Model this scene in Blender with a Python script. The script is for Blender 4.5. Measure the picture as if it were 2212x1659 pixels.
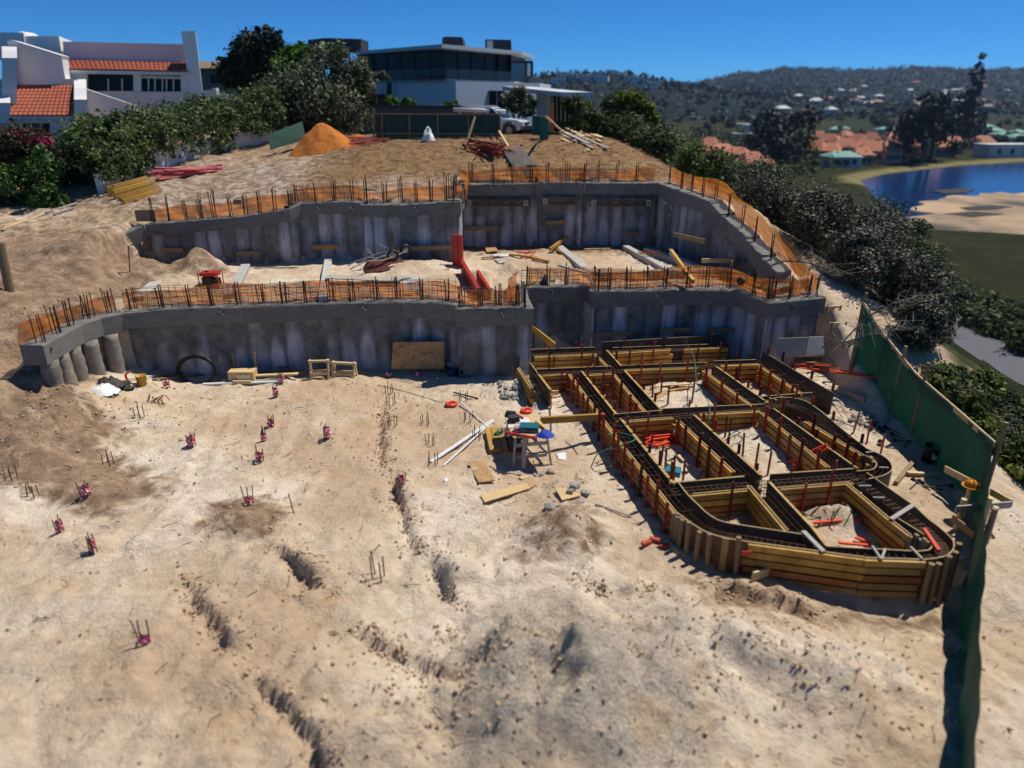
import bpy, bmesh, math, random
import numpy as np
from mathutils import Vector, Matrix
for o in list(bpy.data.objects): bpy.data.objects.remove(o, do_unlink=True)
SC = bpy.context.scene
COL = SC.collection
R = math.radians
# ------------------------------------------------------------------ camera
F, CX, CY, CAMH, PITCH = 1522.0, 1106.0, 829.5, 7.6, R(22)
cd = bpy.data.cameras.new('camera'); cam = bpy.data.objects.new('camera', cd); COL.objects.link(cam)
cam.location = (0, 0, CAMH); cam.rotation_euler = (R(90) - PITCH, 0, 0)
cd.sensor_width = 36; cd.lens = 36 * F / 2212; cd.clip_end = 12000; cd.clip_start = 0.1
cd.dof.use_dof = True; cd.dof.focus_distance = 20.5; cd.dof.aperture_fstop = 0.34
SC.camera = cam
# ------------------------------------------------------------------ sky, sun, exposure
SUNV = Vector((0.46, 0.30, 1.0)).normalized()
w = bpy.data.worlds.new('World'); SC.world = w; w.use_nodes = True
nt = w.node_tree; nt.nodes.clear()
out = nt.nodes.new('ShaderNodeOutputWorld'); bg = nt.nodes.new('ShaderNodeBackground')
sky = nt.nodes.new('ShaderNodeTexSky'); sky.sky_type = 'NISHITA'; sky.sun_disc = False
sky.sun_elevation = math.asin(SUNV.z); sky.sun_rotation = math.atan2(SUNV.x, SUNV.y)
sky.altitude = 9000; sky.air_density = 1.6; sky.dust_density = 0.0; sky.ozone_density = 6.0
hs = nt.nodes.new('ShaderNodeVectorMath'); hs.operation = 'MULTIPLY'; hs.inputs[1].default_value = (0.22, 0.74, 1.03)
nt.links.new(sky.outputs[0], hs.inputs[0]); nt.links.new(hs.outputs[0], bg.inputs[0])
nt.links.new(bg.outputs[0], out.inputs[0]); bg.inputs[1].default_value = 0.1
sd_ = bpy.data.lights.new('sun', 'SUN'); sun = bpy.data.objects.new('sun', sd_); COL.objects.link(sun)
sd_.energy = 4.8; sd_.angle = R(0.53); sd_.color = (1.0, 0.955, 0.88)
sun.rotation_euler = (-SUNV).to_track_quat('-Z', 'Y').to_euler(); sun.location = (30, 20, 60)
SC.view_settings.view_transform = 'Standard'; SC.view_settings.look = 'None'
SC.view_settings.exposure = 0.0; SC.view_settings.gamma = 1.0; SC.view_settings.use_curve_mapping = False
# ------------------------------------------------------------------ picture plane <-> place
cp, sp = math.cos(PITCH), math.sin(PITCH)
def ray(x, y):
    u = (x - CX) / F; v = (CY - y) / F
    return Vector((u, cp + v * sp, -sp + v * cp))
def P(x, y, z):
    d = ray(x, y); t = (z - CAMH) / d.z
    return Vector((d.x * t, d.y * t, z))
def PD(x, y, Y):
    d = ray(x, y); t = Y / d.y
    return Vector((d.x * t, Y, CAMH + d.z * t))
rng = random.Random(11); nr = np.random.default_rng(5)
# ------------------------------------------------------------------ materials
MATS = {}
def lin(c):
    if isinstance(c, str):
        c = tuple(int(c[i:i+2], 16) / 255 for i in (0, 2, 4))
        return tuple(v / 12.92 if v <= 0.04045 else ((v + 0.055) / 1.055) ** 2.4 for v in c)
    return tuple(c)
class NT:
    def __init__(s, name):
        s.m = bpy.data.materials.new(name); s.m.use_nodes = True; s.t = s.m.node_tree; s.t.nodes.clear()
        s.o = s.n('OutputMaterial'); s.b = s.n('BsdfPrincipled'); s.l(s.b.outputs[0], s.o.inputs[0])
    def n(s, k, **kw):
        x = s.t.nodes.new('ShaderNode' + k)
        for a, b in kw.items(): setattr(x, a, b)
        return x
    def l(s, a, b): s.t.links.new(a, b)
    def coord(s, kind='Object', scale=None):
        c = s.n('TexCoord').outputs[kind]
        if scale:
            mp = s.n('Mapping'); mp.inputs['Scale'].default_value = scale; s.l(c, mp.inputs[0]); c = mp.outputs[0]
        return c
    def noise(s, co, scale, detail=4, rough=0.6, dist=0):
        x = s.n('TexNoise'); x.inputs['Scale'].default_value = scale; x.inputs['Detail'].default_value = detail
        x.inputs['Roughness'].default_value = rough; x.inputs['Distortion'].default_value = dist
        s.l(co, x.inputs['Vector']); return x.outputs[0]
    def ramp(s, fac, stops, interp='LINEAR'):
        x = s.n('ValToRGB'); e = x.color_ramp.elements; x.color_ramp.interpolation = interp
        while len(e) > 1: e.remove(e[-1])
        e[0].position, e[0].color = stops[0][0], (*stops[0][1], 1)
        for p, c in stops[1:]:
            k = e.new(p); k.color = (*c, 1)
        s.l(fac, x.inputs[0]); return x.outputs[0]
    def mix(s, fac, a, b, mode='MIX'):
        x = s.n('Mix'); x.data_type = 'RGBA'; x.blend_type = mode
        for v, i in ((fac, 0), (a, 6), (b, 7)):
            if isinstance(v, (int, float)): x.inputs[i].default_value = v
            elif isinstance(v, tuple): x.inputs[i].default_value = (*v, 1)
            else: s.l(v, x.inputs[i])
        return x.outputs[2]
    def math(s, op, a, b=0.0, clamp=False):
        x = s.n('Math'); x.operation = op; x.use_clamp = clamp
        for v, i in ((a, 0), (b, 1)):
            if isinstance(v, (int, float)): x.inputs[i].default_value = v
            else: s.l(v, x.inputs[i])
        return x.outputs[0]
    def attr(s, name): 
        x = s.n('Attribute'); x.attribute_name = name; return x.outputs['Fac']
    def bump(s, h, strength=0.4, dist=0.02, normal=None):
        x = s.n('Bump'); x.inputs['Strength'].default_value = strength; x.inputs['Distance'].default_value = dist
        s.l(h, x.inputs['Height'])
        if normal is not None: s.l(normal, x.inputs['Normal'])
        s.l(x.outputs[0], s.b.inputs['Normal']); return x.outputs[0]
    def col(s, c): 
        if isinstance(c, tuple): s.b.inputs['Base Color'].default_value = (*c, 1)
        else: s.l(c, s.b.inputs['Base Color'])
    def set(s, rough=0.7, metal=0.0, spec=None):
        s.b.inputs['Roughness'].default_value = rough; s.b.inputs['Metallic'].default_value = metal
        if spec is not None: s.b.inputs['Specular IOR Level'].default_value = spec
def pm(name, c, rough=0.75, var=0.25, scale=3.0, bump=0.15, bscale=30, metal=0.0, dirt=None, dirtamt=0.4, stretch=None, spec=None):
    """plain procedural material: two-scale mottling, optional dirt patches, fine relief"""
    if name in MATS: return MATS[name]
    c = lin(c); t = NT(name); t.set(rough, metal, spec); co = t.coord('Object', stretch)
    oi = t.n('ObjectInfo').outputs['Random']
    n1 = t.noise(co, scale, 5, 0.65); n2 = t.noise(co, scale * 7, 3, 0.6)
    f = t.math('ADD', t.math('MULTIPLY', n1, 0.65), t.math('MULTIPLY', n2, 0.35))
    col = t.ramp(f, [(0.3, tuple(v * (1 - var) for v in c)), (0.7, tuple(min(1, v * (1 + var)) for v in c))])
    if dirt:
        m = t.ramp(t.noise(co, scale * 1.7, 6, 0.7, 0.6), [(0.5, (0, 0, 0)), (0.72, (dirtamt,) * 3)])
        col = t.mix(m, col, lin(dirt))
    v = t.math('ADD', 0.9, t.math('MULTIPLY', oi, 0.2))
    x = t.n('VectorMath'); x.operation = 'SCALE'; t.l(col, x.inputs[0]); t.l(v, x.inputs['Scale']); t.col(x.outputs[0])
    if bump: t.bump(t.noise(co, bscale, 3, 0.7), bump, 0.02)
    MATS[name] = t.m; return t.m
# ------------------------------------------------------------------ mesh helpers
ROOT = {}
def tag(o, label=None, cat=None, group=None, kind=None):
    if label: o['label'] = label
    if cat: o['category'] = cat
    if group: o['group'] = group
    if kind: o['kind'] = kind
    return o
def thing(name, label, cat, loc, group=None):
    o = bpy.data.objects.new(name, None); COL.objects.link(o); o.location = loc; o.empty_display_size = 0.2
    ROOT[o] = Vector(loc); return tag(o, label, cat, group)
def mk(name, V, Fc, mat, parent=None, smooth=False, loc=None, uv=None, attrs=None, label=None, cat=None, group=None, kind=None):
    V = np.asarray(V, dtype=np.float64).reshape(-1, 3)
    if parent is not None: o0 = ROOT[parent]
    elif loc is not None: o0 = Vector(loc)
    else: o0 = Vector(((V[:, 0].min() + V[:, 0].max()) / 2, (V[:, 1].min() + V[:, 1].max()) / 2, V[:, 2].min()))
    me = bpy.data.meshes.new(name)
    Vl = V - np.array(o0)
    if isinstance(Fc, np.ndarray):
        n, k = Fc.shape
        me.vertices.add(len(Vl)); me.vertices.foreach_set('co', Vl.astype(np.float32).ravel())
        me.loops.add(n * k); me.loops.foreach_set('vertex_index', Fc.astype(np.int32).ravel())
        me.polygons.add(n); me.polygons.foreach_set('loop_start', np.arange(0, n * k, k, dtype=np.int32))
        me.polygons.foreach_set('loop_total', np.full(n, k, dtype=np.int32)); me.update(calc_edges=True)
    else:
        me.from_pydata(Vl.tolist(), [], Fc)
    if smooth: me.polygons.foreach_set('use_smooth', [True] * len(me.polygons))
    if attrs:
        for k, a in attrs.items():
            at = me.attributes.new(k, 'FLOAT', 'POINT'); at.data.foreach_set('value', np.asarray(a, dtype=np.float32))
    if uv is not None:
        l = me.uv_layers.new(name='UVMap'); idx = np.zeros(len(me.loops), dtype=np.int32)
        me.loops.foreach_get('vertex_index', idx); l.data.foreach_set('uv', np.asarray(uv, dtype=np.float32)[idx].ravel())
    if mat: me.materials.append(mat)
    o = bpy.data.objects.new(name, me); COL.objects.link(o)
    if parent is not None:
        o.parent = parent; ROOT[o] = o0
    else:
        o.location = o0; ROOT[o] = Vector(o0)
    return tag(o, label, cat, group, kind)
class MB:
    def __init__(s): s.v = []; s.f = []
    def add(s, V, Fc):
        n = len(s.v); s.v += [tuple(p) for p in V]; s.f += [tuple(i + n for i in q) for q in Fc]; return s
    def frame(s, p0, p1, up=(0, 0, 1)):
        p0, p1 = Vector(p0), Vector(p1); x = (p1 - p0).normalized(); up = Vector(up)
        if abs(x.dot(up)) > 0.99: up = Vector((0, 1, 0))
        y = up.cross(x).normalized(); return p0, p1, x, y, x.cross(y)
    def prof(s, p0, p1, pts, up=(0, 0, 1)):
        """extrude a closed (side, height) profile from p0 to p1"""
        p0, p1, x, y, z = s.frame(p0, p1, up); n = len(pts)
        V = [p + y * a + z * b for p in (p0, p1) for a, b in pts]
        return s.add(V, [(i, (i + 1) % n, n + (i + 1) % n, n + i) for i in range(n)] + [tuple(range(n))[::-1], tuple(range(n, 2 * n))])
    def bar(s, p0, p1, wd, h, up=(0, 0, 1), bev=0.0):
        a, b = wd / 2, h / 2
        if bev: 
            e = bev; pts = [(-a + e, -b), (a - e, -b), (a, -b + e), (a, b - e), (a - e, b), (-a + e, b), (-a, b - e), (-a, -b + e)]
        else: pts = [(-a, -b), (a, -b), (a, b), (-a, b)]
        return s.prof(p0, p1, pts, up)
    def box(s, c, sx, sy, sz, rz=0, bev=0.0):
        c = Vector(c); d = Vector((math.cos(rz), math.sin(rz), 0)) * sx / 2
        return s.bar(c - d, c + d, sy, sz, bev=bev)
    def tube(s, pts, r, n=6, cap=True):
        pts = [Vector(p) for p in pts]; m = len(pts); rs = r if isinstance(r, (list, tuple)) else [r] * m
        V = []; prev = None
        for i, p in enumerate(pts):
            d = (pts[min(i + 1, m - 1)] - pts[max(i - 1, 0)]).normalized()
            if prev is None:
                u = d.cross(Vector((0, 0, 1)))
                if u.length < 0.05: u = d.cross(Vector((0, 1, 0)))
                u.normalize()
            else:
                u = prev - d * prev.dot(d); u.normalize()
            prev = u; q = d.cross(u)
            V += [p + (u * math.cos(2 * math.pi * k / n) + q * math.sin(2 * math.pi * k / n)) * rs[i] for k in range(n)]
        Fc = [(i * n + k, i * n + (k + 1) % n, (i + 1) * n + (k + 1) % n, (i + 1) * n + k) for i in range(m - 1) for k in range(n)]
        if cap: Fc += [tuple(range(n))[::-1], tuple(range((m - 1) * n, m * n))]
        return s.add(V, Fc)
    def prism(s, poly, depth):
        """closed 3D polygon extruded along the vector depth"""
        n = len(poly); d = Vector(depth); V = [Vector(p) for p in poly] + [Vector(p) + d for p in poly]
        return s.add(V, [tuple(range(n)), tuple(range(2 * n - 1, n - 1, -1))] + [(i, n + i, n + (i + 1) % n, (i + 1) % n) for i in range(n)])
    def lathe(s, c, prof, n=16):
        c = Vector(c); m = len(prof)
        V = [c + Vector((r * math.cos(2 * math.pi * k / n), r * math.sin(2 * math.pi * k / n), z)) for r, z in prof for k in range(n)]
        return s.add(V, [(i * n + k, i * n + (k + 1) % n, (i + 1) * n + (k + 1) % n, (i + 1) * n + k) for i in range(m - 1) for k in range(n)] + [tuple(range(n))[::-1], tuple(range((m - 1) * n, m * n))])
    def build(s, name, mat, parent=None, **kw): return mk(name, s.v, s.f, mat, parent, **kw)
def cat(*pts): return [Vector(p) for p in pts]
def resample(pts, step, closed=False):
    pts = [Vector(p) for p in pts]; o = [pts[0]]
    for a, b in zip(pts, pts[1:]):
        n = max(1, int(round((b - a).length / step)))
        o += [a.lerp(b, k / n) for k in range(1, n + 1)]
    return o
def smoothpath(pts, n=8):
    """Catmull-Rom through pts"""
    pts = [Vector(p) for p in pts]; q = [pts[0] * 2 - pts[1]] + pts + [pts[-1] * 2 - pts[-2]]; o = []
    for i in range(1, len(q) - 2):
        a, b, c, d = q[i-1:i+3]
        for k in range(n):
            t = k / n
            o.append(0.5 * ((2 * b) + (c - a) * t + (2 * a - 5 * b + 4 * c - d) * t * t + (3 * b - a - 3 * c + d) * t ** 3))
    return o + [pts[-1]]
# ------------------------------------------------------------------ numpy noise
TAB = nr.random((256, 256))
def vn(x, y, s=0):
    x = x + s * 17.31; y = y + s * 9.77
    xi = np.floor(x).astype(int); yi = np.floor(y).astype(int); fx = x - xi; fy = y - yi
    fx = fx * fx * (3 - 2 * fx); fy = fy * fy * (3 - 2 * fy)
    a = TAB[xi & 255, yi & 255]; b = TAB[(xi + 1) & 255, yi & 255]; c = TAB[xi & 255, (yi + 1) & 255]; d = TAB[(xi + 1) & 255, (yi + 1) & 255]
    return (a + (b - a) * fx) * (1 - fy) + (c + (d - c) * fx) * fy - 0.5
def fbm(x, y, o=4, s=0, g=0.5):
    r = 0; a = 1.0
    for i in range(o): r = r + a * vn(x * 2 ** i, y * 2 ** i, s + i * 3); a *= g
    return r
def sstep(a, b, x):
    t = np.clip((x - a) / (b - a), 0, 1); return t * t * (3 - 2 * t)
def sdist(x, y, pl):
    """distance to a polyline, positive to its left; also the place along it"""
    best = np.full(x.shape, 1e9); sg = np.ones(x.shape); al = np.zeros(x.shape); L = 0
    for (ax, ay), (bx, by) in zip(pl, pl[1:]):
        dx, dy = bx - ax, by - ay; l2 = dx * dx + dy * dy; t = np.clip(((x - ax) * dx + (y - ay) * dy) / l2, 0, 1)
        d = np.hypot(x - ax - t * dx, y - ay - t * dy); m = d < best
        best = np.where(m, d, best); cr = dx * (y - ay) - dy * (x - ax); sg = np.where(m, np.where(cr >= 0, 1, -1), sg)
        al = np.where(m, L + t * math.sqrt(l2), al); L += math.sqrt(l2)
    return best * sg, al, L
# ================================================================== THE LAND
Z1 = 2.15
def xy(pts, z): return [tuple(P(a, b, z)[:2]) for a, b in pts]
W1F = [(-11.28, 16.05), (-11.3, 16.9), (-11.3, 17.7), (-11.1, 18.3), (-10.7, 18.72), (-10.0, 18.98), (-7.67, 19.3), (-5.34, 19.6), (-3.2, 19.85), (-2.2, 19.8), (-1.62, 19.45),
       (-1.6, 19.05), (0.62, 19.2), (0.45, 21.42), (2.34, 21.7), (2.42, 20.95), (5.67, 21.25), (6.86, 21.2), (7.4, 19.72), (9.34, 20.37)]
W2L = [(-13.05, 25.35), (-9.6, 25.2), (-7.75, 25.0), (-7.4, 25.35), (-5.6, 25.55), (-5.3, 25.3), (-3.85, 25.3), (-1.8, 25.2)]
W2LZ = [3.48, 3.77, 4.07, 4.22, 4.25, 4.17, 4.17, 4.31]
W2R = [(-2.04, 28.2), (0.86, 28.2), (0.9, 28.05), (2.81, 28.05), (2.85, 28.25), (5.63, 28.25)]
W2RZ = [4.55, 4.58, 4.62, 4.64, 4.6, 4.6]
WING = [(5.63, 28.25), (6.83, 24.9), (7.07, 24.2), (7.57, 22.9), (7.86, 22.06), (8.15, 21.35)]
WINGZ = [4.6, 4.29, 3.95, 3.4, 2.98, 2.62]
def off2(pl, d):
    o = []
    for i, p in enumerate(pl):
        a = pl[max(i - 1, 0)]; b = pl[min(i + 1, len(pl) - 1)]
        t = Vector((b[0] - a[0], b[1] - a[1])).normalized(); o.append((p[0] - t.y * d, p[1] + t.x * d))
    return o
S1 = off2(W1F, 0.28)[:9] + [(-2.1, 20.1), (-1.3, 19.75), (-1.3, 19.4), (0.3, 19.5), (0.15, 21.75), (2.1, 22.0), (2.75, 21.75), (2.75, 21.3), (5.67, 21.6), (7.0, 21.6), (7.55, 20.15), (9.2, 20.75)]
S2 = off2(W2L, 0.28)[:-1] + [(-2.1, 25.5), (-2.2, 28.5)] + off2(W2R, 0.28)[1:-1] + [(5.85, 28.45)] + off2(WING, 0.28)[1:] + [(8.9, 20.9)]
S1P = [(-13.6, 16.15)] + S1 + [(9.6, 20.9), (9.6, 45), (-13.6, 45)]
S2P = S2 + [(9.6, 45), (-13.6, 45), (-13.6, 25.6)]
FENCE = [(5.35, 6.0), (6.3, 7.4), (7.9, 9.9), (9.45, 12.6), (10.1, 15.7), (10.7, 18.6), (11.1, 20.6)]
EDGE_Y = [-40, 4, 6, 9.9, 12.8, 15.7, 20.3, 23, 28, 34, 40, 50, 60, 80, 140, 300]
EDGE_X = [3.5, 4.8, 5.7, 8.2, 9.9, 10.6, 11.2, 9.4, 8.0, 6.4, 5.6, 6.2, 7.5, 9.5, 12, 14]
SCARP = [([(835, 868), (828, 960), (832, 1010)], 0.10, 0.5), ([(858, 1030), (862, 1075), (885, 1130), (902, 1200)], 0.2, 0.55), ([(935, 1205), (962, 1265), (985, 1300)], 0.22, 0.6),
         ([(600, 1188), (640, 1225), (672, 1262), (702, 1290)], 0.15, 0.6), ([(408, 1262), (462, 1345), (525, 1412)], 0.13, 0.6), ([(555, 1470), (640, 1545), (695, 1600), (712, 1680)], 0.17, 0.6),
         ([(770, 1362), (860, 1405), (950, 1452), (1022, 1502)], 0.16, 0.5), ([(1010, 1512), (1085, 1465), (1160, 1408), (1240, 1385)], -0.16, 0.5),
         ([(1545, 1262), (1650, 1290), (1765, 1305)], -0.14, 0.5), ([(1255, 1262), (1330, 1275), (1400, 1282)], -0.1, 0.4), ([(112, 905), (150, 880), (175, 845)], -0.2, 0.8), ([(965, 1365), (1005, 1395)], 0.12, .4)]
SCARP = [(xy(p, 0.05), a, wd) for p, a, wd in SCARP]
def moundxy(x, y, z): q = P(x, y, z); return (q.x, q.y)
MOUND = [(moundxy(1230, 1460, 0.3), 1.9, 1.25, 0.85, 0.35), (moundxy(1560, 1400, 0.1), 1.2, 0.7, 0.3, 0.5), (moundxy(1850, 1480, 0), 0.9, 0.8, 0.25, 0.5), (moundxy(860, 1560, 0), 0.8, 0.7, 0.2, 0.4), (moundxy(60, 930, 0.8), 1.4, 1.2, 0.45, 0.5), (moundxy(1090, 1600, 0.2), 1.4, 1.2, 0.3, 0.3), (moundxy(1210, 1160, 0.1), 0.85, 0.75, 0.33, 0.5), (moundxy(540, 1135, 0.1), 0.75, 0.6, 0.25, 0.4),
         (moundxy(1240, 1065, 0.1), 0.8, 0.5, 0.18, 0.3), (moundxy(1480, 1300, 0), 1.4, 0.7, 0.18, 0.3), (moundxy(1130, 840, 0.1), 1.0, 0.6, 0.22, 0.5), (moundxy(707, 950, 0.0), 0.5, 0.4, 0.13, 0.3),
         (moundxy(190, 1065, 0.1), 0.5, 0.4, 0.2, 0.3), (moundxy(200, 1195, 0.0), 0.4, 0.4, 0.16, 0.3), (moundxy(565, 1000, 0), 0.5, 0.4, 0.14, 0.4), (moundxy(415, 965, 0), 0.45, 0.35, 0.12, 0.3),
         (moundxy(1470, 850, 0.0), 1.0, 0.7, 0.22, 0.3), (moundxy(1635, 960, 0), 1.2, 1.0, 0.16, 0.3), (moundxy(1810, 1125, 0), 0.7, 0.5, 0.16, 0.8), (moundxy(1560, 1112, 0), 0.4, 0.3, 0.12, .4),
         (moundxy(145, 872, 0.7), 0.9, 0.8, 0.42, 0.6), (moundxy(1190, 745, 0.2), 0.55, 0.35, 0.5, 0.3), (moundxy(310, 900, 0.2), 0.8, 0.6, 0.14, .5), (moundxy(1700, 1450, -.2), 1.0, .8, .12, .3),
         ((-12.6, 22.6), 2.0, 1.4, 0.55, 0.5), ((-10.5, 23.5), 0.95, 0.9, 0.85, 0.25), ((-3.3, 24.0), 1.3, 0.9, 0.28, 0.3), ((-0.1, 23.2), 1.4, 0.8, 0.3, 0.6), ((0.2, 26.2), 2.2, 1.2, 0.15, 0.3), ((-15, 19), 2.5, 2.2, 0.4, .5),
         ((1.5, 34.0), 4.0, 3.0, 0.35, 0.2), ((-6, 34), 5, 3, 0.2, 0.2)]
LAG = xy([(1848, 386), (1900, 374), (1960, 366), (2060, 355), (2212, 346), (2500, 338), (2800, 345), (2800, 520), (2212, 506), (2010, 494), (1932, 492), (1915, 470), (1895, 440), (1868, 405)], -13)
def poly_sd(x, y, pl):
    c = list(pl) + [pl[0]]; d, _, _ = sdist(x, y, c); ins = np.zeros(x.shape, bool)
    for (ax, ay), (bx, by) in zip(c, c[1:]):
        m = ((ay > y) != (by > y)) & (x < (bx - ax) * (y - ay) / ((by - ay) if by != ay else 1e-9) + ax); ins ^= m
    return np.where(ins, -np.abs(d), np.abs(d))
ROADL = [tuple(v[:2]) for v in (P(1925, 645, -12), P(1975, 672, -12), P(2105, 745, -12), P(2260, 815, -12), P(2400, 870, -12))]
TRACK = [xy(q, 0) for q in ([(230, 1660), (420, 1300), (560, 1090), (640, 960), (660, 880)], [(330, 1660), (500, 1310), (625, 1100), (700, 965), (715, 885)], [(640, 1420), (860, 1330), (1060, 1240), (1150, 1100)], [(720, 1480), (930, 1380), (1110, 1270), (1200, 1130)], [(30, 1280), (260, 1190), (420, 1040), (480, 900)])]
SKY_A = ([1380, 1480, 1540, 1600, 1700, 1830, 1860, 1960, 2060, 2120, 2212, 2400], [196, 188, 170, 161, 159, 157, 154, 158, 157, 152, 155, 150])
SKY_B = ([300, 900, 1100, 1175, 1250, 1330, 1370, 1420, 1470, 1550, 1650, 1800, 2212], [172, 172, 168, 165, 162, 162, 172, 184, 193, 206, 218, 230, 240])
def H(x, y, far=True):
    x = np.asarray(x, float); y = np.asarray(y, float)
    n0 = fbm(x * 0.45, y * 0.45, 5, 1); n1 = fbm(x * 1.7, y * 1.7, 4, 4)
    L = (0.12 + 0.1 * sstep(13, 9, y)) * n0 + (0.07 + 0.05 * sstep(13, 9, y)) * n1 - 0.03 * np.maximum(0, 10 - y)
    L = L + np.interp(x, [-16, -13, -11.2, -10.2, -9.0, 30], [1.9, 1.25, 0.6, 0.22, 0, 0]) * sstep(7, 17, y) 
    L = L - 0.2 * np.exp(-((y - 9.2) / 1.0) ** 2) * sstep(3.8, 5.2, x) * sstep(9.5, 8, x)
    T = 2.06 + 0.10 * n0 + 0.05 * n1 - 1.0 * sstep(19, 16, y) * sstep(-10.8, -11.6, x)
    U = 4.25 + 0.118 * (y - 26) + 0.085 * np.minimum(0, x + 4) * np.clip(1.25 - (y - 25) / 20, 0.2, 1.3) + 0.16 * n0 + 0.06 * n1
    U = np.where(y > 38, np.minimum(U, 5.75 - 0.04 * np.clip(y - 39, 0, 15) + 0.06 * n0), U)
    Ur = np.interp(y, [19, 21, 22.9, 24.9, 28, 34, 40, 60], [1.7, 2.25, 3.1, 3.95, 4.4, 5.1, 5.55, 5.1]) + 0.08 * n0 + 0.04 * n1
    U = U + (Ur - U) * sstep(4.5, 7, x)
    s1 = -poly_sd(x, y, S1P); s2 = -poly_sd(x, y, S2P)
    h = L + (T - L) * sstep(-0.09, 0.09, s1); h = h + (U - h) * sstep(-0.09, 0.09, s2) * (y > 19.5)
    h = np.where((y > 29), U, h); h = np.where((y > 26.2) & (x < -2.2), U, h)
    hl = np.interp(y, [5, 8, 12, 16, 20, 25, 30, 38, 46, 200], [0, 0.2, 0.75, 1.6, 2.45, 3.35, 4.1, 5.2, 5.8, 6.2]) + 0.25 * n0 + 0.1 * n1
    hl = hl - 0.22 * np.maximum(0, -x - 20.5) * sstep(10, 20, y) * sstep(60, 45, y)
    hl = np.maximum(hl, -3)
    h = h + (hl - h) * sstep(-11.45 - 0.4 * sstep(19, 21, y) - 1.3 * sstep(20, 24, y), -13.1 - 0.6 * sstep(19, 24, y), x) * sstep(5, 9, y)
    hr = np.interp(y, [12, 16.5, 18.5, 21, 24, 27], [0, 0.1, 0.75, 1.9, 3.3, 4.0]) + 0.1 * n0 + 0.06 * n1
    h = h + (hr - h) * sstep(9.3, 9.75, x) * (y < 27) * sstep(8, 12, y)
    for (cx, cy), rx, ry, a, rough in MOUND:
        d2 = ((x - cx) / rx) ** 2 + ((y - cy) / ry) ** 2; g = np.exp(-d2 * 1.2)
        if a > 0.8: g = np.clip(1.05 - np.sqrt(d2), 0, 1)
        h = h + a * g * (1 + rough * 1.6 * n1)
    for pl, a, wd in SCARP:
        d, al, Lg = sdist(x, y, pl); d = d + 0.11 * fbm(x * 2.6, y * 2.6, 3, 7) + 0.05 * fbm(x * 9, y * 9, 2, 27); fade = np.minimum(np.clip(al / 0.35, 0, 1), np.clip((Lg - al) / 0.35, 0, 1)) * np.clip(0.85 + 0.9 * n1, 0.5, 1.25)
        up = sstep(-0.05, 0.05, d) * np.exp(-np.maximum(0, d) / wd); dn = -0.4 * np.exp(-((d + 0.09) / 0.15) ** 2)
        h = h + 1.55 * abs(a) * fade * (up + dn)
    e = x - np.interp(y, EDGE_Y, EDGE_X); e = (np.sqrt(e * e + 1.2) + e) / 2; h = h - (0.52 * e + 0.0065 * e * e) * (1 + 0.2 * fbm(x * 0.2, y * 0.2, 3, 9)) + 0.09
    if far:
        rd, _, _ = sdist(x, y, ROADL); h = np.where(np.abs(rd) < 9, np.minimum(h, -12.5 + 0.35 * np.maximum(0, np.abs(rd) - 5)), h)
    fl = -12.6 + 0.25 * fbm(x * 0.02, y * 0.02, 3, 2)
    h = np.where(h < fl, fl, h)
    if far:
        r = np.maximum(y, 1); px = CX + F * (x / r) * cp * 1.0
        h = np.where(y > 90, np.maximum(h * sstep(260, 90, y) + fl * sstep(90, 260, y), fl), h)
        lg = poly_sd(x, y, LAG); h = h - 1.6 * sstep(3, -6, lg) * (x > 20)
        pxa = CX + F * (x / r) / 1.07; ys_ = np.interp(pxa, *SKY_A); ea = np.tan(np.arctan((CY - ys_) / F) - PITCH)
        za = CAMH + ea * 2300 + 12 * fbm(x * 0.012, y * 0.004, 4, 3)
        h = h + np.maximum(0, za + 12) * sstep(900, 2300, y)
        yb = np.interp(pxa, *SKY_B); eb = np.tan(np.arctan((CY - yb) / F) - PITCH); zb = CAMH + eb * 950 + 3 * fbm(x * 0.02, y * 0.02, 3, 6)
        h = h + np.maximum(0, zb + 12) * sstep(420, 950, y) * (1 - 0.65 * sstep(950, 1700, y))
    return h
def h1(x, y): return float(H(np.array([x]), np.array([y]))[0])
TT = np.concatenate([np.linspace(5, 60, 180), np.geomspace(61, 3000, 120)])
def G(x, y, dz=0.0):
    """where the line of sight through a picture point meets the ground"""
    d = ray(x, y); t = TT
    for it in range(2):
        X = d.x * t / d.y; Z = CAMH + d.z * t / d.y; hh = H(X, t, far=t[-1] > 80); k = int(np.argmax(Z < hh))
        if Z[k] >= hh[k]: k = len(t) - 1
        if it == 0: t = np.linspace(t[max(k - 1, 0)], t[k] + 1e-3, 24)
    return Vector((X[k], t[k], hh[k] + dz))
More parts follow.
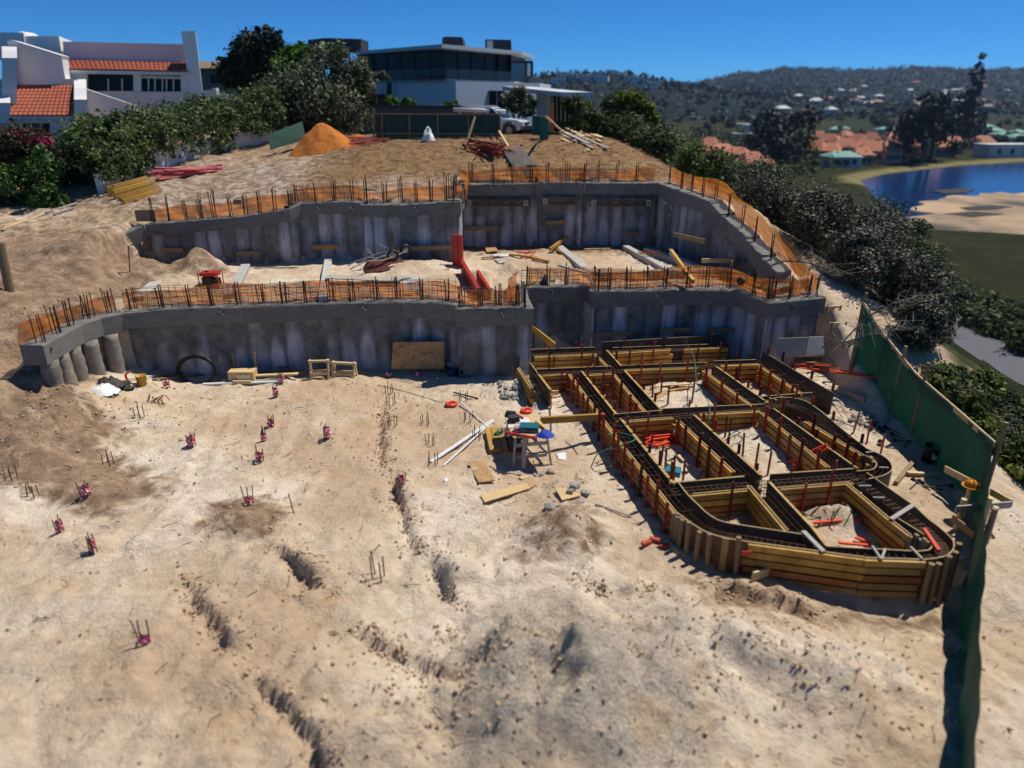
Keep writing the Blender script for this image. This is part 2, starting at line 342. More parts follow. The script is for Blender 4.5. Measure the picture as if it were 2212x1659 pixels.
# ------------------------------------------------------------------ sand
def m_sand():
    t = NT('building sand'); t.set(0.95, 0, 0.1); co = t.coord('Object')
    n2 = t.noise(co, 2.6, 4, 0.65, 0.6); n3 = t.noise(co, 24, 3, 0.75)
    a = t.ramp(t.attr('tone'), [(0.2, lin('ceb394')), (0.5, lin('dfc8ab')), (0.8, lin('eadac2'))])
    a = t.mix(t.ramp(n2, [(0.35, (0.45,) * 3), (0.6, (0,) * 3)]), a, lin('b4977a'))
    soil = t.ramp(n2, [(0.3, lin('7a6350')), (0.52, lin('a1866c')), (0.72, lin('bfa388'))])
    a = t.mix(t.math('SUBTRACT', t.math('MULTIPLY', t.attr('soil'), 1.7), t.math('MULTIPLY', t.ramp(n2, [(0.38, (0,) * 3), (0.62, (1,) * 3)]), 0.75), clamp=True), a, soil)
    grav = t.ramp(n3, [(0.32, lin('8f8273')), (0.5, lin('b8a996')), (0.66, lin('d0c2ae'))])
    a = t.mix(t.math('SUBTRACT', t.math('MULTIPLY', t.attr('gravel'), 1.5), t.math('MULTIPLY', t.ramp(n2, [(0.38, (0,) * 3), (0.62, (1,) * 3)]), 0.6), clamp=True), a, grav)
    strw = t.ramp(t.noise(t.coord('Object', (3, 9, 3)), 3.0, 4, 0.75, 2.0), [(0.38, lin('57432f')), (0.5, lin('957552')), (0.62, lin('bd9b72'))])
    a = t.mix(t.attr('straw'), a, strw)
    a = t.mix(t.math('MULTIPLY', t.attr('lime'), t.ramp(n2, [(0.45, (0,) * 3), (0.6, (1,) * 3)])), a, lin('c2bcb0'))
    a = t.mix(t.attr('ochre'), a, lin('c79a5e'))
    sp_ = t.math('MULTIPLY', t.ramp(n3, [(0.27, (0.8,) * 3), (0.36, (0,) * 3)]), t.ramp(n2, [(0.4, (1,) * 3), (0.62, (0.12,) * 3)])); a = t.mix(sp_, a, lin('5f4935'))
    veg = t.ramp(n2, [(0.3, lin('2c3318')), (0.6, lin('4c4f2a')), (0.75, lin('7c6f4b'))]); a = t.mix(t.attr('veg'), a, veg)
    t.col(a)
    t.bump(t.math('ADD', t.noise(co, 7, 6, 0.75, 0.3), t.math('MULTIPLY', n3, 0.35)), 1.0, 0.09)
    return t.m
M_SAND = m_sand()
xs = np.concatenate([np.arange(-24, -12, .12), np.arange(-12, 9, .062), np.arange(9, 15.01, .1)]); ys = [4.2]
while ys[-1] < 47: ys.append(ys[-1] + 0.042 + 0.0037 * (ys[-1] - 4))
ys = np.array(ys); X, Y = np.meshgrid(xs, ys); Z = H(X, Y, far=False)
rg = sstep(-0.15, 0.35, fbm(X * .8, Y * .8, 3, 8)); Z += 0.03 * fbm(X * 4, Y * 4, 3, 12) + 0.09 * rg * np.abs(fbm(X * 3.2, Y * 3.2, 3, 15)) + 0.03 * rg * fbm(X * 8, Y * 8, 2, 18) - 0.045 * sstep(0.28, 0.42, vn(X * 2.3, Y * 1.6, 40)) * sstep(0.0, 0.25, fbm(X * .5, Y * .5, 2, 41))
for tr in TRACK:
    d_, al_, Lg_ = sdist(X, Y, tr); Z += -0.035 * np.exp(-(d_ / .16) ** 2) * (1 + .5 * np.sin(al_ * 28)) * np.clip(.6 + fbm(X, Y, 2, 3), 0, 1) + 0.02 * np.exp(-((np.abs(d_) - .26) / .09) ** 2)
def area(pl, soft, s=0.5): return np.clip(sstep(soft, -soft, poly_sd(X, Y, pl) + s * soft * 2 * fbm(X * 0.9, Y * 0.9, 4, 21)), 0, 1)
soil = np.maximum(area(xy([(-60, 880), (140, 850), (230, 900), (330, 1010), (200, 1060), (-60, 1010)], 0.6), 0.6), area([(-20, 16), (-11.4, 15.4), (-11.4, 22), (-9.4, 23.2), (-10.5, 25.2), (-20, 24)], 0.7))
soil = np.maximum(soil, 0.85 * area(xy([(440, 1090), (560, 1080), (620, 1120), (600, 1190), (470, 1180)], 0.1), 0.35)); soil = np.maximum(soil, 0.7 * area(xy([(1150, 1120), (1260, 1090), (1300, 1180), (1230, 1230), (1120, 1200)], 0.1), 0.4))
soil = np.maximum(soil, 0.75 * area(xy([(1480, 1255), (1780, 1290), (2060, 1300), (2040, 1345), (1500, 1330)], 0), 0.35))
soil = np.maximum(soil, 0.6 * sstep(19.5, 22, Y + fbm(X, Y, 3, 3)) * sstep(-10.8, -12, X)); soil = np.maximum(soil, 0.9 * sstep(25.5, 27.5, Y))
grav = 0.95 * area(xy([(1010, 1330), (1150, 1280), (1300, 1310), (1480, 1330), (1560, 1480), (1600, 1700), (800, 1700), (1010, 1530)], 0.1), 0.6)
Z += 0.085 * grav * fbm(X * 6.5, Y * 6.5, 3, 50) + 0.05 * grav * np.abs(fbm(X * 2.2, Y * 2.2, 3, 52)); straw = sstep(29.0, 30.5, Y + 1.2 * fbm(X, Y, 3, 2)) * sstep(-10, -6.5, X + fbm(X * .5, Y * .5, 3, 6)) * sstep(46, 42, Y)
straw = np.maximum(straw, 0.7 * sstep(8.6, 9.4, X) * sstep(21, 24, Y))
lime = 0.55 * sstep(26.5, 28, Y) * sstep(-7.5, -9.5, X) * sstep(-18, -15, X) * sstep(37, 33, Y)
edge = X - np.interp(Y, EDGE_Y, EDGE_X); veg = sstep(1.6, 3.4, edge + fbm(X, Y, 3, 5)) * sstep(11, 14, Y)
idx = np.arange(X.size).reshape(X.shape)
FQ = np.stack([idx[:-1, :-1].ravel(), idx[:-1, 1:].ravel(), idx[1:, 1:].ravel(), idx[1:, :-1].ravel()], 1)
g = mk('ground', np.stack([X.ravel(), Y.ravel(), Z.ravel()], 1), FQ, M_SAND, smooth=True, loc=(0, 0, 0), kind='structure',
       attrs=dict(soil=soil.ravel(), gravel=grav.ravel(), straw=straw.ravel(), lime=lime.ravel(), veg=veg.ravel(),
       tone=np.clip(0.5 + 0.75 * fbm(X * 0.5, Y * 0.5, 5, 31), 0, 1).ravel(), ochre=(0.3 * sstep(0.4, 0.7, fbm(X * 1.1, Y * 1.1, 4, 33))).ravel()))
g['label'] = 'pale sandy ground of the building site in three terraces'
# ------------------------------------------------------------------ the land around, out to the hills
def m_land():
    t = NT('land'); t.set(0.95, 0, 0.1); co = t.coord('Object'); n1 = t.noise(co, 0.02, 8, 0.7); n2 = t.noise(co, 0.15, 6, 0.7)
    gr = t.ramp(n2, [(0.3, lin('1f2310')), (0.5, lin('2f3319')), (0.68, lin('434421')), (0.8, lin('575430'))])
    fo = t.ramp(t.noise(co, 0.05, 8, 0.75), [(0.35, lin('0f181a')), (0.52, lin('1a2524')), (0.66, lin('27332f')), (0.82, lin('3e463f'))])
    a = t.mix(t.attr('hill'), gr, fo)
    sc = t.math('MULTIPLY', t.attr('hill'), t.ramp(t.noise(t.coord('Object', (1, .25, 1)), 0.012, 6, 0.6), [(0.6, (0,) * 3), (0.72, (0.7,) * 3)])); a = t.mix(sc, a, lin('6f6559'))
    mar = t.ramp(n2, [(0.3, lin('20240f')), (0.55, lin('2f3115')), (0.75, lin('43411d'))]); a = t.mix(t.attr('marsh'), a, mar)
    sh = t.ramp(n2, [(0.3, lin('6a6a36')), (0.6, lin('97885c'))]); a = t.mix(t.attr('shore'), a, sh)
    t.col(a); t.bump(t.noise(co, 0.6, 6, 0.8), 0.8, 0.8); return t.m
ang = np.radians(np.linspace(-80, 80, 420)); rad = np.concatenate([np.linspace(3, 60, 60), np.geomspace(62, 3400, 180)])
A_, R_ = np.meshgrid(ang, rad); X2 = R_ * np.sin(A_); Y2 = R_ * np.cos(A_) * 1.0; Z2 = H(X2, Y2)
ins = (X2 > -24.3) & (X2 < 15.3) & (Y2 < 47.5); near = (X2 > -23) & (X2 < 14) & (Y2 < 46) & (Y2 > 4.6)
Z2 = np.where(near, Z2 - 3.0, np.where(ins, Z2 - 0.15, Z2))
lg2 = poly_sd(X2, Y2, LAG); hill = np.clip(sstep(560, 900, Y2) + sstep(-9, -5, Z2) * (Y2 > 330), 0, 1)
marsh = (X2 > 44) * (Y2 < 230) * sstep(-10, -12, Z2) * (lg2 > 1); shore = 0.8 * sstep(6, 1, np.abs(lg2 - 1)) * (Y2 > 190)
idx = np.arange(X2.size).reshape(X2.shape); FQ = np.stack([idx[:-1, :-1].ravel(), idx[:-1, 1:].ravel(), idx[1:, 1:].ravel(), idx[1:, :-1].ravel()], 1)
mk('terrain', np.stack([X2.ravel(), Y2.ravel(), Z2.ravel()], 1), FQ, m_land(), smooth=True, loc=(0, 0, 0), kind='structure',
   attrs=dict(hill=hill.ravel(), marsh=marsh.ravel() * 1.0, shore=shore.ravel()))
# lagoon
t = NT('lagoon water'); t.col(lin('0d2b5a')); t.set(0.16, 0, 0.5); t.bump(t.noise(t.coord('Object', (1, 2.5, 1)), 1.2, 3, 0.6), 0.25, 0.05)
c = sum((Vector((*p, 0)) for p in LAG), Vector()) / len(LAG)
big = [c + (Vector((*p, 0)) - c) * 1.06 for p in LAG]
mk('lagoon', [(p.x, p.y, -13.35) for p in big], [tuple(range(len(big)))], t.m, kind='structure')
# sandbars
t = NT('wet sandbar'); t.set(0.8); co = t.coord('Object'); n = t.noise(t.coord('Object', (1, 0.6, 1)), 0.045, 5, 0.6, 0.5)
t.col(t.ramp(n, [(0.36, lin('3a3320')), (0.43, lin('7b6549')), (0.55, lin('a98c68')), (0.7, lin('b99b76'))]))
M_BAR = t.m
def patch(name, pts, z, mat, n=60, amp=0.1, seed=0, **kw):
    pl = xy(pts, z); q = resample([Vector((*p, 0)) for p in pl + [pl[0]]], 3.0)[:-1]; c = sum(q, Vector()) / len(q)
    r2 = random.Random(seed); V = [tuple(c + (p - c) * (1 + amp * (r2.random() - 0.5) * 2))[:2] + (z,) for p in q]
    V = V + [(c.x + (v[0] - c.x) * 1.02, c.y + (v[1] - c.y) * 1.02, z - 0.5) for v in V]; m = len(q)
    return mk(name, V, [tuple(range(m))] + [(i, i + m, (i + 1) % m + m, (i + 1) % m) for i in range(m)], mat, **kw)
patch('sandbar', [(1985, 440), (2050, 424), (2140, 417), (2260, 414), (2400, 425), (2400, 520), (2212, 514), (2080, 500), (1990, 496), (1936, 490), (1950, 472), (2010, 462), (1975, 452)], -13.18, M_BAR, seed=1, kind='structure')
patch('sandbar', [(2015, 412), (2060, 407), (2105, 409), (2088, 416), (2040, 418)], -13.2, pm('wet weed bank', '2a2417', 0.9, 0.3, 0.1), seed=2, kind='structure')
patch('sandbar', [(2070, 448), (2140, 443), (2185, 446), (2160, 452), (2090, 454)], -13.1, MATS['wet weed bank'], seed=3, kind='structure')
patch('sandbar', [(2035, 461), (2110, 456), (2170, 462), (2100, 468)], -13.1, MATS['wet weed bank'], seed=4, kind='structure')
# road on the valley floor with kerb and brick pavement
M_ASPH = pm('asphalt', '5d5e62', 0.9, 0.12, 0.6, 0.2, 20); M_KERB = pm('kerb stone', '6c6a66', 0.85, 0.15, 2); M_PAV = pm('pavement', '94816f', 0.9, 0.2, 0.8, dirt='6f5f50')
ra, rb, rc = P(1975, 672, -12), P(2105, 745, -12), P(2260, 815, -12)
rp = smoothpath([ra + (ra - rb) * 2.2 + Vector((2, 5, 0)), ra, rb, rc, rc + (rc - rb) * 1.2], 10)
def strip(name, path, o0, o1, z, mat, h=0.0, **kw):
    V = []; n = len(path)
    for i, p in enumerate(path):
        d = (path[min(i + 1, n - 1)] - path[max(i - 1, 0)]).normalized(); s = Vector((-d.y, d.x, 0))
        V += [p + s * o0 + Vector((0, 0, z)), p + s * o1 + Vector((0, 0, z))] + ([p + s * o0 + Vector((0, 0, z - h)), p + s * o1 + Vector((0, 0, z - h))] if h else [])
    k = 4 if h else 2; Fc = []
    for i in range(n - 1):
        a, b = i * k, (i + 1) * k; Fc.append((a, a + 1, b + 1, b))
        if h: Fc += [(a + 2, a, b, b + 2), (a + 1, a + 3, b + 3, b + 1)]
    return mk(name, V, Fc, mat, kind='structure', **kw)
strip('road', rp, -3.1, 3.1, 0.05, M_ASPH, 0.9); strip('kerb', rp, 3.1, 3.5, 0.19, M_KERB, 1.0); strip('pavement', rp, 3.5, 6.0, 0.17, M_PAV, 1.0); strip('verge', rp, 6.0, 7.6, 0.1, pm('sandy verge', 'a8917a', 0.95, 0.25, 0.8), 1.0)
# ================================================================== RETAINING WALLS
def m_conc():
    t = NT('stained concrete'); t.set(0.85, 0, 0.3); co = t.coord('Object'); n = t.noise(co, 3, 6, 0.7, 0.4); n2 = t.noise(t.coord('Object', (6, 6, 0.8)), 2.0, 5, 0.7)
    dk = t.ramp(n, [(0.3, lin('514f4b')), (0.6, lin('76736e')), (0.8, lin('908c86'))])
    lt = t.ramp(n2, [(0.3, lin('95959c')), (0.55, lin('bcbcc4')), (0.75, lin('d6d6dc'))])
    a = t.mix(t.attr('dry'), dk, lt)
    ru = t.math('MULTIPLY', t.attr('rust'), t.ramp(n2, [(0.35, (0.9,) * 3), (0.65, (0.1,) * 3)])); a = t.mix(ru, a, lin('7a6243'))
    t.col(a); t.bump(t.math('ADD', t.noise(co, 14, 5, 0.7), t.math('MULTIPLY', n, 0.6)), 0.5, 0.04); return t.m
M_CONC = m_conc()
M_BEAM = pm('cast concrete beam', '6f6c66', 0.85, 0.22, 1.6, 0.25, 25, dirt='474540', dirtamt=0.6, stretch=(1, 1, 2))
M_BEAML = pm('pale concrete', 'b4b0a7', 0.85, 0.16, 2.0, 0.25, 25, dirt='8d8373', dirtamt=0.5)
M_REBAR = pm('steel bar', '3a2d27', 0.65, 0.35, 4, 0.2, 60, metal=0.3)
M_RUST = pm('rusted bar', '7a3a20', 0.8, 0.35, 4, 0.2, 60)
M_PLANK = pm('weathered plank', '8a7253', 0.8, 0.25, 3, 0.3, 18, dirt='5e4c38', stretch=(1, 1, 6))
M_PALE = pm('raw pine', 'cdb383', 0.75, 0.2, 3, 0.2, 18, dirt='9c7d52', dirtamt=0.35)
M_GREY = pm('grey weathered board', 'a79f92', 0.8, 0.2, 3, 0.2, 18, dirt='776c5c', dirtamt=0.4)
PP = 0.52
def seg_wall(parent, front, ztop, zbase, hb=0.48, th=0.56, seed=0, setb=0.1, fing=True, splits=(), close=(True, True), streak=0.5, rustc=(), facepart=True, hi=0.62):
    """front: list of (x,y) of the capping beam's front edge; builds the beam in pieces and the piled face under it"""
    r2 = np.random.default_rng(seed); pts = [Vector((x, y, z)) for (x, y), z in zip(front, ztop)]
    q = resample(pts, 0.13); n = len(q)
    s = np.cumsum([0] + [(Vector((b.x - a.x, b.y - a.y))).length for a, b in zip(q, q[1:])])
    nor = []
    for i in range(n):
        d = q[min(i + 1, n - 1)] - q[max(i - 1, 0)]; d = Vector((d.x, d.y, 0)).normalized(); nor.append(Vector((-d.y, d.x, 0)))
    wob = vn(np.asarray(s) * 1.1, np.full(n, seed * 3.3))
    cuts = [0] + [min(range(n), key=lambda i: (Vector((q[i].x, q[i].y)) - Vector(c)).length) for c in splits] + [n - 1]
    for c0, c1 in zip(cuts, cuts[1:]):
        V = []; m = c1 - c0 + 1
        for i in range(c0, c1 + 1):
            p = q[i]; k = nor[i]; j = lambda a: a * float(r2.random() - 0.5)
            if i == c0 and c0: p = p + (q[i + 1] - q[i]) * 0.04
            zb = p.z - hb - 0.05 * wob[i] - j(0.025)
            zt = p.z + j(0.03)
            V += [Vector((p.x, p.y, zb)), Vector((p.x, p.y, p.z - 0.03)) - k * 0.004, Vector((p.x, p.y, zt)) + k * 0.025,
                  p + k * (th * 0.5) + Vector((0, 0, j(0.05))), p + k * th + Vector((0, 0, j(0.04))), Vector((p.x, p.y, zb)) + k * th]
        Fc = [(i * 6 + a, (i + 1) * 6 + a, (i + 1) * 6 + (a + 1) % 6, i * 6 + (a + 1) % 6) for i in range(m - 1) for a in range(6)]
        Fc += [tuple(range(6)), tuple(range((m - 1) * 6, m * 6))[::-1]]
        mk('capping_beam', V, Fc, M_BEAM, parent)
    if not facepart: return q, nor, s
    # face of merged piles
    q = resample(pts, 0.065); n = len(q); s = np.cumsum([0] + [(Vector((b.x - a.x, b.y - a.y))).length for a, b in zip(q, q[1:])])
    rows = 16; hk = r2.random(400); wk = r2.random(400); qa = np.array([tuple(p) for p in q]); da = np.gradient(qa, axis=0); da[:, 2] = 0; da /= np.linalg.norm(da, axis=1)[:, None]
    S, J = np.meshgrid(s, np.arange(rows + 1) / rows, indexing='ij'); ztop_ = qa[:, 2][:, None]; Zz = zbase + (ztop_ - hb + 0.08 - zbase) * J; f = (S / PP) % 1; col = (S / PP).astype(int); b = np.sqrt(np.maximum(0, 1 - (2 * f - 1) ** 2))
    w_ = 0.11 * b + 0.05 * vn(S * 1.3, Zz * 1.5 + seed) + 0.02 * vn(S * 6.0, Zz * 5 + seed); o = (setb + 0.12 - w_)
    V = np.stack([qa[:, 0][:, None] - da[:, 1][:, None] * o, qa[:, 1][:, None] + da[:, 0][:, None] * o, Zz], -1).reshape(-1, 3)
    hz = (Zz - zbase - 0.2) / np.maximum(0.3, ztop_ - hb - zbase - 0.2); nz = 0.35 * fbm(S * 0.9, Zz * 2.0, 4, seed)
    if fing: dry = 1 / (1 + np.exp((hz - (0.25 + hi * hk[col] + nz - 1.1 * np.abs(f - 0.5) ** 1.5)) * 14)) * (0.55 + 0.45 * wk[col])
    else: dry = np.clip(0.25 + streak * (wk[col] - 0.35) * 2 * (1 - 1.6 * np.abs(f - 0.5)) + nz * 1.2, 0, 1) * (1 - 1.2 * np.maximum(0, hz - 0.75))
    jn = np.exp(-(np.minimum(f, 1 - f) / .07) ** 2); dry = np.clip(dry - 0.45 * jn * (.4 + wk[col]) + 0.5 * fbm(S * 2.1, Zz * 1.7, 4, seed + 60), 0, 1); dry = dry.ravel(); rust = np.zeros(S.shape)
    for c_ in rustc: rust = np.maximum(rust, np.exp(-((S - c_) / 0.16) ** 2))
    rust = rust.ravel()
    Fc = np.array([(i * (rows + 1) + j, (i + 1) * (rows + 1) + j, (i + 1) * (rows + 1) + j + 1, i * (rows + 1) + j + 1) for i in range(n - 1) for j in range(rows)])
    mk('wall_face', V, Fc, M_CONC, parent, smooth=True, attrs=dict(dry=dry, rust=rust))
    return q, nor, s
def bundle(parent, p, hgt, nb, d, rnd, mat=None, spread=0.045):
    m = MB()
    for k in range(nb):
        o = d * ((k - (nb - 1) / 2) * spread) + Vector((rnd.uniform(-.02, .02), rnd.uniform(-.08, .08), 0))
        t = Vector((rnd.gauss(0, .035), rnd.gauss(0, .03), 1)); hh = hgt * rnd.uniform(0.9, 1.12)
        m.tube([p + o + Vector((0, 0, -0.05)), p + o + t * hh], 0.0155, 4)
    m.build('starter_bars', mat or M_REBAR, parent)
def mesh_part(parent, q, z0, rnd, s0, s1, hgt=0.6, off=0.2):
    """loose stirrup cage standing on a beam: bars along it and uprights"""
    m = MB(); s = 0; sel = []
    for i, p in enumerate(q):
        if i: s += (Vector((p.x, p.y)) - Vector((q[i-1].x, q[i-1].y))).length
        if s0 <= s <= s1: sel.append((i, s))
    def at(i, o):
        d = q[min(i + 1, len(q) - 1)] - q[max(i - 1, 0)]; d = Vector((d.x, d.y, 0)).normalized(); return Vector((q[i].x - d.y * o, q[i].y + d.x * o, q[i].z))
    for hh in (0.12, 0.3, 0.46, hgt - 0.03):
        for o in (off - 0.06, off + 0.16):
            ph = rnd.uniform(0, 6)
            m.tube([at(i, o) + Vector((0, 0, hh + 0.03 * math.sin(s * 1.7 + ph) + rnd.uniform(-.008, .008))) for i, s in sel[::4] + [sel[-1]]], 0.0075, 3)
    nxt = s0
    for i, s in sel:
        if s >= nxt:
            nxt += rnd.uniform(0.13, 0.2); o = rnd.choice((off - 0.06, off + 0.16)); t = Vector((rnd.gauss(0, .05), rnd.gauss(0, .05), 1))
            m.tube([at(i, o), at(i, o) + t * hgt * rnd.uniform(0.8, 1.12)], 0.0075, 3)
    m.build('rebar_mesh', M_REBAR, parent, kind='stuff')
# ---- lower wall
LW = thing('retaining_wall', 'long lower concrete retaining wall with capping beam above the sandy floor', 'wall', (-4, 19.4, 0))
q1, n1_, s1_ = seg_wall(LW, W1F[4:11], [Z1] * 7, -0.4, seed=1, hi=0.72, splits=[(-7.67, 19.3), (-3.2, 19.85)])
qe, _, _ = seg_wall(LW, W1F[0:5], [2.12, 2.12, 2.13, 2.14, Z1], 0, seed=9, facepart=False, hb=0.5)
# bare piles under the curved end
for i, (x, y) in enumerate([(-11.45, 16.35), (-11.46, 16.85), (-11.45, 17.35), (-11.32, 17.9), (-11.05, 18.45)]):
    m = MB(); rr = random.Random(i + 3); pr = []
    for k in range(13):
        z = -0.3 + k * 0.16; pr.append((0.205 + 0.05 * (1 - k / 12) + rr.uniform(-.022, .022), z))
    m.lathe((x, y, 0), pr, 14); o = m.build('pile', pm('rough pile concrete', '857c70', .9, .35, 4, .8, 12, dirt='5d5348', dirtamt=.6), LW, smooth=True)
rn = random.Random(3)
for x, y in [(-11.45, 16.3), (-11.5, 17.0), (-11.5, 17.6), (-11.4, 18.25), (-11.05, 18.75)]:
    bundle(LW, Vector((x, y, 2.13)), 0.66, 5, Vector((0.6, 0.8, 0)), rn, M_RUST if y < 16.5 else None, 0.06)
def along(q, st, s0=0.2):
    s = 0; nx = s0
    for a, b in zip(q, q[1:]):
        s += (Vector((b.x - a.x, b.y - a.y))).length
        if s >= nx:
            d = Vector((b.x - a.x, b.y - a.y, 0)).normalized(); yield b + Vector((-d.y, d.x, 0)) * 0.25, d; nx += st * rn.uniform(0.85, 1.15)
for p, d in along(q1, 0.66): bundle(LW, p, 0.62, rn.choice((3, 4, 4)), d, rn)
mesh_part(LW, q1, Z1, rn, 0.0, 9.2)
# projecting block
BK = thing('retaining_wall', 'projecting concrete wall block in the middle, right of the leaning plywood sheet', 'wall', (-0.5, 19.2, 0))
q, _, _ = seg_wall(BK, [(-1.62, 19.4), (-1.6, 19.05), (0.62, 19.2), (0.5, 20.3), (0.45, 21.7)], [Z1] * 5, -0.4, seed=2, hb=0.5, fing=False, setb=0.06, splits=[(0.62, 19.2)])
for p, d in along(q, 0.5, 0.5):
    if p.y < 20: bundle(BK, p, 0.6, 4, d, rn)
mesh_part(BK, q, Z1, rn, 0.5, 2.5, 0.55)
# right-hand lower wall
RW = thing('retaining_wall', 'lower right concrete retaining wall behind the timber formwork, cranked forward at its end', 'wall', (5, 21, 0))
q, _, _ = seg_wall(RW, [(0.2, 21.4)] + W1F[14:20] + [(9.3, 21.3)], [Z1] * 8, -0.4, seed=4, fing=False, streak=0.9, splits=[(2.42, 20.95), (5.67, 21.25), (7.4, 19.72), (9.34, 20.37)])
for p, d in along(q, 0.62, 0.3):
    if p.y < 21.9 and p.x < 9.1: bundle(RW, p, 0.66, rn.choice((3, 4)), d, rn)
mesh_part(RW, q, Z1, rn, 0.1, 9.0, 0.55)
# upper left wall
UL = thing('retaining_wall', 'upper left concrete retaining wall behind the sand heaps', 'wall', (-7, 25.2, 1.6))
q, _, _ = seg_wall(UL, W2L + [(-1.72, 26.2), (-1.9, 28.3)], W2LZ + [4.4, 4.5], 1.5, seed=5, fing=False, streak=0.8, hb=0.42, splits=[(-7.75, 25.0), (-5.3, 25.3), (-1.8, 25.2)], rustc=(6.6, 7.3, 9.0))
seg_wall(UL, [(-14.5, 23.9), (-13.07, 25.33)], [2.8, 3.46], 2, seed=15, facepart=False, hb=0.5)
for p, d in along(q, 0.58, 0.15):
    if p.y < 25.9: bundle(UL, p, 0.72 * rn.choice((0.8, 1, 1, 1.25)), rn.choice((3, 3, 4)), d, rn)
mesh_part(UL, q, 4, rn, 5.2, 8.6, 0.5)
# upper right wall
UR = thing('retaining_wall', 'tall upper right concrete retaining wall with three steel walers across it', 'wall', (2, 28.2, 1.6))
q, _, _ = seg_wall(UR, W2R, W2RZ, 1.5, seed=6, hi=0.75, hb=0.45, splits=[(0.86, 28.2), (2.81, 28.05)], rustc=(2.55,))
for p, d in along(q, 0.72, 0.45): bundle(UR, p, 0.72, rn.choice((2, 3, 3)), d, rn, None, 0.05)
mesh_part(UR, q, 4, rn, 1.2, 6.8, 0.5)
# wing running down to the right
WG = thing('retaining_wall', 'concrete wing wall stepping down the right edge of the upper terrace', 'wall', (7, 24, 1.6))
wz = []; wp = []
for (a, b), z, z2 in zip(zip(WING, WING[1:]), WINGZ, WINGZ[1:]):
    wp += [a, (a[0] * 0.02 + b[0] * 0.98, a[1] * 0.02 + b[1] * 0.98)]; wz += [z, z - (z - z2) * 0.82]
wp.append(WING[-1]); wz.append(WINGZ[-1])
q, _, _ = seg_wall(WG, wp, wz, 1.4, seed=7, fing=False, streak=0.7, hb=0.5, setb=0.05)
for p, d in along(q, 0.75, 0.4): bundle(WG, p, 0.72, 3, d, rn, None, 0.05)
# ------------------------------------------------------------------ steel walers bolted across the upper right wall
M_WAL = pm('rusty channel steel', '5b4436', 0.7, 0.3, 5, 0.3, 40, metal=0.2, dirt='2f2622'); M_ZINC = pm('zinc plate', '9a9890', 0.5, 0.2, 4, metal=0.4)
for (xa, xb, yy, zz), lb in (((-1.85, 0.72, 28.2, 3.86), 'left, beside the red shutter'), ((1.1, 2.5, 28.03, 3.95), 'middle, shortest of the three'), ((3.0, 5.5, 28.22, 3.86), 'right, reaching the corner')):
    o = thing('steel_waler', 'rusty steel channel waler across the upper right wall, ' + lb, 'waler', ((xa + xb) / 2, yy, zz))
    for dz in (-0.09, 0.09): MB().bar((xa, yy - 0.12, zz + dz), (xb, yy - 0.12, zz + dz), 0.14, 0.07).build('channel', M_WAL, o)
    n = max(2, int((xb - xa) / 0.68))
    for k in range(n):
        x = xa + 0.18 + (xb - xa - 0.36) * k / max(1, n - 1)
        MB().bar((x - 0.09, yy - 0.2, zz), (x + 0.09, yy - 0.2, zz), 0.03, 0.2).build('anchor_plate', M_ZINC if k % 2 == 0 else M_WAL, o)
        m = MB(); m.tube([(x, yy - 0.2, zz), (x, yy - 0.34, zz)], 0.03, 8); m.build('anchor_bolt', M_REBAR, o)
# planks fixed low on the walls
for i, (xa, ya, xb, yb, wy, z_, mt, lb) in enumerate([(350, 540, 396, 540, 25.35, 0, 'w', 'grey plank on the upper left wall beside the sand heap'), (510, 548, 562, 546, 25.2, 0, 'w', 'plank on the upper left wall above the pale beam'),
        (676, 534, 730, 533, 25.35, 0, 'o', 'short orange brown plank on the upper left wall'), (852, 538, 980, 534, 25.15, 0, 'w', 'long plank on the upper left wall beside the red shutter'), (996, 494, 1075, 493, 28.15, 0, 'w', 'plank high on the upper right wall beside the red shutter'),
        (1180, 481, 1222, 480, 28.0, 0, 'w', 'short plank on the middle of the upper right wall'), (1342, 506, 1384, 505, 28.2, 0, 'w', 'small plank low on the upper right wall'), (1275, 724, 1360, 720, 21.0, 0, 'w', 'plank on the lower right wall behind the dark board'),
        (1425, 714, 1500, 712, 21.15, 0, 'w', 'thin plank on the lower right wall'), (1528, 713, 1585, 714, 21.15, 0, 'w', 'plank on the lower right wall before its bend')]):
    a, b = PD(xa, ya, wy - 0.06), PD(xb, yb, wy - 0.06)
    MB().bar(a, b, 0.05, 0.15).build('plank', M_PLANK if mt == 'w' else pm('orange plank', '9b6a35', 0.75, 0.25, 3), label=lb, cat='plank', group='planks fixed along the walls')
a, b = Vector((6.95, 24.35, 3.0)), Vector((7.5, 22.9, 2.85)); a = PD(1456, 507, 25.0); b = PD(1523, 522, 23.6)
MB().bar(a, b, 0.05, 0.16).build('plank', M_PLANK, label='plank with painted letters on the stepped wing wall', cat='plank', group='planks fixed along the walls')
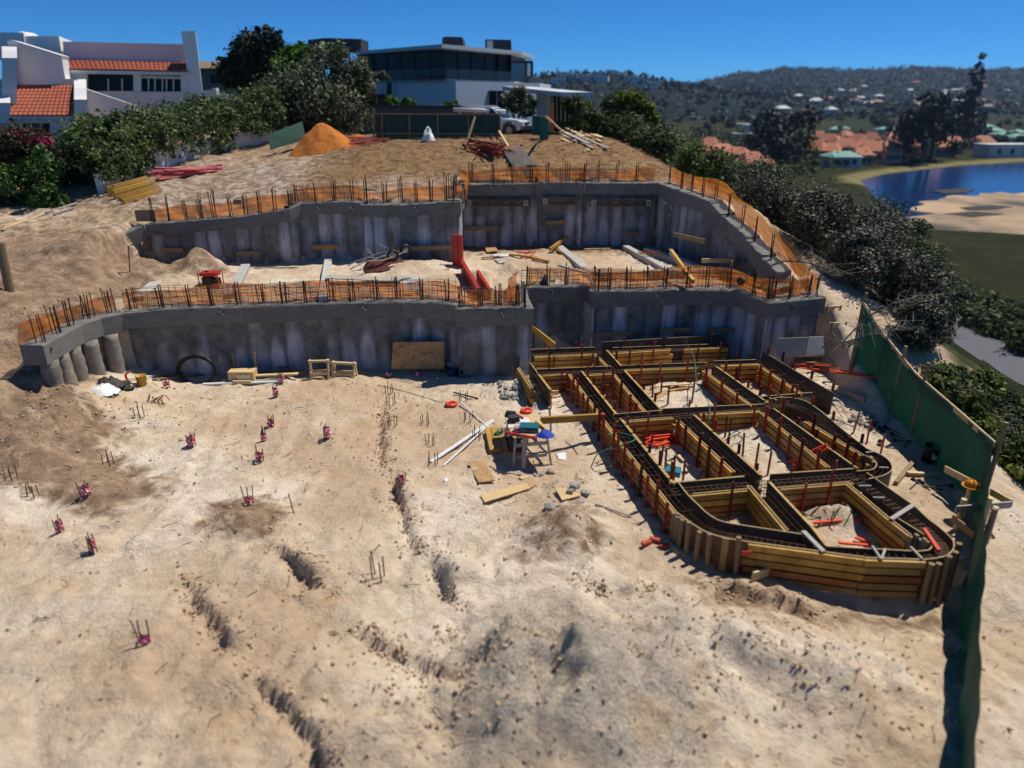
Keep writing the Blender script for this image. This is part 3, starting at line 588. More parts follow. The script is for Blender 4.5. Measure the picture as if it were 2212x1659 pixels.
# ------------------------------------------------------------------ painted numbers and survey targets
def text(parent, s, p, size, mat, face=(0, -1, 0), name='painted_number'):
    c = bpy.data.curves.new('t', 'FONT'); c.body = s; c.size = size; c.align_x = 'CENTER'; c.align_y = 'CENTER'; c.extrude = 0.002
    o = bpy.data.objects.new('t', c); COL.objects.link(o); bpy.context.view_layer.update()
    me = bpy.data.meshes.new_from_object(o.evaluated_get(bpy.context.evaluated_depsgraph_get())); bpy.data.objects.remove(o)
    f = Vector(face).normalized(); M = Matrix((Vector((-f.y, f.x, 0)), Vector((0, 0, 1)), f)).transposed()
    V = [M @ v.co + Vector(p) for v in me.vertices]; Fc = [tuple(q.vertices) for q in me.polygons]
    return mk(name, V, Fc, mat, parent)
M_GRN = pm('green marker paint', '1f5a35', 0.8, 0.2); M_BLK = pm('black paint', '121212', 0.7, 0.2); M_WHT = pm('white paint', 'd8d8d6', 0.6, 0.08)
text(RW, '50', PD(1436, 641, 21.0), 0.17, M_GRN); text(RW, '70', (8.2, 19.97, 1.9), 0.17, M_GRN, (0.32, -0.95, 0)); text(RW, '69', (8.75, 20.14, 1.9), 0.13, M_GRN, (0.32, -0.95, 0)); text(RW, '51', (9.05, 20.24, 1.9), 0.13, M_GRN, (0.32, -0.95, 0))
text(RW, '71', PD(1520, 641, 21.2), 0.13, M_GRN); text(LW, 'P', (-11.27, 16.3, 1.9), 0.2, M_BLK, (1, 0, 0)) 
for k, x in enumerate((1035, 1108, 1148, 1283, 1318, 1358)): text(UR, str(41 + k * 3), PD(x, 407, 28.0), 0.15, M_GRN)
def target(parent, px, py, Y):
    p = PD(px, py, Y - 0.03); MB().bar(p - Vector((0.045, 0, 0)), p + Vector((0.045, 0, 0)), 0.01, 0.12).build('survey_target', M_BLK, parent)
    for dx, dz in ((-.02, .03), (.02, -.03)): MB().bar(p + Vector((dx - .018, -.008, dz)), p + Vector((dx + .018, -.008, dz)), 0.004, 0.045).build('target_mark', M_WHT, parent)
for a in ((479, 676, 19.17), (787, 667, 19.6)): target(LW, *a)
target(BK, 1086, 680, 19.05); target(RW, 1194, 629, 21.4); target(RW, 1418, 637, 21.0)
for a in ((687, 449, 25.3), (760, 451, 25.3), (898, 451, 25.2)): target(UL, *a)
for a in ((1062, 407, 28.1), (1180, 401, 28.0), (1252, 401, 28.0), (1393, 404, 28.15)): target(UR, *a)
# ------------------------------------------------------------------ orange barrier net
def m_net():
    t = NT('orange barrier net'); uv = t.n('UVMap').outputs[0]; sx = t.n('SeparateXYZ'); t.l(uv, sx.inputs[0])
    st = t.math('GREATER_THAN', t.math('FRACT', t.math('MULTIPLY', sx.outputs[1], 5.2)), 0.5)
    nz = t.noise(t.coord('UV', (1.3, 3, 1)), 2.5, 3, 0.6)
    a = t.mix(st, lin('e0702a'), lin('d09a34')); a = t.mix(t.ramp(nz, [(0.4, (0,) * 3), (0.7, (0.5,) * 3)]), a, lin('c05a26')); t.col(a); t.set(0.6)
    hx = t.math('GREATER_THAN', t.math('FRACT', t.math('MULTIPLY', sx.outputs[0], 22)), 0.38); hy = t.math('GREATER_THAN', t.math('FRACT', t.math('MULTIPLY', sx.outputs[1], 26)), 0.62)
    ho = t.math('MULTIPLY', hx, hy); tr = t.n('BsdfTransparent'); mx = t.n('MixShader'); t.l(ho, mx.inputs[0]); tl = t.n('BsdfTranslucent'); t.l(a, tl.inputs[0]); m2 = t.n('MixShader'); m2.inputs[0].default_value = .55; t.l(t.b.outputs[0], m2.inputs[1]); t.l(tl.outputs[0], m2.inputs[2]); t.l(m2.outputs[0], mx.inputs[1]); t.l(tr.outputs[0], mx.inputs[2]); t.l(mx.outputs[0], t.o.inputs[0])
    return t.m
M_NET = m_net()
def net(path, zs, hgt, label, seed):
    r2 = random.Random(seed); q = smoothpath([Vector((x, y, z)) for (x, y), z in zip(path, zs)], 10); q = resample(q, 0.12); V = []; U = []; s = 0; rows = 6; n = len(q); ph = r2.uniform(0, 9)
    for i, p in enumerate(q):
        if i: s += (p - q[i-1]).length
        d = (q[min(i + 1, n - 1)] - q[max(i - 1, 0)]); d = Vector((-d.y, d.x, 0)).normalized()
        sag = 0.05 * math.sin(s * 2.1 + ph) + 0.05 * math.sin(s * 0.77 + ph * 2)
        for j in range(rows + 1):
            f = j / rows; V.append(p + d * (0.05 * math.sin(s * 3.3 + f * 2 + ph) + 0.03 * math.sin(s * 8 + f * 5)) + Vector((0, 0, f * (hgt + sag)))); U.append((s, f * hgt))
    Fc = [(i * (rows + 1) + j, (i + 1) * (rows + 1) + j, (i + 1) * (rows + 1) + j + 1, i * (rows + 1) + j + 1) for i in range(n - 1) for j in range(rows)]
    mk('barrier_net', V, Fc, M_NET, uv=U, smooth=True, label=label, cat='net', group='orange barrier nets along the walls')
bk = lambda pl, d=0.48: off2(pl, d)
net(bk(W1F[0:5]) , [2.08] * 5, 0.5, 'orange barrier net along the curved end of the lower wall', 1)
p_ = bk(W1F[4:11]); net(p_, [2.14] * 7, 0.52, 'orange and yellow barrier net along the long lower wall', 2)
net([(-1.35, 19.45), (0.25, 19.6)], [2.15] * 2, 0.5, 'striped orange barrier net across the projecting block', 3)
net([(0.22, 19.6), (-0.15, 20.5), (0.2, 21.75)], [2.15] * 3, 0.5, 'orange barrier net folded back beside the projecting block', 33)
net([(0.5, 21.95), (2.2, 22.15), (2.75, 21.5), (5.6, 21.8), (6.95, 21.75), (7.6, 20.3), (9.0, 20.8)], [2.15] * 7, 0.55, 'orange barrier net along the lower right wall with sagging top', 4)
net(bk(W2L), [z - 0.02 for z in W2LZ], 0.5, 'orange barrier net along the upper left wall', 5)
net([(-1.55, 25.6), (-1.7, 26.8), (-1.75, 28.5)], [4.3, 4.4, 4.5], 0.6, 'orange barrier net at the corner between the two upper walls', 6)
net(bk(W2R), [z - 0.02 for z in W2RZ], 0.52, 'orange barrier net along the upper right wall', 7)
net(bk(WING, 0.62) + [(8.9, 20.95), (9.15, 20.75)], [z + 0.02 for z in WINGZ] + [2.3, 2.2], 0.55, 'orange barrier net descending beside the stepped wing wall', 8)
# ================================================================== TIMBER FORMWORK FOR THE FOUNDATION BEAMS
ZT = 0.6
M_PLY = pm('dark film faced plywood', '4a4139', 0.6, 0.25, 2.5, 0.1, 20, dirt='7d705c', dirtamt=0.45); M_PLYB = pm('brown plywood', '7a5632', 0.75, 0.3, 2.0, 0.1, 20, dirt='4a3524', dirtamt=0.6); M_PLYE = pm('plywood edge', 'b39a6c', 0.8, 0.2, 6)
def tim_mat(name, c): 
    t = NT(name); t.set(0.6, 0, 0.35); co = t.coord('Object'); n = t.noise(co, 2.2, 5, 0.7); n2 = t.noise(co, 9, 4, 0.7, 0.5); oi = t.n('ObjectInfo').outputs['Random']
    cc = lin(c); a = t.ramp(n, [(0.3, tuple(v * 0.62 for v in cc)), (0.55, cc), (0.75, tuple(min(1, v * 1.2) for v in cc))])
    a = t.mix(t.ramp(n2, [(0.5, (0,) * 3), (0.68, (0.65,) * 3)]), a, lin('6d5a33')); a = t.mix(t.ramp(t.noise(co, 1.1, 3), [(0.55, (0,) * 3), (0.7, (0.45,) * 3)]), a, lin('a9967a'))
    x = t.n('VectorMath'); x.operation = 'SCALE'; t.l(a, x.inputs[0]); t.l(t.math('ADD', 0.72, t.math('MULTIPLY', oi, 0.45)), x.inputs['Scale']); t.col(x.outputs[0]); t.bump(n2, 0.2, 0.01); return t.m
M_YEL = tim_mat('yellow shutter timber', 'c29440'); M_ORG = tim_mat('orange shutter timber', 'a8682e'); M_BRN = tim_mat('bare shutter timber', '9b7b4a')
M_STK = pm('orange steel stake', 'a53a22', 0.55, 0.25, 6, 0.2, 40, dirt='5d2a1c', dirtamt=0.6); M_STKD = pm('rusty steel stake', '6a2a1e', 0.7, 0.3, 6, 0.2, 40, dirt='3a211b')
M_ORGP = pm('orange painted tube', 'dd4a1e', 0.5, 0.15, 4, 0.1, 40, dirt='9a3a20', dirtamt=0.3); M_RTIP = pm('red beam end', 'c23a24', 0.6, 0.15)
FW = thing('foundation_formwork', 'yellow timber and dark plywood formwork grid for foundation beams on the sand', 'formwork', (5, 15, 0))
rf = random.Random(21)
def L_stake(p, top, bot, ang, mat, parent, lean=(0, 0)):
    p = Vector((p.x, p.y, 0)); a = p + Vector((0, 0, bot)); b = p + Vector((lean[0], lean[1], top)); c, s = math.cos(ang), math.sin(ang); w_, t_ = 0.05, 0.013
    m = MB(); m.prof(a, b, [(0, 0), (w_, 0), (w_, t_), (t_, t_), (t_, w_), (0, w_)], (c, s, 0)); return m.build('steel_stake', mat, parent)
def panel(pts, side, nb=4, stakes=0.62, hgt=None, curved=False, timbers=True, ply=True, zt=ZT, dark=True, tie=True, cols=None, smat=None, lm=None):
    """one shutter: a plywood lining along pts (picture points on the top plane) with boards stacked on one side (+1 left of the run, -1 right)"""
    q = [P(a, b, zt) for a, b in pts]
    if curved: q = smoothpath(q, 6)
    hgt = hgt or nb * 0.15; n = len(q); out = []
    for i in range(n):
        d = q[min(i + 1, n - 1)] - q[max(i - 1, 0)]; d = Vector((d.x, d.y, 0)).normalized(); out.append(Vector((-d.y, d.x, 0)) * side)
    pan = mk('panel_lining', *ribbon(q, out, 0.0, 0.02, 0.012, -hgt), lm or M_PLY, FW)
    mk('panel_edge', *ribbon(q, out, 0.001, 0.021, 0.017, 0.0125), M_PLYE, pan)
    if timbers:
        for k in range(nb):
            c = (cols[k] if cols else None) or ('y' if k == 0 else rf.choice('yyoob'))
            mt = {'y': M_YEL, 'o': M_ORG, 'b': M_BRN}[c]; z0 = -0.005 - k * 0.15 + rf.uniform(-.004, .006)
            e0, e1 = rf.uniform(-.05, .06), rf.uniform(-.05, .06); qq = [p.copy() for p in q]
            dd = (qq[1] - qq[0]).normalized(); qq[0] = qq[0] - dd * e0; dd = (qq[-1] - qq[-2]).normalized(); qq[-1] = qq[-1] + dd * e1
            mk('shutter_timber', *ribbon(qq, out, 0.024, 0.075, z0, z0 - 0.116), mt, pan)
        ln = (q[-1] - q[0]).length
        # battens behind, tying the boards
        for k in range(max(2, int(ln / 1.1))):
            f = (k + 0.5) / max(2, int(ln / 1.1)); i = min(n - 2, int(f * (n - 1))); p = q[i].lerp(q[i + 1], f * (n - 1) - i)
    if stakes:
        ln = sum((b - a).length for a, b in zip(q, q[1:])); m = max(1, int(ln / stakes)); tm = MB()
        for k in range(m):
            f = (k + 0.5 + rf.uniform(-.2, .2)) / m * ln; s = 0
            for i, (a, b) in enumerate(zip(q, q[1:])):
                l = (b - a).length
                if s + l >= f: break
                s += l
            p = a.lerp(b, (f - s) / l) + out[i] * rf.uniform(0.10, 0.13); d = (b - a).normalized()
            L_stake(p, zt + rf.uniform(0.12, 0.38), -0.15, math.atan2(d.y, d.x), smat or (M_STK if rf.random() < 0.75 else M_STKD), pan, (rf.gauss(0, .02), rf.gauss(0, .02)))
            if tie:
                for hz in (rf.uniform(0.42, 0.56), rf.uniform(0.1, 0.2)):
                    c = p.copy(); c.z = hz; e = c + out[i] * rf.uniform(0.08, 0.3) + d * rf.uniform(-.05, .05); e2 = c - out[i] * 0.5; tm.tube([e2, e], 0.008, 4)
        if tie: tm.build('tie_rods', M_REBAR, pan, kind='stuff')
    return pan
def ribbon(q, out, o0, o1, z0, z1):
    V = []; n = len(q)
    for p, o in zip(q, out):
        a, b = p + o * o0, p + o * o1
        V += [(a.x, a.y, p.z + z1), (b.x, b.y, p.z + z1), (b.x, b.y, p.z + z0), (a.x, a.y, p.z + z0)]
    Fc = [(i * 4 + k, (i + 1) * 4 + k, (i + 1) * 4 + (k + 1) % 4, i * 4 + (k + 1) % 4) for i in range(n - 1) for k in range(4)] + [(0, 1, 2, 3), tuple(range(4 * n - 1, 4 * n - 5, -1))]
    return V, Fc
# runs across the picture: pts run left to right, side -1 = boards towards the camera
for p in ([(1154, 770), (1279, 765)], [(1324, 762), (1449, 754)], [(1479, 754), (1572, 750)], [(1172, 811), (1227, 807)], [(1269, 809), (1324, 806)], [(1349, 799), (1509, 794)], [(1556, 789), (1638, 786)],
          [(1352, 909), (1452, 902)], [(1512, 894), (1641, 887)], [(1496, 1067), (1615, 1056)], [(1679, 1054), (1837, 1041)]):
    panel(p, -1, cols=['y', 'b' if p[0][0] % 2 else 'y', 'o' if p[0][1] > 780 else 'y', rf.choice('yob')])
for p in ([(1137, 756), (1284, 751)], [(1157, 799), (1317, 792)], [(1339, 791), (1524, 784)], [(1329, 896), (1424, 888)], [(1428, 884), (1650, 874)], [(1640, 858), (1755, 849)], [(1451, 1045), (1609, 1031)], [(1664, 1026), (1845, 1014)], [(1540, 781), (1634, 778)], [(1324, 752), (1575, 743)]):
    panel(p, 1, stakes=0.9, tie=False)
# tall dark boards standing behind the back row
a, b = P(1302, 739, 0.78), P(1449, 730, 0.78); mk('panel_lining', *ribbon([a, b, P(1566, 725, 0.78)], [Vector((0, 1, 0))] * 3, 0, 0.06, 0, -0.6), M_PLY, FW)
# runs away from the camera (pts run from far to near): side +1 = boards to the right, -1 = to the left as seen
Lf, Rt = -1, 1
panel([(1122, 794), (1152, 839)], Lf, stakes=0); panel([(1144, 784), (1160, 806)], Rt, stakes=0, timbers=False); panel([(1160, 808), (1186, 842)], Rt, stakes=0)
panel([(1233, 809), (1340, 952)], Lf, stakes=0.42); panel([(1341, 954), (1462, 1107)], Lf, nb=5, stakes=0.4)
panel([(1254, 802), (1329, 896)], Rt, stakes=0.55); panel([(1338, 905), (1451, 1045)], Rt, stakes=0.5)
panel([(1287, 764), (1314, 791)], Lf, stakes=0.8); panel([(1309, 757), (1339, 790)], Rt, stakes=0.8); panel([(1329, 809), (1397, 891)], Lf, stakes=0.55); panel([(1347, 801), (1424, 884)], Rt, stakes=0.7)
panel([(1522, 801), (1626, 876)], Lf); panel([(1545, 792), (1653, 868)], Rt)
panel([(1464, 905), (1589, 1021)], Lf, stakes=0.5); panel([(1496, 896), (1640, 1027)], Rt, stakes=0.55)
panel([(1622, 1050), (1704, 1147)], Lf, stakes=0); panel([(1659, 1042), (1751, 1140), (1782, 1180)], Rt, stakes=0)
panel([(1648, 892), (1794, 1011)], Lf, stakes=0.5); panel([(1669, 883), (1849, 1012)], Rt, stakes=0.6); panel([(1745, 911), (1868, 985)], Lf, stakes=0.5)
panel([(1868, 985), (1885, 994), (1892, 1004), (1882, 1015), (1849, 1018)], 1, curved=True, timbers=False, stakes=0, hgt=0.45)
panel([(1653, 872), (1668, 863), (1692, 859), (1736, 866), (1772, 889)], 1, curved=True, timbers=False, stakes=0.5, hgt=0.55, tie=False)
panel([(1772, 889), (1827, 935), (1873, 971)], 1, timbers=False, stakes=0.9, hgt=0.5)
panel([(1873, 971), (1903, 984), (1920, 997), (1926, 1010), (1921, 1020), (1900, 1030), (1875, 1035)], 1, curved=True, timbers=False, stakes=0, hgt=0.55)
panel([(1638, 755), (1800, 850)], Rt, timbers=False, stakes=0.7, hgt=0.62); panel([(1643, 790), (1733, 850)], Lf, stakes=0.5); 
panel([(1871, 1022), (1974, 1094), (2006, 1124)], Rt, stakes=0, timbers=False, hgt=0.6); panel([(1831, 1043), (1921, 1119), (1969, 1156)], Lf, stakes=0)
panel([(2006, 1124), (2030, 1142), (2049, 1159), (2058, 1172), (2057, 1187), (2044, 1200), (2021, 1206), (1994, 1209)], 1, curved=True, timbers=False, stakes=0, hgt=0.8, lm=M_PLYB)
panel([(1941, 1121), (1991, 1152), (2009, 1169), (2014, 1182), (2006, 1190), (1984, 1193)], -1, curved=True, timbers=False, stakes=0, hgt=0.6)
panel([(1786, 1182), (1984, 1193)], 1, timbers=False, stakes=0)
panel([(1465, 1044), (1482, 1067), (1504, 1089), (1529, 1112), (1559, 1128), (1614, 1138), (1734, 1156)], 1, curved=True, timbers=False, stakes=0, hgt=0.62)
panel([(1462, 1107), (1499, 1134), (1529, 1151), (1566, 1162), (1611, 1170)], -1, curved=True, timbers=False, stakes=0, hgt=0.9, lm=M_PLYB)
panel([(1611, 1170), (1866, 1204)], -1, nb=5, stakes=0, hgt=0.78, cols=['y', 'y', 'y', 'o', 'b']); panel([(1867, 1205), (1994, 1209)], -1, nb=5, stakes=0, hgt=0.78, cols=['y', 'b', 'o', 'b', 'b'])
# red painted timber ends on the front run
for (x, y) in ((1613, 1196), (1857, 1233), (1996, 1226), (1886, 1214)):
    a = PD(x, y, P(x, 1190, ZT).y - 0.115); MB().bar(a - Vector((0.09, 0, 0)), a + Vector((0.09, 0, 0)), 0.012, 0.1).build('red_timber_end', M_RTIP, FW)
# round posts and boards holding the curved shutter
for i, (x, y) in enumerate([(1465, 1112), (1472, 1118), (1481, 1124), (1494, 1136), (1512, 1146), (1533, 1156), (1568, 1163), (1595, 1168)]):
    p = P(x, y, ZT); dn = Vector((-0.35, -0.94, 0)) * 0.09 if i > 3 else Vector((-0.8, -0.6, 0)) * 0.09; tp = rf.uniform(0.0, 0.14)
    m = MB()
    if i in (2, 3, 4, 5, 7): m.tube([p + dn + Vector((rf.uniform(-.04, .04), -.02, -1.1)), p + dn + Vector((0, 0, tp))], 0.045, 8)
    else: m.bar(p + dn + Vector((0, 0, -1.05)), p + dn + Vector((0, 0, tp * 0.6)), 0.11, 0.035, (0.3, 1, 0))
    m.build('timber_post', M_PLANK if i != 6 else M_BRN, FW)
for (x, y) in ((2002, 1210), (2018, 1208), (2036, 1205), (2050, 1196), (2058, 1178)):
    p = P(x, y, ZT) + Vector((0.05, -0.07, 0)); m = MB(); m.tube([p + Vector((rf.uniform(-.04, .04), -.04, -1.0)), p + Vector((0, 0, rf.uniform(-.05, .12)))], 0.05, 8); m.build('timber_post', M_PLANK, FW)
for (x, y) in ((1893, 1002), (1888, 992), (1880, 1008), (1668, 869), (1680, 866), (1690, 868), (1976, 1172), (1985, 1174), (1994, 1176), (2003, 1182), (2008, 1186)):
    p = P(x, y, ZT); MB().bar(p + Vector((-.02, .08, -0.6)), p + Vector((-.02, .08, rf.uniform(0, .14))), 0.08, 0.05, (1, 0.2, 0)).build('timber_post', M_PLANK, FW)
# loose crossbars on top
for i, (a, b, mt) in enumerate([((1735, 1148), (1779, 1192), M_GREY), ((1925, 1122), (1972, 1092), M_GREY), ((1884, 1180), (1903, 1208), M_GREY), ((1967, 1182), (1992, 1208), M_GREY), ((1912, 1186), (1905, 1207), M_GREY)]):
    MB().bar(P(*a, ZT + 0.03), P(*b, ZT + 0.03), 0.08 if i < 2 else 0.035, 0.035).build('cross_batten', mt, FW)
MB().bar(P(1996, 1143, ZT + 0.04), P(2028, 1190, ZT + 0.04), 0.055, 0.055).build('cross_batten', M_ORGP, FW)
for a, b in (((1855, 1050), (1882, 1050)), ((1886, 1075), (1911, 1076)), ((1870, 978), (1891, 976)), ((1899, 1010), (1920, 1011))): MB().bar(P(*a, ZT), P(*b, ZT), 0.03, 0.03).build('spacer', M_ZINC, FW)
# ------------------------------------------------------------------ reinforcement cages lying in the shutters
M_CAGE = pm('cage steel', '5a4030', 0.7, 0.35, 5, metal=0.3)
RC = thing('rebar_cage', 'dark steel reinforcement cages lying inside the formwork channels', 'rebar cage', (5, 15, 0.1))
def cage(pts, wd=0.24, curved=False, st=0.13):
    q = [P(a, b, ZT) for a, b in pts]
    if curved: q = smoothpath(q, 6)
    q = resample(q, 0.13); n = len(q); m = MB(); nr_ = []
    for i in range(n):
        d = q[min(i + 1, n - 1)] - q[max(i - 1, 0)]; nr_.append(Vector((-d.y, d.x, 0)).normalized())
    for o in (-wd / 2, 0, wd / 2):
        for z in (-0.07, -0.45): m.tube([p + k * o + Vector((0, 0, z)) for p, k in zip(q[::3] + [q[-1]], nr_[::3] + [nr_[-1]])], 0.010, 4)
    c = m.build('main_bars', M_CAGE, RC, kind='stuff'); m = MB()
    for p, k in zip(q, nr_):
        a, b = p + k * wd * 0.52, p - k * wd * 0.52; z0, z1 = Vector((0, 0, -0.46)), Vector((0, 0, -0.055 + rf.uniform(-.012, .012)))
        m.tube([a + z0, a + z1], 0.007, 3, False); m.tube([a + z1, b + z1], 0.007, 3, False); m.tube([b + z1, b + z0], 0.007, 3, False)
    m.build('stirrups', M_CAGE, c, kind='stuff')
cage([(1243, 806), (1335, 925), (1458, 1082)]); cage([(1459, 1083), (1495, 1118), (1528, 1140), (1570, 1152), (1612, 1158), (1790, 1186), (1990, 1200)], curved=True)
cage([(1990, 1200), (2022, 1199), (2036, 1188), (2034, 1172), (2010, 1148), (1975, 1118), (1850, 1030)], 0.2, curved=True)
cage([(1150, 763), (1300, 758)]); cage([(1310, 756), (1575, 746)]); cage([(1155, 804), (1335, 797)]); cage([(1335, 797), (1530, 788)]); cage([(1535, 785), (1636, 781)]); cage([(1300, 762), (1326, 790)])
cage([(1338, 803), (1412, 887)]); cage([(1330, 903), (1470, 893)]); cage([(1470, 893), (1652, 880)]); cage([(1534, 796), (1640, 873)]); cage([(1480, 899), (1612, 1024)]); cage([(1640, 1046), (1740, 1155)])
cage([(1455, 1056), (1620, 1042)]); cage([(1640, 1040), (1848, 1024)]); cage([(1659, 888), (1822, 1012)], 0.2); cage([(1655, 876), (1692, 868), (1735, 877), (1765, 895), (1870, 978)], 0.2, curved=True); cage([(1870, 978), (1900, 990), (1910, 1004), (1900, 1020), (1860, 1026)], 0.16, curved=True)
cage([(1640, 772), (1765, 850)]); cage([(1640, 862), (1750, 856)], 0.16); cage([(1132, 788), (1168, 842)])
# ================================================================== THINGS ON THE SITE
ro = random.Random(77)
M_TAPE = None
def m_tape():
    t = NT('red and white tape'); sx = t.n('SeparateXYZ'); t.l(t.coord('Object'), sx.inputs[0])
    s = t.math('FRACT', t.math('MULTIPLY', t.math('ADD', t.math('ADD', sx.outputs[2], t.math('MULTIPLY', sx.outputs[0], 0.7)), t.math('MULTIPLY', t.noise(t.coord('Object'), 6, 2), .25)), 12.0)); t.col(t.mix(t.math('GREATER_THAN', s, 0.33), lin('e0cfd2'), lin('c92a52'))); t.set(0.5); return t.m
M_TAPE = m_tape(); M_WHITE = pm('white plastic', 'd9d9d6', 0.5, 0.06, 3, 0.05); M_BLACK = pm('black plastic', '17181a', 0.5, 0.2, 4); M_TEAL = pm('teal plastic case', '12626e', 0.45, 0.12, 5)
M_RED = pm('red plastic', 'b5202a', 0.45, 0.12, 5); M_BLUE = pm('blue cloth', '1c3f9e', 0.8, 0.2, 6); M_GREEN = pm('green hose', '2f6f5c', 0.5, 0.15, 5); M_YBUC = pm('yellow bucket', 'b98a18', 0.5, 0.15, 5, dirt='6f5a2a')
M_OSB = pm('plywood sheet', 'b08a5a', 0.8, 0.25, 3.5, 0.1, 20, dirt='4c3320', dirtamt=0.9); M_OSBL = pm('pale plywood sheet', 'c9aa78', 0.8, 0.15, 1.6, 0.1, 20, dirt='a58253', dirtamt=0.4)
M_STONE = pm('broken concrete', '96928a', 0.9, 0.25, 6, 0.5, 20); M_DRUST = pm('dark tub', '1e2a2e', 0.5, 0.2, 4)
# ---- pile starter bars standing in the sand
def starters(x, y, tape, label, nb=4, hh=0.42, bend=0, taphgt=0.24, spread=0.08):
    p = G(x, y, -0.03); o = thing('starter_bars', label, 'rebar', p, 'pile starter bars standing out of the sand'); pts = []
    for k in range(nb):
        a = k * 2 * math.pi / nb + 0.6; c = p + Vector((math.cos(a) * spread, math.sin(a) * spread * 0.8, -0.05)); t = Vector((ro.gauss(0, .05) + bend * math.cos(a), ro.gauss(0, .05), 1)) * hh * ro.uniform(0.8, 1.1)
        m = MB(); m.tube([c, c + t], 0.011, 4); m.build('bar', M_REBAR, o); pts.append((c, t))
    if tape:
        m = MB(); V = []; n = 8; z0 = ro.uniform(0.06, 0.1)
        for j in range(4):
            for k in range(n):
                a = 2 * math.pi * k / n; r = spread * (1.15 - 0.1 * j / 3) * ro.uniform(0.5, 1.25); V.append(p + Vector((math.cos(a) * r + ro.uniform(-.01, .01), math.sin(a) * r * 0.9, z0 + taphgt * j / 3 + ro.uniform(-.02, .02))))
        m.add(V, [(j * n + k, j * n + (k + 1) % n, (j + 1) * n + (k + 1) % n, (j + 1) * n + k) for j in range(3) for k in range(n)]); m.build('barrier_tape', M_TAPE, o)
T = 'red and white taped starter bars '
for x, y, l in ((361, 838, T + 'near the yellow bucket'), (840, 817, T + 'below the leaning plywood sheet, left one'), (904, 814, T + 'below the leaning plywood sheet, right one'), (608, 828, T + 'beside the plank pile'),
                (596, 858, T + 'one step in front of the plank pile'), (586, 922, T + 'farthest of the row of three in mid floor'), (570, 953, T + 'middle of the row of three in mid floor'), (562, 997, T + 'nearest of the row of three in mid floor'),
                (415, 965, T + 'leaning, alone on the left of the floor'), (707, 946, T + 'on a small sand mound in mid floor'), (868, 1046, T + 'low stub beside the crumbled sand ridge'), (187, 1072, T + 'on a clod at the far left'),
                (131, 1150, T + 'left one of the pair in the left foreground'), (202, 1192, T + 'right one of the pair in the left foreground'), (282, 842, T + 'low ones beside the rubbish bags')):
    starters(x, y, True, l, hh=0.3 if 'low' in l else 0.44, taphgt=0.12 if 'low' in l else ro.uniform(.14, .22), spread=ro.uniform(.055, .08))
starters(538, 1088, True, 'bent starter bars with torn tape on the dark mound', 3, 0.55, 0.12, 0.1); starters(312, 1392, True, 'starter bars with torn tape at the blurred bottom left', 3, 0.5, 0.1, 0.1)
B = 'bare rusty starter bars '
for x, y, l in ((841, 850, B + 'at the far end of the crumbled ridge'), (845, 875, B + 'second from the far end of the crumbled ridge'), (849, 922, B + 'right of the crumbled ridge in mid floor'), (919, 918, B + 'between the ridge and the white pipes'),
                (1011, 912, B + 'behind the crossing white pipes'), (1001, 866, B + 'under the thin black rod'), (1061, 832, B + 'near the concrete rubble by the wall'), (931, 962, B + 'left of the long white pipe'), (1030, 950, B + 'between the white pipes and the yellow beams'),
                (935, 1006, B + 'at the near end of the long white pipe'), (302, 900, B + 'on the left floor below the black coil'), (235, 1004, B + 'on the brown slope at left'), (25, 1036, B + 'at the left edge of the picture'), (72, 1074, B + 'near the left edge beside the taped clod'), (818, 1252, B + 'tall, in the front left of the sand mound')):
    starters(x, y, False, l, hh=0.55 if 'tall' in l else 0.4, spread=0.11)
p = G(635, 1112); m = MB(); m.tube([p, p + Vector((-.03, 0, .3)), p + Vector((-.06, .02, .45))], 0.012, 4); m.build('steel_peg', M_REBAR, label='single bent steel peg in the sand below the mound', cat='peg')
m = MB(); p = G(340, 872)
for k in range(6): m.tube(smoothpath([p + Vector((ro.uniform(-.3, .3), ro.uniform(-.2, .2), 0)), p + Vector((ro.uniform(-.2, .2), ro.uniform(-.1, .1), ro.uniform(.1, .3))), p + Vector((ro.uniform(-.3, .3), ro.uniform(-.2, .2), 0))], 4), 0.012, 4)
m.build('wire_tangle', M_RUST, label='tangle of rusty wire on the sand near the rubbish bags', cat='wire')
# ---- boards, sheets, sticks
def stick(a, b, wd, h, mat, name, label, c, group=None, lift=0.0, za=None, zb=None, rnd=False, parent=None):
    A = G(*a) if za is None else P(*a, za); B_ = G(*b) if zb is None else P(*b, zb); up = Vector((0, 0, h / 2 + lift)); m = MB()
    if rnd: m.tube([A + up, B_ + up], wd / 2, 8)
    else: m.bar(A + up, B_ + up, wd, h)
    return m.build(name, mat, label=label, cat=c, group=group)
def sheet(pts, th, mat, name, label, c, lift=0.02, zs=None, group=None):
    q = [(G(*p) if zs is None else P(*p, zs[i])) + Vector((0, 0, lift)) for i, p in enumerate(pts)]
    m = MB(); m.prism(q, (0, 0, th)); return m.build(name, mat, label=label, cat=c, group=group)
sheet([(1011, 1005), (1046, 1003), (1070, 1045), (1034, 1049)], 0.018, M_OSB, 'plywood_board', 'orange brown plywood board flat on the sand below the yellow beams', 'board', .06)
sheet([(1037, 1075), (1137, 1051), (1147, 1061), (1047, 1092)], 0.02, M_OSBL, 'plywood_board', 'long pale plywood board lying on the sand in mid picture', 'board', 0.06)
sheet([(1136, 1050), (1146, 1046), (1160, 1052), (1148, 1060)], 0.02, M_OSB, 'plywood_offcut', 'small plywood offcut at the end of the long pale board', 'board', 0.06)
sheet([(1199, 1064), (1237, 1061), (1254, 1079), (1214, 1089)], 0.02, M_OSBL, 'plywood_board', 'square plywood board with stones on it', 'board', 0.07)
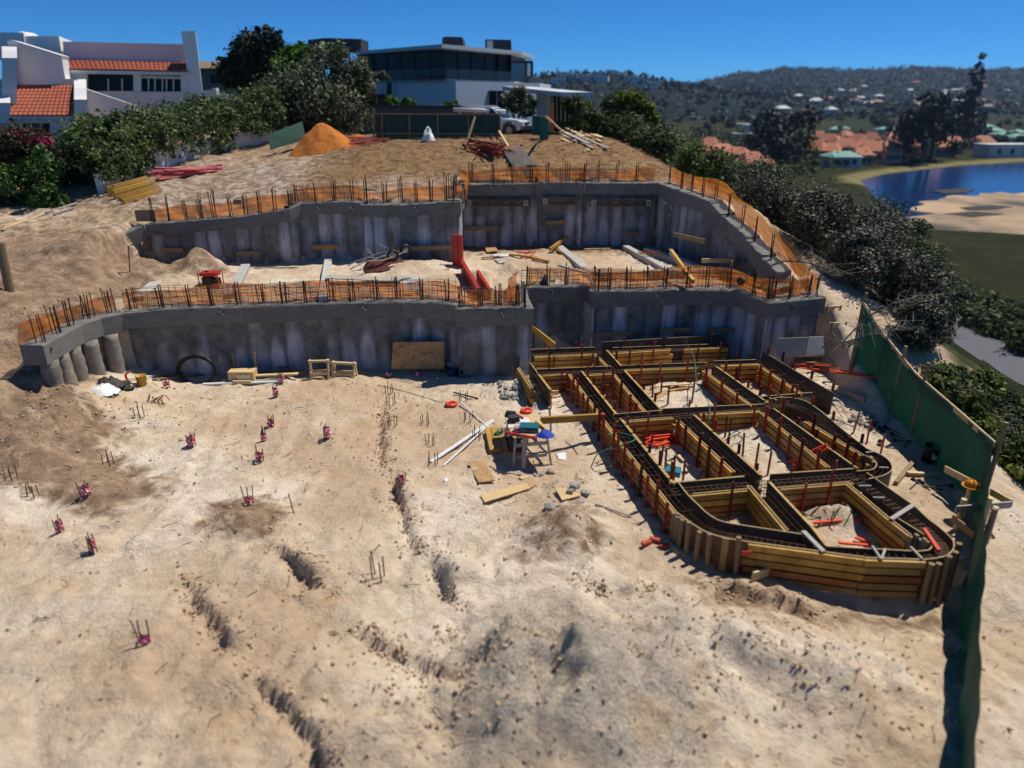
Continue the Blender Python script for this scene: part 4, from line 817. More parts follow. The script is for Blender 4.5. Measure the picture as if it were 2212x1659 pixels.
sheet([(1203, 981), (1222, 979), (1223, 995), (1206, 994)], 0.015, M_WHITE, 'tile', 'white square tile on the sand near the tool table', 'tile', 0.01)
sheet([(1120, 1034), (1148, 1026), (1152, 1030), (1128, 1039)], 0.03, M_PALE, 'plank', 'short pale plank beside the stones', 'plank', 0.01)
sheet([(960, 1036), (966, 1034), (970, 1040), (962, 1043)], 0.01, M_WHITE, 'scrap', 'white scrap on the sand below the white pipes', 'scrap', .01)
W = 'white plastic pipe '
stick((928, 1000), (1064, 909), 0.05, 0.05, M_WHITE, 'plastic_pipe', W + 'lying long and straight on the sand', 'pipe', 'white pipes on the sand', rnd=True); stick((932, 1001), (1067, 911), 0.05, 0.05, M_WHITE, 'plastic_pipe', W + 'close beside the longest one', 'pipe', 'white pipes on the sand', 0.0, rnd=True)
stick((958, 1008), (1051, 924), 0.04, 0.04, M_WHITE, 'plastic_pipe', W + 'thin, nearest the camera', 'pipe', 'white pipes on the sand', rnd=True); stick((995, 874), (1070, 946), 0.035, 0.035, M_WHITE, 'plastic_pipe', W + 'crossing over the others', 'pipe', 'white pipes on the sand', 0.06, rnd=True)
stick((980, 853), (1033, 866), 0.03, 0.03, M_BLACK, 'rod', 'thin black rod over starter bars on the sand', 'rod', lift=0.05)
for i, (a, b) in enumerate((((1054, 934), (1065, 982)), ((1067, 933), (1076, 980)), ((1079, 933), (1090, 977)))):
    stick(a, b, 0.14, 0.12, M_YEL, 'timber_beam', ('left', 'middle', 'right')[i] + ' one of three short yellow beams beside the tool table', 'beam', 'yellow beams by the tool table', 0.01)
for i in range(4):
    stick((1094 + i * 7, 934), (1106 + i * 9, 976), 0.12, 0.11, M_PLY, 'dark_beam', 'dark oiled timber beam stacked under the tool table', 'beam', 'dark beams under the tool table', 0.0 if i % 2 else 0.02)
m = MB(); p = G(1078, 950, 0.16)
for k in range(7): m.tube(smoothpath([p + Vector((0.1 * math.cos(a + k), 0.1 * math.sin(a + k * 1.3), 0.02 * k * math.sin(a))) for a in np.linspace(0, 5.5, 8)], 3), 0.012, 4)
m.build('rope_knot', M_GREEN, label='green rope bundle on the yellow beams', cat='rope')
# ---- tool table
zt = 0.82; tb = [P(1087, 892, zt), P(1144, 886, zt), P(1194, 937, zt), P(1109, 945, zt)]; c = sum(tb, Vector()) / 4
TB = thing('tool_table', 'makeshift plywood tool table on wooden trestles in the sand', 'table', (c.x, c.y, 0))
m = MB(); m.prism([p - Vector((0, 0, 0.02)) for p in tb], (0, 0, 0.02)); m.build('table_top', M_OSBL, TB)
for k, p in enumerate([tb[0].lerp(tb[2], 0.12), tb[1].lerp(tb[3], 0.15), tb[2].lerp(tb[0], 0.12), tb[3].lerp(tb[1], 0.12)]):
    g0 = h1(p.x, p.y); d = (p - c) * 0.25; MB().bar(Vector((p.x + d.x, p.y + d.y, g0 - 0.05)), p - Vector((0, 0, 0.03)), 0.07, 0.05, (1, 0, 0)).build('leg', M_GREY, TB)
for a, b, z in ((tb[3].lerp(tb[1], .1), tb[2].lerp(tb[0], .1), 0.25), (tb[3].lerp(tb[1], .1), tb[2].lerp(tb[0], .1), 0.55), (tb[1].lerp(tb[3], .1), tb[2].lerp(tb[0], .1), 0.3)): MB().bar(Vector((a.x, a.y, z)), Vector((b.x, b.y, z)), 0.03, 0.08).build('brace', M_GREY, TB)
a = P(1133, 941, zt - 0.03); MB().bar(Vector((a.x - .02, a.y - 0.25, h1(a.x, a.y - .25))), a, 0.09, 0.04, (0, 1, 0)).build('leg', M_GREY, TB)
def on(x, y, z=zt): return P(x, y, z)
def bx(name, x, y, sx, sy, sz, rz, mat, label, c, z=zt + 0.002, lid=None):
    o = thing(name, label, c, on(x, y, z)); MB().box(on(x, y, z) + Vector((0, 0, sz * 0.35)), sx, sy, sz * 0.7, rz, 0.012).build('body', mat, o); MB().box(on(x, y, z) + Vector((0, 0, sz * 0.86)), sx * 0.98, sy * 0.98, sz * 0.26, rz, 0.02).build('lid', lid or mat, o)
    MB().box(on(x, y, z) + Vector((math.sin(rz) * sy * 0.52, -math.cos(rz) * sy * 0.52, sz * 0.55)), sx * 0.3, 0.02, 0.03, rz).build('handle', M_BLACK, o); return o
bx('tool_case', 1143, 929, 0.42, 0.3, 0.13, -0.1, M_TEAL, 'teal plastic tool case on the tool table', 'tool case'); bx('tool_bag', 1110, 910, 0.24, 0.2, 0.14, 0.2, pm('dark purple bag', '332a30', 0.7, 0.2), 'dark purple tool box on the table', 'tool box'); bx('tool_bag', 1103, 898, 0.22, 0.16, 0.1, -0.3, M_BLACK, 'black bag at the far left of the tool table', 'bag')
bx('carton', 1120, 931, 0.18, 0.16, 0.11, 0.1, pm('pink carton', 'a9808a', 0.8, 0.15), 'pinkish small box on the tool table', 'box')
for i, (x, y, sx, sy, rz, l) in enumerate(((1128, 909, 0.34, 0.22, 0.2, 'white sheet of paper in the middle of the tool table'), (1112, 921, 0.3, 0.14, 0.0, 'white board on the left of the tool table'), (1118, 904, 0.4, 0.05, 0.1, 'white strip across the tool table'))): MB().box(on(x, y, zt + 0.01 + 0.004 * i), sx, sy, 0.012, rz).build('white_sheet', M_WHITE, label=l, cat='sheet')
for a, b, mt, l in (((1107, 891), (1130, 904), M_RED, 'red spirit level at the back of the tool table'), ((1090, 934), (1160, 947), M_RED, 'red spirit level along the front edge of the tool table'), ((1157, 911), (1184, 933), M_YEL, 'yellow spirit level on the right of the tool table')):
    A, B_ = on(*a, zt + .03), on(*b, zt + .03); o = thing('spirit_level', l, 'spirit level', A.lerp(B_, .5)); MB().bar(A, B_, 0.03, 0.06).build('body', mt, o); c2 = A.lerp(B_, .5); d = (B_ - A).normalized() * 0.03; MB().bar(c2 - d, c2 + d, 0.034, 0.04).build('vial', M_GREEN, o)
def reel(x, y, z, r, label):
    p = on(x, y, z) if z is not None else G(x, y); o = thing('cord_reel', label, 'reel', p); m = MB(); m.tube([p + Vector((r * math.cos(a), r * math.sin(a), r * .35)) for a in np.linspace(0, 2 * math.pi, 15)], r * 0.35, 8, False); m.build('cord', M_ORGP, o, smooth=True); m = MB(); m.lathe(p, [(r * .5, 0.0), (r * .55, .01), (r * .55, r * .5), (r * .45, r * .55)], 10); m.build('core', M_RED, o)
reel(1137, 890, zt, 0.11, 'round red cord reel on the far edge of the tool table'); reel(975, 876, None, 0.13, 'red cord reel lying alone on the sand')
def cloth(c, r, hgt, mat, label, seed, name='cloth', cat_='cloth'):
    n = 14; V = []; r3 = np.random.default_rng(seed)
    for j in range(n):
        for i in range(n):
            u, v = i / (n - 1) - .5, j / (n - 1) - .5; d = math.hypot(u, v) * 2; V.append(Vector(c) + Vector((u * 2 * r, v * 1.6 * r, max(0.006, hgt * (1 - d ** 2) * (0.6 + 0.8 * r3.random())) + 0.01 * r3.random())))
    Fc = [(j * n + i, j * n + i + 1, (j + 1) * n + i + 1, (j + 1) * n + i) for j in range(n - 1) for i in range(n - 1) if math.hypot(i / (n - 2) - .5, j / (n - 2) - .5) < 0.55]
    return mk(name, V, Fc, mat, smooth=True, label=label, cat=cat_)
cloth(on(1178, 942, zt), 0.2, 0.12, M_BLUE, 'crumpled blue jacket on the corner of the tool table', 3, 'jacket', 'jacket')
YB = thing('timber_beam', 'long yellow beam with a red end from tool table to formwork', 'beam', P(1236, 904, .75)); A, B_ = P(1168, 908, 0.8), P(1303, 900, 0.68); MB().bar(A, B_, 0.08, 0.16).build('beam', M_YEL, YB); d = (B_ - A).normalized(); MB().bar(B_ - d * 0.12, B_ + d * 0.012, 0.086, 0.166).build('red_end', M_RTIP, YB)
m = MB(); A = G(1190, 930); m.bar(A, Vector((A.x - .05, A.y, .72)), 0.07, 0.05, (1, 0, 0)); m.build('prop', M_GREY, label='short grey post under the long yellow beam', cat='post')
# ---- along the foot of the lower wall
def leanboard(pts, Y, mat, label, lean=0.12, th=0.02, name='plywood_sheet', cat_='board', group=None):
    q = [PD(x, y, Y + (lean if i < 2 else 0)) for i, (x, y) in enumerate(pts)]; m = MB(); m.prism(q, (0, th, 0)); return m.build(name, mat, label=label, cat=cat_, group=group)
leanboard([(849, 739), (959, 738), (960, 797), (845, 797)], 19.45, M_OSB, 'stained plywood sheet leaning on the lower wall', 0.15)
leanboard([(1108, 770), (1122, 768), (1124, 818), (1108, 818)], 18.85, M_PLY, 'narrow dark board standing at the corner of the projecting block', 0.1)
leanboard([(1675, 731), (1778, 728), (1780, 768), (1678, 771)], 19.35, M_GREY, 'grey plywood sheet leaning on the right end of the lower wall', 0.15); leanboard([(1748, 728), (1779, 727), (1781, 765), (1740, 768)], 19.0, M_BEAML, 'torn pale board leaning in front of the grey sheet', 0.2)
def trestle(c, rz, L, hh, label):
    o = thing('trestle', label, 'trestle', c, 'wooden trestles at the foot of the wall'); d = Vector((math.cos(rz), math.sin(rz), 0)); s = Vector((-d.y, d.x, 0)); c = Vector(c); z = Vector((0, 0, 1))
    MB().bar(c - d * L / 2 + z * hh, c + d * L / 2 + z * hh, 0.08, 0.06).build('top_rail', M_PALE, o)
    for e in (-1, 1):
        for f in (-1, 1): MB().bar(c + d * e * L * .42 + s * f * hh * .32, c + d * e * L * .42 + s * f * .03 + z * (hh + 0.04), 0.06, 0.04, d).build('leg', M_PALE, o)
        MB().bar(c + d * e * L * .42 - s * hh * .22 + z * hh * .4, c + d * e * L * .42 + s * hh * .22 + z * hh * .4, 0.03, 0.05).build('cross_piece', M_PALE, o)
    for f in (-1, 1): MB().bar(c - d * L * .42 + s * f * hh * .22 + z * hh * .38, c + d * L * .42 + s * f * hh * .22 + z * hh * .42, 0.03, 0.08).build('side_rail', M_PALE, o)
trestle((-5.55, 19.0, 0.05), 0.1, 0.6, 0.58, 'left wooden trestle at the foot of the lower wall'); trestle((-4.85, 19.05, 0.03), -0.15, 0.75, 0.52, 'right wooden trestle with a plank, by the wall foot')
PLs = [((560, 806), (640, 801)), ((565, 812), (648, 806)), ((572, 818), (632, 815)), ((600, 804), (655, 812)), ((555, 822), (645, 818))]
for i, (a, b) in enumerate(PLs): stick(a, b, 0.14, 0.04, M_PLANK if i % 2 else M_PALE, 'plank', 'plank of the loose pile left of the trestles', 'plank', 'planks piled by the wall foot', 0.03 * i + .01)
stick((439, 833), (606, 827), 0.1, 0.04, M_WHITE, 'white_board', 'long white board on the sand in front of the black coil', 'board', lift=0.02); stick((655, 820), (690, 818), 0.06, 0.03, M_GREY, 'plank', 'short grey plank in front of the left trestle', 'plank')
for i, (a, b) in enumerate((((330, 822), (440, 812)), ((470, 826), (640, 812)), ((345, 816), (400, 808)), ((540, 826), (600, 821)))): stick(a, b, 0.08, 0.03, M_GREY if i % 2 else M_PLANK, 'batten', 'grey batten lying along the wall foot behind the coil', 'batten', 'battens along the wall foot', 0.02)
CRp = G(524, 824); CR = thing('crate', 'plywood crate with a pasted sheet at the wall foot', 'crate', CRp)
MB().box(CRp + Vector((0, .1, .16)), 0.72, 0.36, 0.3, 0.02).build('box', M_OSBL, CR); MB().box(CRp + Vector((.08, -.1, .12)), 0.36, 0.012, 0.22, 0.02).build('pasted_sheet', pm('old paper', 'd8cba6', 0.9), CR); MB().box(CRp + Vector((.05, -.16, .04)), 0.5, 0.1, 0.1, 0.05).build('bottom_plank', M_PALE, CR)
for dx in (-0.3, 0.32): MB().bar(CRp + Vector((dx, .33, 0)), CRp + Vector((dx, .36, .75)), 0.08, 0.03, (1, 0, 0)).build('upright', M_PLANK, CR)
m = MB(); c0 = PD(426, 801, 18.75)
for k in range(9):
    r = 0.56 - 0.016 * (k % 5) + ro.uniform(-.012, .012); off = Vector((ro.uniform(-.03, .03), ro.uniform(-.06, .06), ro.uniform(-.02, .02)))
    m.tube([c0 + off + Vector((r * math.cos(a), 0.18 * math.sin(a) * r, r * .74 * math.sin(a))) for a in np.linspace(0, 2 * math.pi, 29)], 0.016, 5, False)
m.tube(smoothpath([c0 + Vector((.35, .1, .38)), c0 + Vector((.75, 0, .25)), c0 + Vector((1.0, -.05, -.3)), c0 + Vector((1.25, -.1, -.38))], 6), 0.016, 5); m.build('pipe_coil', M_BLACK, smooth=True, label='black plastic pipe coil standing against the lower wall', cat='coil')
def bucket(x, y, r, h_, mat, label, tilt=(0, 0), fill=None, name='bucket'):
    p = G(x, y); o = thing(name, label, 'bucket', p); T_ = Vector((tilt[0], tilt[1], 0)); m = MB(); n = 18; V = []
    pr = [(r * .82, 0), (r * .86, h_ * .3), (r, h_), (r * 1.06, h_), (r * 1.06, h_ * .94), (r * .94, h_ * .97), (r * .84, h_ * .1), (0.001, h_ * .08)]
    for rr, z in pr:
        for k in range(n): a = 2 * math.pi * k / n; V.append(p + Vector((rr * math.cos(a), rr * math.sin(a), z)) + T_ * z)
    m.add(V, [(i * n + k, i * n + (k + 1) % n, (i + 1) * n + (k + 1) % n, (i + 1) * n + k) for i in range(len(pr) - 1) for k in range(n)]); m.build('body', mat, o, smooth=True)
    m = MB(); m.tube([p + T_ * h_ + Vector((r * 1.05 * math.cos(a), -0.25 * r * math.sin(a) * 1.5, h_ * .9 - .5 * r * math.sin(a))) for a in np.linspace(0, math.pi, 9)], 0.006, 4); m.build('handle', M_REBAR, o); return o
bucket(308, 833, 0.14, 0.3, M_YBUC, 'yellow bucket at the foot of the lower wall'); bucket(973, 797, 0.15, 0.28, M_WHITE, 'pale bucket in the shade beside the leaning plywood'); bucket(975, 812, 0.14, 0.22, pm('blue bucket plastic', '2a3f77', 0.5), 'blue bucket in the shade of the projecting block'); bucket(995, 812, 0.15, 0.2, M_BLACK, 'black tub in the shade of the projecting block'); bucket(960, 803, 0.13, 0.16, pm('olive tub plastic', '6b6a22', .5), 'olive yellow tub beside the pale bucket')
bk_ = bucket(2005, 996, 0.19, 0.4, M_DRUST, 'dark blue bucket with a white label near the green fence', (0.1, -0.1)); p = ROOT[bk_]; MB().bar(p + Vector((-.06, -.19, .2)), p + Vector((.12, -.185, .2)), 0.008, 0.16).build('paper_label', M_WHITE, bk_)
cloth(G(222, 848), 0.42, 0.2, M_WHITE, 'white plastic rubbish bag below the curved wall end', 5, 'rubbish_bag', 'bag'); cloth(G(236, 834), 0.4, 0.22, pm('dark rubbish', '2b2a28', 0.7, 0.6, 9, dirt='a33a34'), 'dark heap of rubbish beside the white bag', 6, 'rubbish_heap', 'rubbish'); cloth(G(268, 836), 0.3, 0.12, pm('dark green sack', '27351f', 0.8, 0.4), 'dark green sack beside the rubbish heap', 7, 'sack', 'sack')
for i, (x, y) in enumerate(((278, 822), (292, 818))): stick((x, y), (x + 45, y - 2), 0.05, 0.05, M_WHITE, 'plastic_pipe', 'white pipe offcut beside the yellow bucket', 'pipe', 'pipe offcuts by the bucket', 0.03, rnd=True)
m = MB(); p = G(276, 824); m.tube(smoothpath([p, p + Vector((-.02, 0, .2)), p + Vector((.1, 0, .28))], 4), 0.03, 6); m.build('hose_end', M_ORGP, label='orange hose end by the yellow bucket', cat='hose')
stick((1140, 706), (1197, 751), 0.08, 0.16, M_YEL, 'timber_beam', 'yellow beam leaning behind the block corner', 'beam', za=0.95, zb=0.35)
# ---- stones
def rockmesh(r, seed):
    r3 = random.Random(seed); bm = bmesh.new(); bmesh.ops.create_icosphere(bm, subdivisions=1, radius=r)
    for v in bm.verts: v.co *= r3.uniform(0.65, 1.2); v.co.z *= 0.7
    V = [v.co.copy() for v in bm.verts]; Fc = [tuple(x.index for x in f.verts) for f in bm.faces]; bm.free(); return V, Fc
def rock(x, y, r, seed, label, lift=0.0, group=None, mat=None):
    V, Fc = rockmesh(r, seed); p = G(x, y) + Vector((0, 0, r * .35 + lift)); mk('stone', [v + p for v in V], Fc, mat or M_STONE, label=label, cat='stone', group=group)
for i, (x, y, r, l) in enumerate(((1187, 1101, 0.15, 'large grey stone in front of the plywood square'), (1242, 1051, 0.12, 'dark stone above the plywood square'), (1237, 1062, 0.11, 'round grey stone at the top of the plywood square'), (1231, 1073, 0.09, 'pale stone lying on the plywood square'),
                                 (1266, 1068, 0.12, 'pale stone right of the plywood square'), (1254, 1088, 0.08, 'small stone below the plywood square'), (1187, 1021, 0.09, 'stone farthest right of the small row near the table'), (1170, 1027, 0.08, 'flat stone in the small row near the table'), (1153, 1028, 0.08, 'left stone in the small row near the table'), (1320, 1172, .05, 'small white pebble on the dark mound'))): rock(x, y, r, i, l, 0.1 if 'lying' in l or 'top' in l else 0)
for i in range(34): rock(1075 + ro.uniform(0, 60), 838 + ro.uniform(-8, 30), ro.uniform(0.04, 0.12), 100 + i, 'grey lump of concrete rubble on the sand by the formwork corner', 0, 'concrete rubble by the formwork corner')
for i in range(26): rock(1875 + ro.gauss(0, 18), 908 + ro.gauss(0, 9), ro.uniform(0.04, 0.11), 200 + i, 'grey lump of rubble between the formwork and the green fence', 0, 'rubble by the green fence')
for i, (x, y) in enumerate(((1396, 1177), (1414, 1170), (1434, 1183))):
    p = G(x, y, 0.04); MB().box(p, 0.19, 0.09, 0.065, (.5, -.4, .1)[i], 0.006).build('brick', pm('red clay brick', 'a8442f', .85, .2, 6), label=('left', 'middle', 'right')[i] + ' one of the red bricks left of the curved shutter', cat='brick', group='red bricks')
for i, (a, b, l) in enumerate((((1286, 1092), (1304, 1097), 'short grey pipe stub on the sand left of the formwork'), ((1306, 1098), (1364, 1119), 'grey stick beyond the pipe stub'))): stick(a, b, 0.06 if i == 0 else 0.035, 0.05, M_GREY, 'stick', l, 'stick', rnd=True)
for a, b, wd, h_, mt, l, lf in (((1439, 1170), (1469, 1196), 0.1, 0.03, M_PALE, 'plank at the foot of the curved shutter', 0), ((1624, 1256), (1675, 1241), 0.04, 0.16, M_PALE, 'board propped on edge at the front shutter', 0.02), ((1772, 1276), (1882, 1282), 0.08, 0.03, M_PALE, 'thin plank below the front shutter', 0), ((2009, 1268), (2035, 1290), 0.07, 0.05, M_PALE, 'short post lying at the right end of the front shutter', 0),
                     ((1305, 990), (1335, 1018), 0.1, 0.03, M_PALE, 'pale plank on the sand left of the orange stakes', 0), ((1270, 880), (1330, 925), 0.06, 0.03, M_PALE, 'batten on the sand behind the tool table', 0), ((1140, 862), (1206, 858), 0.06, 0.1, M_PALE, 'board closing the end of the small shutter', 0.1),
                     ((1809, 848), (1866, 873), 0.05, 0.16, M_GREY, 'grey board on edge right of the formwork', 0.02), ((1864, 770), (1938, 876), 0.16, 0.03, M_PALE, 'long pale plank along the green fence', 0.02), ((1872, 766), (1915, 822), 0.08, 0.03, M_BRN, 'brown plank beside the long pale plank', 0.06), ((1934, 1048), (1974, 1000), 0.09, 0.07, M_PLANK, 'weathered post lying below the dark bucket', 0.02), ((1958, 1027), (2029, 1031), 0.08, 0.06, M_PALE, 'pale post lying below the dark bucket', 0.03),
                     ((1700, 776), (1782, 772), 0.14, 0.03, M_PALE, 'pale plank below the leaning grey sheet', 0.02), ((1720, 785), (1800, 790), 0.1, 0.03, M_OSBL, 'plywood strip below the leaning grey sheet', 0.05), ((1752, 800), (1768, 770), 0.08, 0.03, M_PALE, 'short plank pointing to the leaning sheet', 0.08), ((2060, 1225), (2088, 1215), 0.05, 0.04, M_PALE, 'batten beside the right shutter end', 0.1), ((2048, 1150), (2096, 1188), 0.03, 0.14, M_PLANK, 'dark board bracing the right shutter', 0.25), ((2070, 1270), (2085, 1240), 0.06, 0.04, M_PALE, 'short batten at the fence foot', .03)):
    stick(a, b, wd, h_, mt, 'plank', l, 'plank', lift=lf)
for i, (x, y) in enumerate(((1808, 708), (1835, 745), (1797, 672))):
    p = G(x, y); o = thing('step_riser', ('middle', 'lowest', 'topmost')[i] + ' timber step dug into the sand slope by the wall end', 'step', p, 'timber steps in the slope'); MB().bar(p + Vector((-.25, -.02, .06)), p + Vector((.25, .04, .06)), 0.05, 0.15).build('board', M_PALE, o)
    for e in (-.2, .22): MB().bar(p + Vector((e, -.06, -.1)), p + Vector((e, -.06, .17)), 0.04, 0.04).build('peg', M_PLANK, o)
# ---- in and around the cells
bx('tool_case', 1452, 1021, 0.36, 0.3, 0.1, -0.3, pm('blue green case', '0f6f86', .45), 'blue green tool case lying in a formwork cell', 'tool case', z=0.02)
for i in range(13):
    a = ro.uniform(-.5, .9); p = G(1425 + ro.uniform(-22, 26), 965 + ro.uniform(-12, 14), 0.04 + 0.012 * i); d = Vector((math.cos(a), math.sin(a) * .8, 0)) * ro.uniform(.25, .42)
    m = MB(); m.bar(p - d, p + d, 0.045, 0.03); m.build('steel_stake', M_ORGP, label='bright orange steel stake lying in the heap inside a formwork cell', cat='stake', group='orange stakes heaped in a cell')
for i, (a, b) in enumerate((((1700, 1002), (1786, 962)), ((1716, 1012), (1790, 970)))): stick(a, b, 0.06, 0.05, M_ORGP, 'steel_stake', ('upper', 'lower') [i] + ' orange tube leaning over the right formwork beam', 'tube', za=0.1, zb=0.75)
for i, (a, b) in enumerate((((1810, 1180), (1880, 1186)), ((1845, 1168), (1878, 1180)), ((1755, 1137), (1860, 1128)))): stick(a, b, 0.05, 0.04, M_ORGP, 'steel_stake', ('front long', 'front slanting', 'back')[i] + ' orange stake lying in the nearest right cell', 'stake', 'stakes in the nearest right cell', 0.05)
for i in range(9):
    a = ro.uniform(-.25, .1) - (0.45 if i < 5 else 0); p = G(1830 + (ro.uniform(-5, 45) if i < 5 else ro.uniform(-90, -20)), 800 + (ro.uniform(0, 22) if i < 5 else ro.uniform(-8, 8)), 0.05 + .01 * i); d = Vector((math.cos(a), math.sin(a), 0)) * ro.uniform(.45, .75)
    m = MB(); m.bar(p - d, p + d, 0.04, 0.03); m.build('steel_stake', M_ORGP, label='orange steel stake in the loose heap before the green fence', cat='stake', group='orange stakes before the green fence')
S = 'red stake standing free in '
for x, y, l in ((1426, 850, 'the far cell, leftmost'), (1409, 856, 'the far cell, second from left'), (1440, 875, 'the far cell, nearest'), (1492, 870, 'the far cell, rightmost'), (1399, 985, 'the middle left cell, back left'), (1423, 1010, 'the middle left cell, beside the orange heap'), (1434, 1018, 'the middle left cell, right of the orange heap'), (1453, 1040, 'the middle left cell, by the blue green case'), (1472, 1042, 'the middle left cell, nearest right'),
                (1564, 945, 'the middle cell, back left of a close pair'), (1572, 948, 'the middle cell, back right of a close pair'), (1602, 985, 'the middle cell, near its left shutter'), (1629, 1010, 'the middle cell, in front'), (1655, 1028, 'the middle cell, nearest'), (1840, 935, 'the open ground right, farthest'), (1869, 960, 'the open ground right, middle'), (1898, 985, 'the open ground right, nearest'), (2028, 962, 'the slope by the bucket, very short')):
    p = G(x, y); hh = 0.15 if 'short' in l else ro.uniform(0.5, 0.62); m = MB(); m.prof(p - Vector((0, 0, .1)), p + Vector((ro.gauss(0, .03), ro.gauss(0, .03), hh)), [(0, 0), (.05, 0), (.05, .013), (.013, .013), (.013, .05), (0, .05)], (1, .3, 0)); m.build('steel_stake', M_STKD if x < 1800 else M_STK, label=S + l, cat='stake', group='stakes standing free in the sand')
for i, (a, b) in enumerate((((1418, 850), (1490, 838)), ((1405, 842), (1468, 833)), ((1430, 838), (1500, 834)), ((1442, 1000), (1478, 1022)), ((1462, 985), (1490, 1010)))): stick(a, b, 0.09, 0.03, M_YEL if i < 2 else M_PALE, 'plank', 'loose plank lying in a formwork cell', 'plank', 'planks in the formwork cells', 0.03 * (i % 3))
sheet([(1412, 862), (1436, 846), (1443, 852), (1420, 865)], 0.02, M_OSB, 'plywood_offcut', 'orange plywood offcut in the far formwork cell', 'board')
sheet([(1395, 785), (1470, 779), (1530, 774), (1545, 780), (1470, 788), (1400, 791)], 0.01, M_WHITE, 'plastic_sheet', 'white plastic sheet in the back row of the formwork', 'sheet', 0.02); sheet([(1340, 790), (1388, 783), (1392, 787), (1345, 793)], .02, M_ORGP, 'net_scrap', 'orange net scrap in the back formwork cell', 'net', .02)
def hose(pts, r, mat, label, z=None, name='hose'):
    q = [G(a, b, r) if z is None or z[i] is None else P(a, b, z[i]) for i, (a, b) in enumerate(pts)]; m = MB(); m.tube(smoothpath(q, 6), r, 6); m.build(name, mat, smooth=True, label=label, cat='hose')
hose([(1482, 728), (1485, 745), (1500, 775), (1506, 830), (1530, 868), (1533, 905), (1528, 930)], 0.013, M_GREEN, 'thin green hose hanging from the wall into the far formwork cell', [1.2, .9, .65, .66, .66, .65, .3])
hose([(1312, 940), (1340, 935), (1372, 950), (1300, 975), (1285, 990)], 0.014, M_GREEN, 'green cable looped over the left formwork beam', [.66, .64, .68, .5, None]); hose([(1440, 996), (1470, 985), (1492, 960), (1520, 935)], 0.012, M_GREEN, 'green hose lying across the middle formwork cell', [.05, .1, .4, .68])
hose([(1575, 950), (1590, 940), (1604, 948), (1590, 960), (1572, 955), (1580, 938), (1596, 930)], 0.012, M_GREEN, 'coiled green hose in the middle cell')
hose([(1222, 955), (1240, 970), (1252, 990), (1262, 997)], 0.008, M_BLACK, 'thin black cable on the sand right of the tool table'); hose([(760, 796), (775, 815), (805, 830), (870, 845), (960, 872)], 0.008, M_BLACK, 'thin cable running over the sand from the wall to the red reel')
hose([(1060, 985), (1080, 1000), (1100, 1003)], 0.008, M_BLACK, 'thin dark wire below the yellow beams')
# tie bolts scattered on the sand
for i, (x, y) in enumerate([(1884, 925), (1895, 935), (1901, 930), (1912, 928), (1928, 932), (1940, 945), (1952, 955), (1958, 962), (1905, 960), (1918, 968), (1990, 1050), (2008, 1053), (2018, 1058), (2034, 1052), (2028, 1068), (1975, 1050), (1760, 1120), (1800, 1110), (1812, 1102), (1790, 1128), (1835, 1116), (1770, 1130)]):
    p = G(x, y, 0.03); a = ro.uniform(0, 3); d = Vector((math.cos(a), math.sin(a), .05)) * ro.uniform(.12, .24); o = thing('tie_bolt', 'black tie bolt dropped on the sand ' + ('by the dark bucket' if x < 1960 and x > 1850 else 'by the profile boards' if x > 1960 else 'in the nearest right cell'), 'tie bolt', p, 'tie bolts dropped ' + ('by the bucket' if 1850 < x < 1960 else 'by the boards' if x > 1960 else 'in the cell'))
    m = MB(); m.tube([p - d, p + d], 0.012, 5); m.build('rod', M_REBAR, o); m = MB(); m.lathe(p + d - Vector((0, 0, .03)), [(.05, 0), (.06, .02), (.03, .06)], 6); m.build('wing_nut', M_BLACK, o)
# ---- green shade net fence on the right
FT = [(1862, 652, 2.5), (1876, 670, 2.3), (1913, 731, 1.75), (1977, 810, 1.45), (2060, 882, 1.35), (2147, 959, 1.3), (2131, 1100, 1.1), (2126, 1250, 1.0), (2118, 1400, .95), (2110, 1659, .9), (2106, 1800, .85)]
ft = [P(*a) for a in FT]; FN = thing('shade_net_fence', 'dark green shade net fence with timber posts along the right edge of the site', 'fence', (9.4, 12.6, 0))
def m_green():
    t = NT('green shade net'); t.set(0.75); co = t.coord('Object'); n = t.noise(t.coord('Object', (1, 1, .4)), 2.0, 5, 0.6); t.col(t.ramp(n, [(0.3, lin('0e3427')), (0.6, lin('174a38')), (0.8, lin('226049'))]))
    tl = t.n('BsdfTranslucent'); tl.inputs[0].default_value = (*lin('1d6a4c'), 1); mx = t.n('MixShader'); mx.inputs[0].default_value = 0.1; t.l(t.b.outputs[0], mx.inputs[1]); t.l(tl.outputs[0], mx.inputs[2]); t.l(mx.outputs[0], t.o.inputs[0]); return t.m
M_SHADE = m_green()
q = resample(smoothpath(ft[:6], 4), 0.14) + resample(smoothpath(ft[5:], 4), 0.14)[1:]; V = []; rows = 7; n = len(q); s = 0
for i, p in enumerate(q):
    if i: s += (p - q[i-1]).length
    gz = h1(p.x, p.y) - 0.06; d = q[min(i + 1, n - 1)] - q[max(i - 1, 0)]; k = Vector((-d.y, d.x, 0)).normalized()
    for j in range(rows + 1):
        f = j / rows; V.append(Vector((p.x, p.y, gz + (p.z - gz) * f)) + k * (0.05 * math.sin(s * 2.3 + f * 2) + 0.025 * math.sin(s * 7.1 + 3 * f)) * (1 - f * .6))
mk('shade_net', V, [(i * (rows + 1) + j, (i + 1) * (rows + 1) + j, (i + 1) * (rows + 1) + j + 1, i * (rows + 1) + j + 1) for i in range(n - 1) for j in range(rows)], M_SHADE, FN, smooth=True)
for a, b in zip(ft[2:5], ft[3:6]): MB().bar(a + Vector((0.03, 0.02, -.02)), b + Vector((.03, .02, -.02)), 0.03, 0.12).build('top_rail', M_PALE, FN)
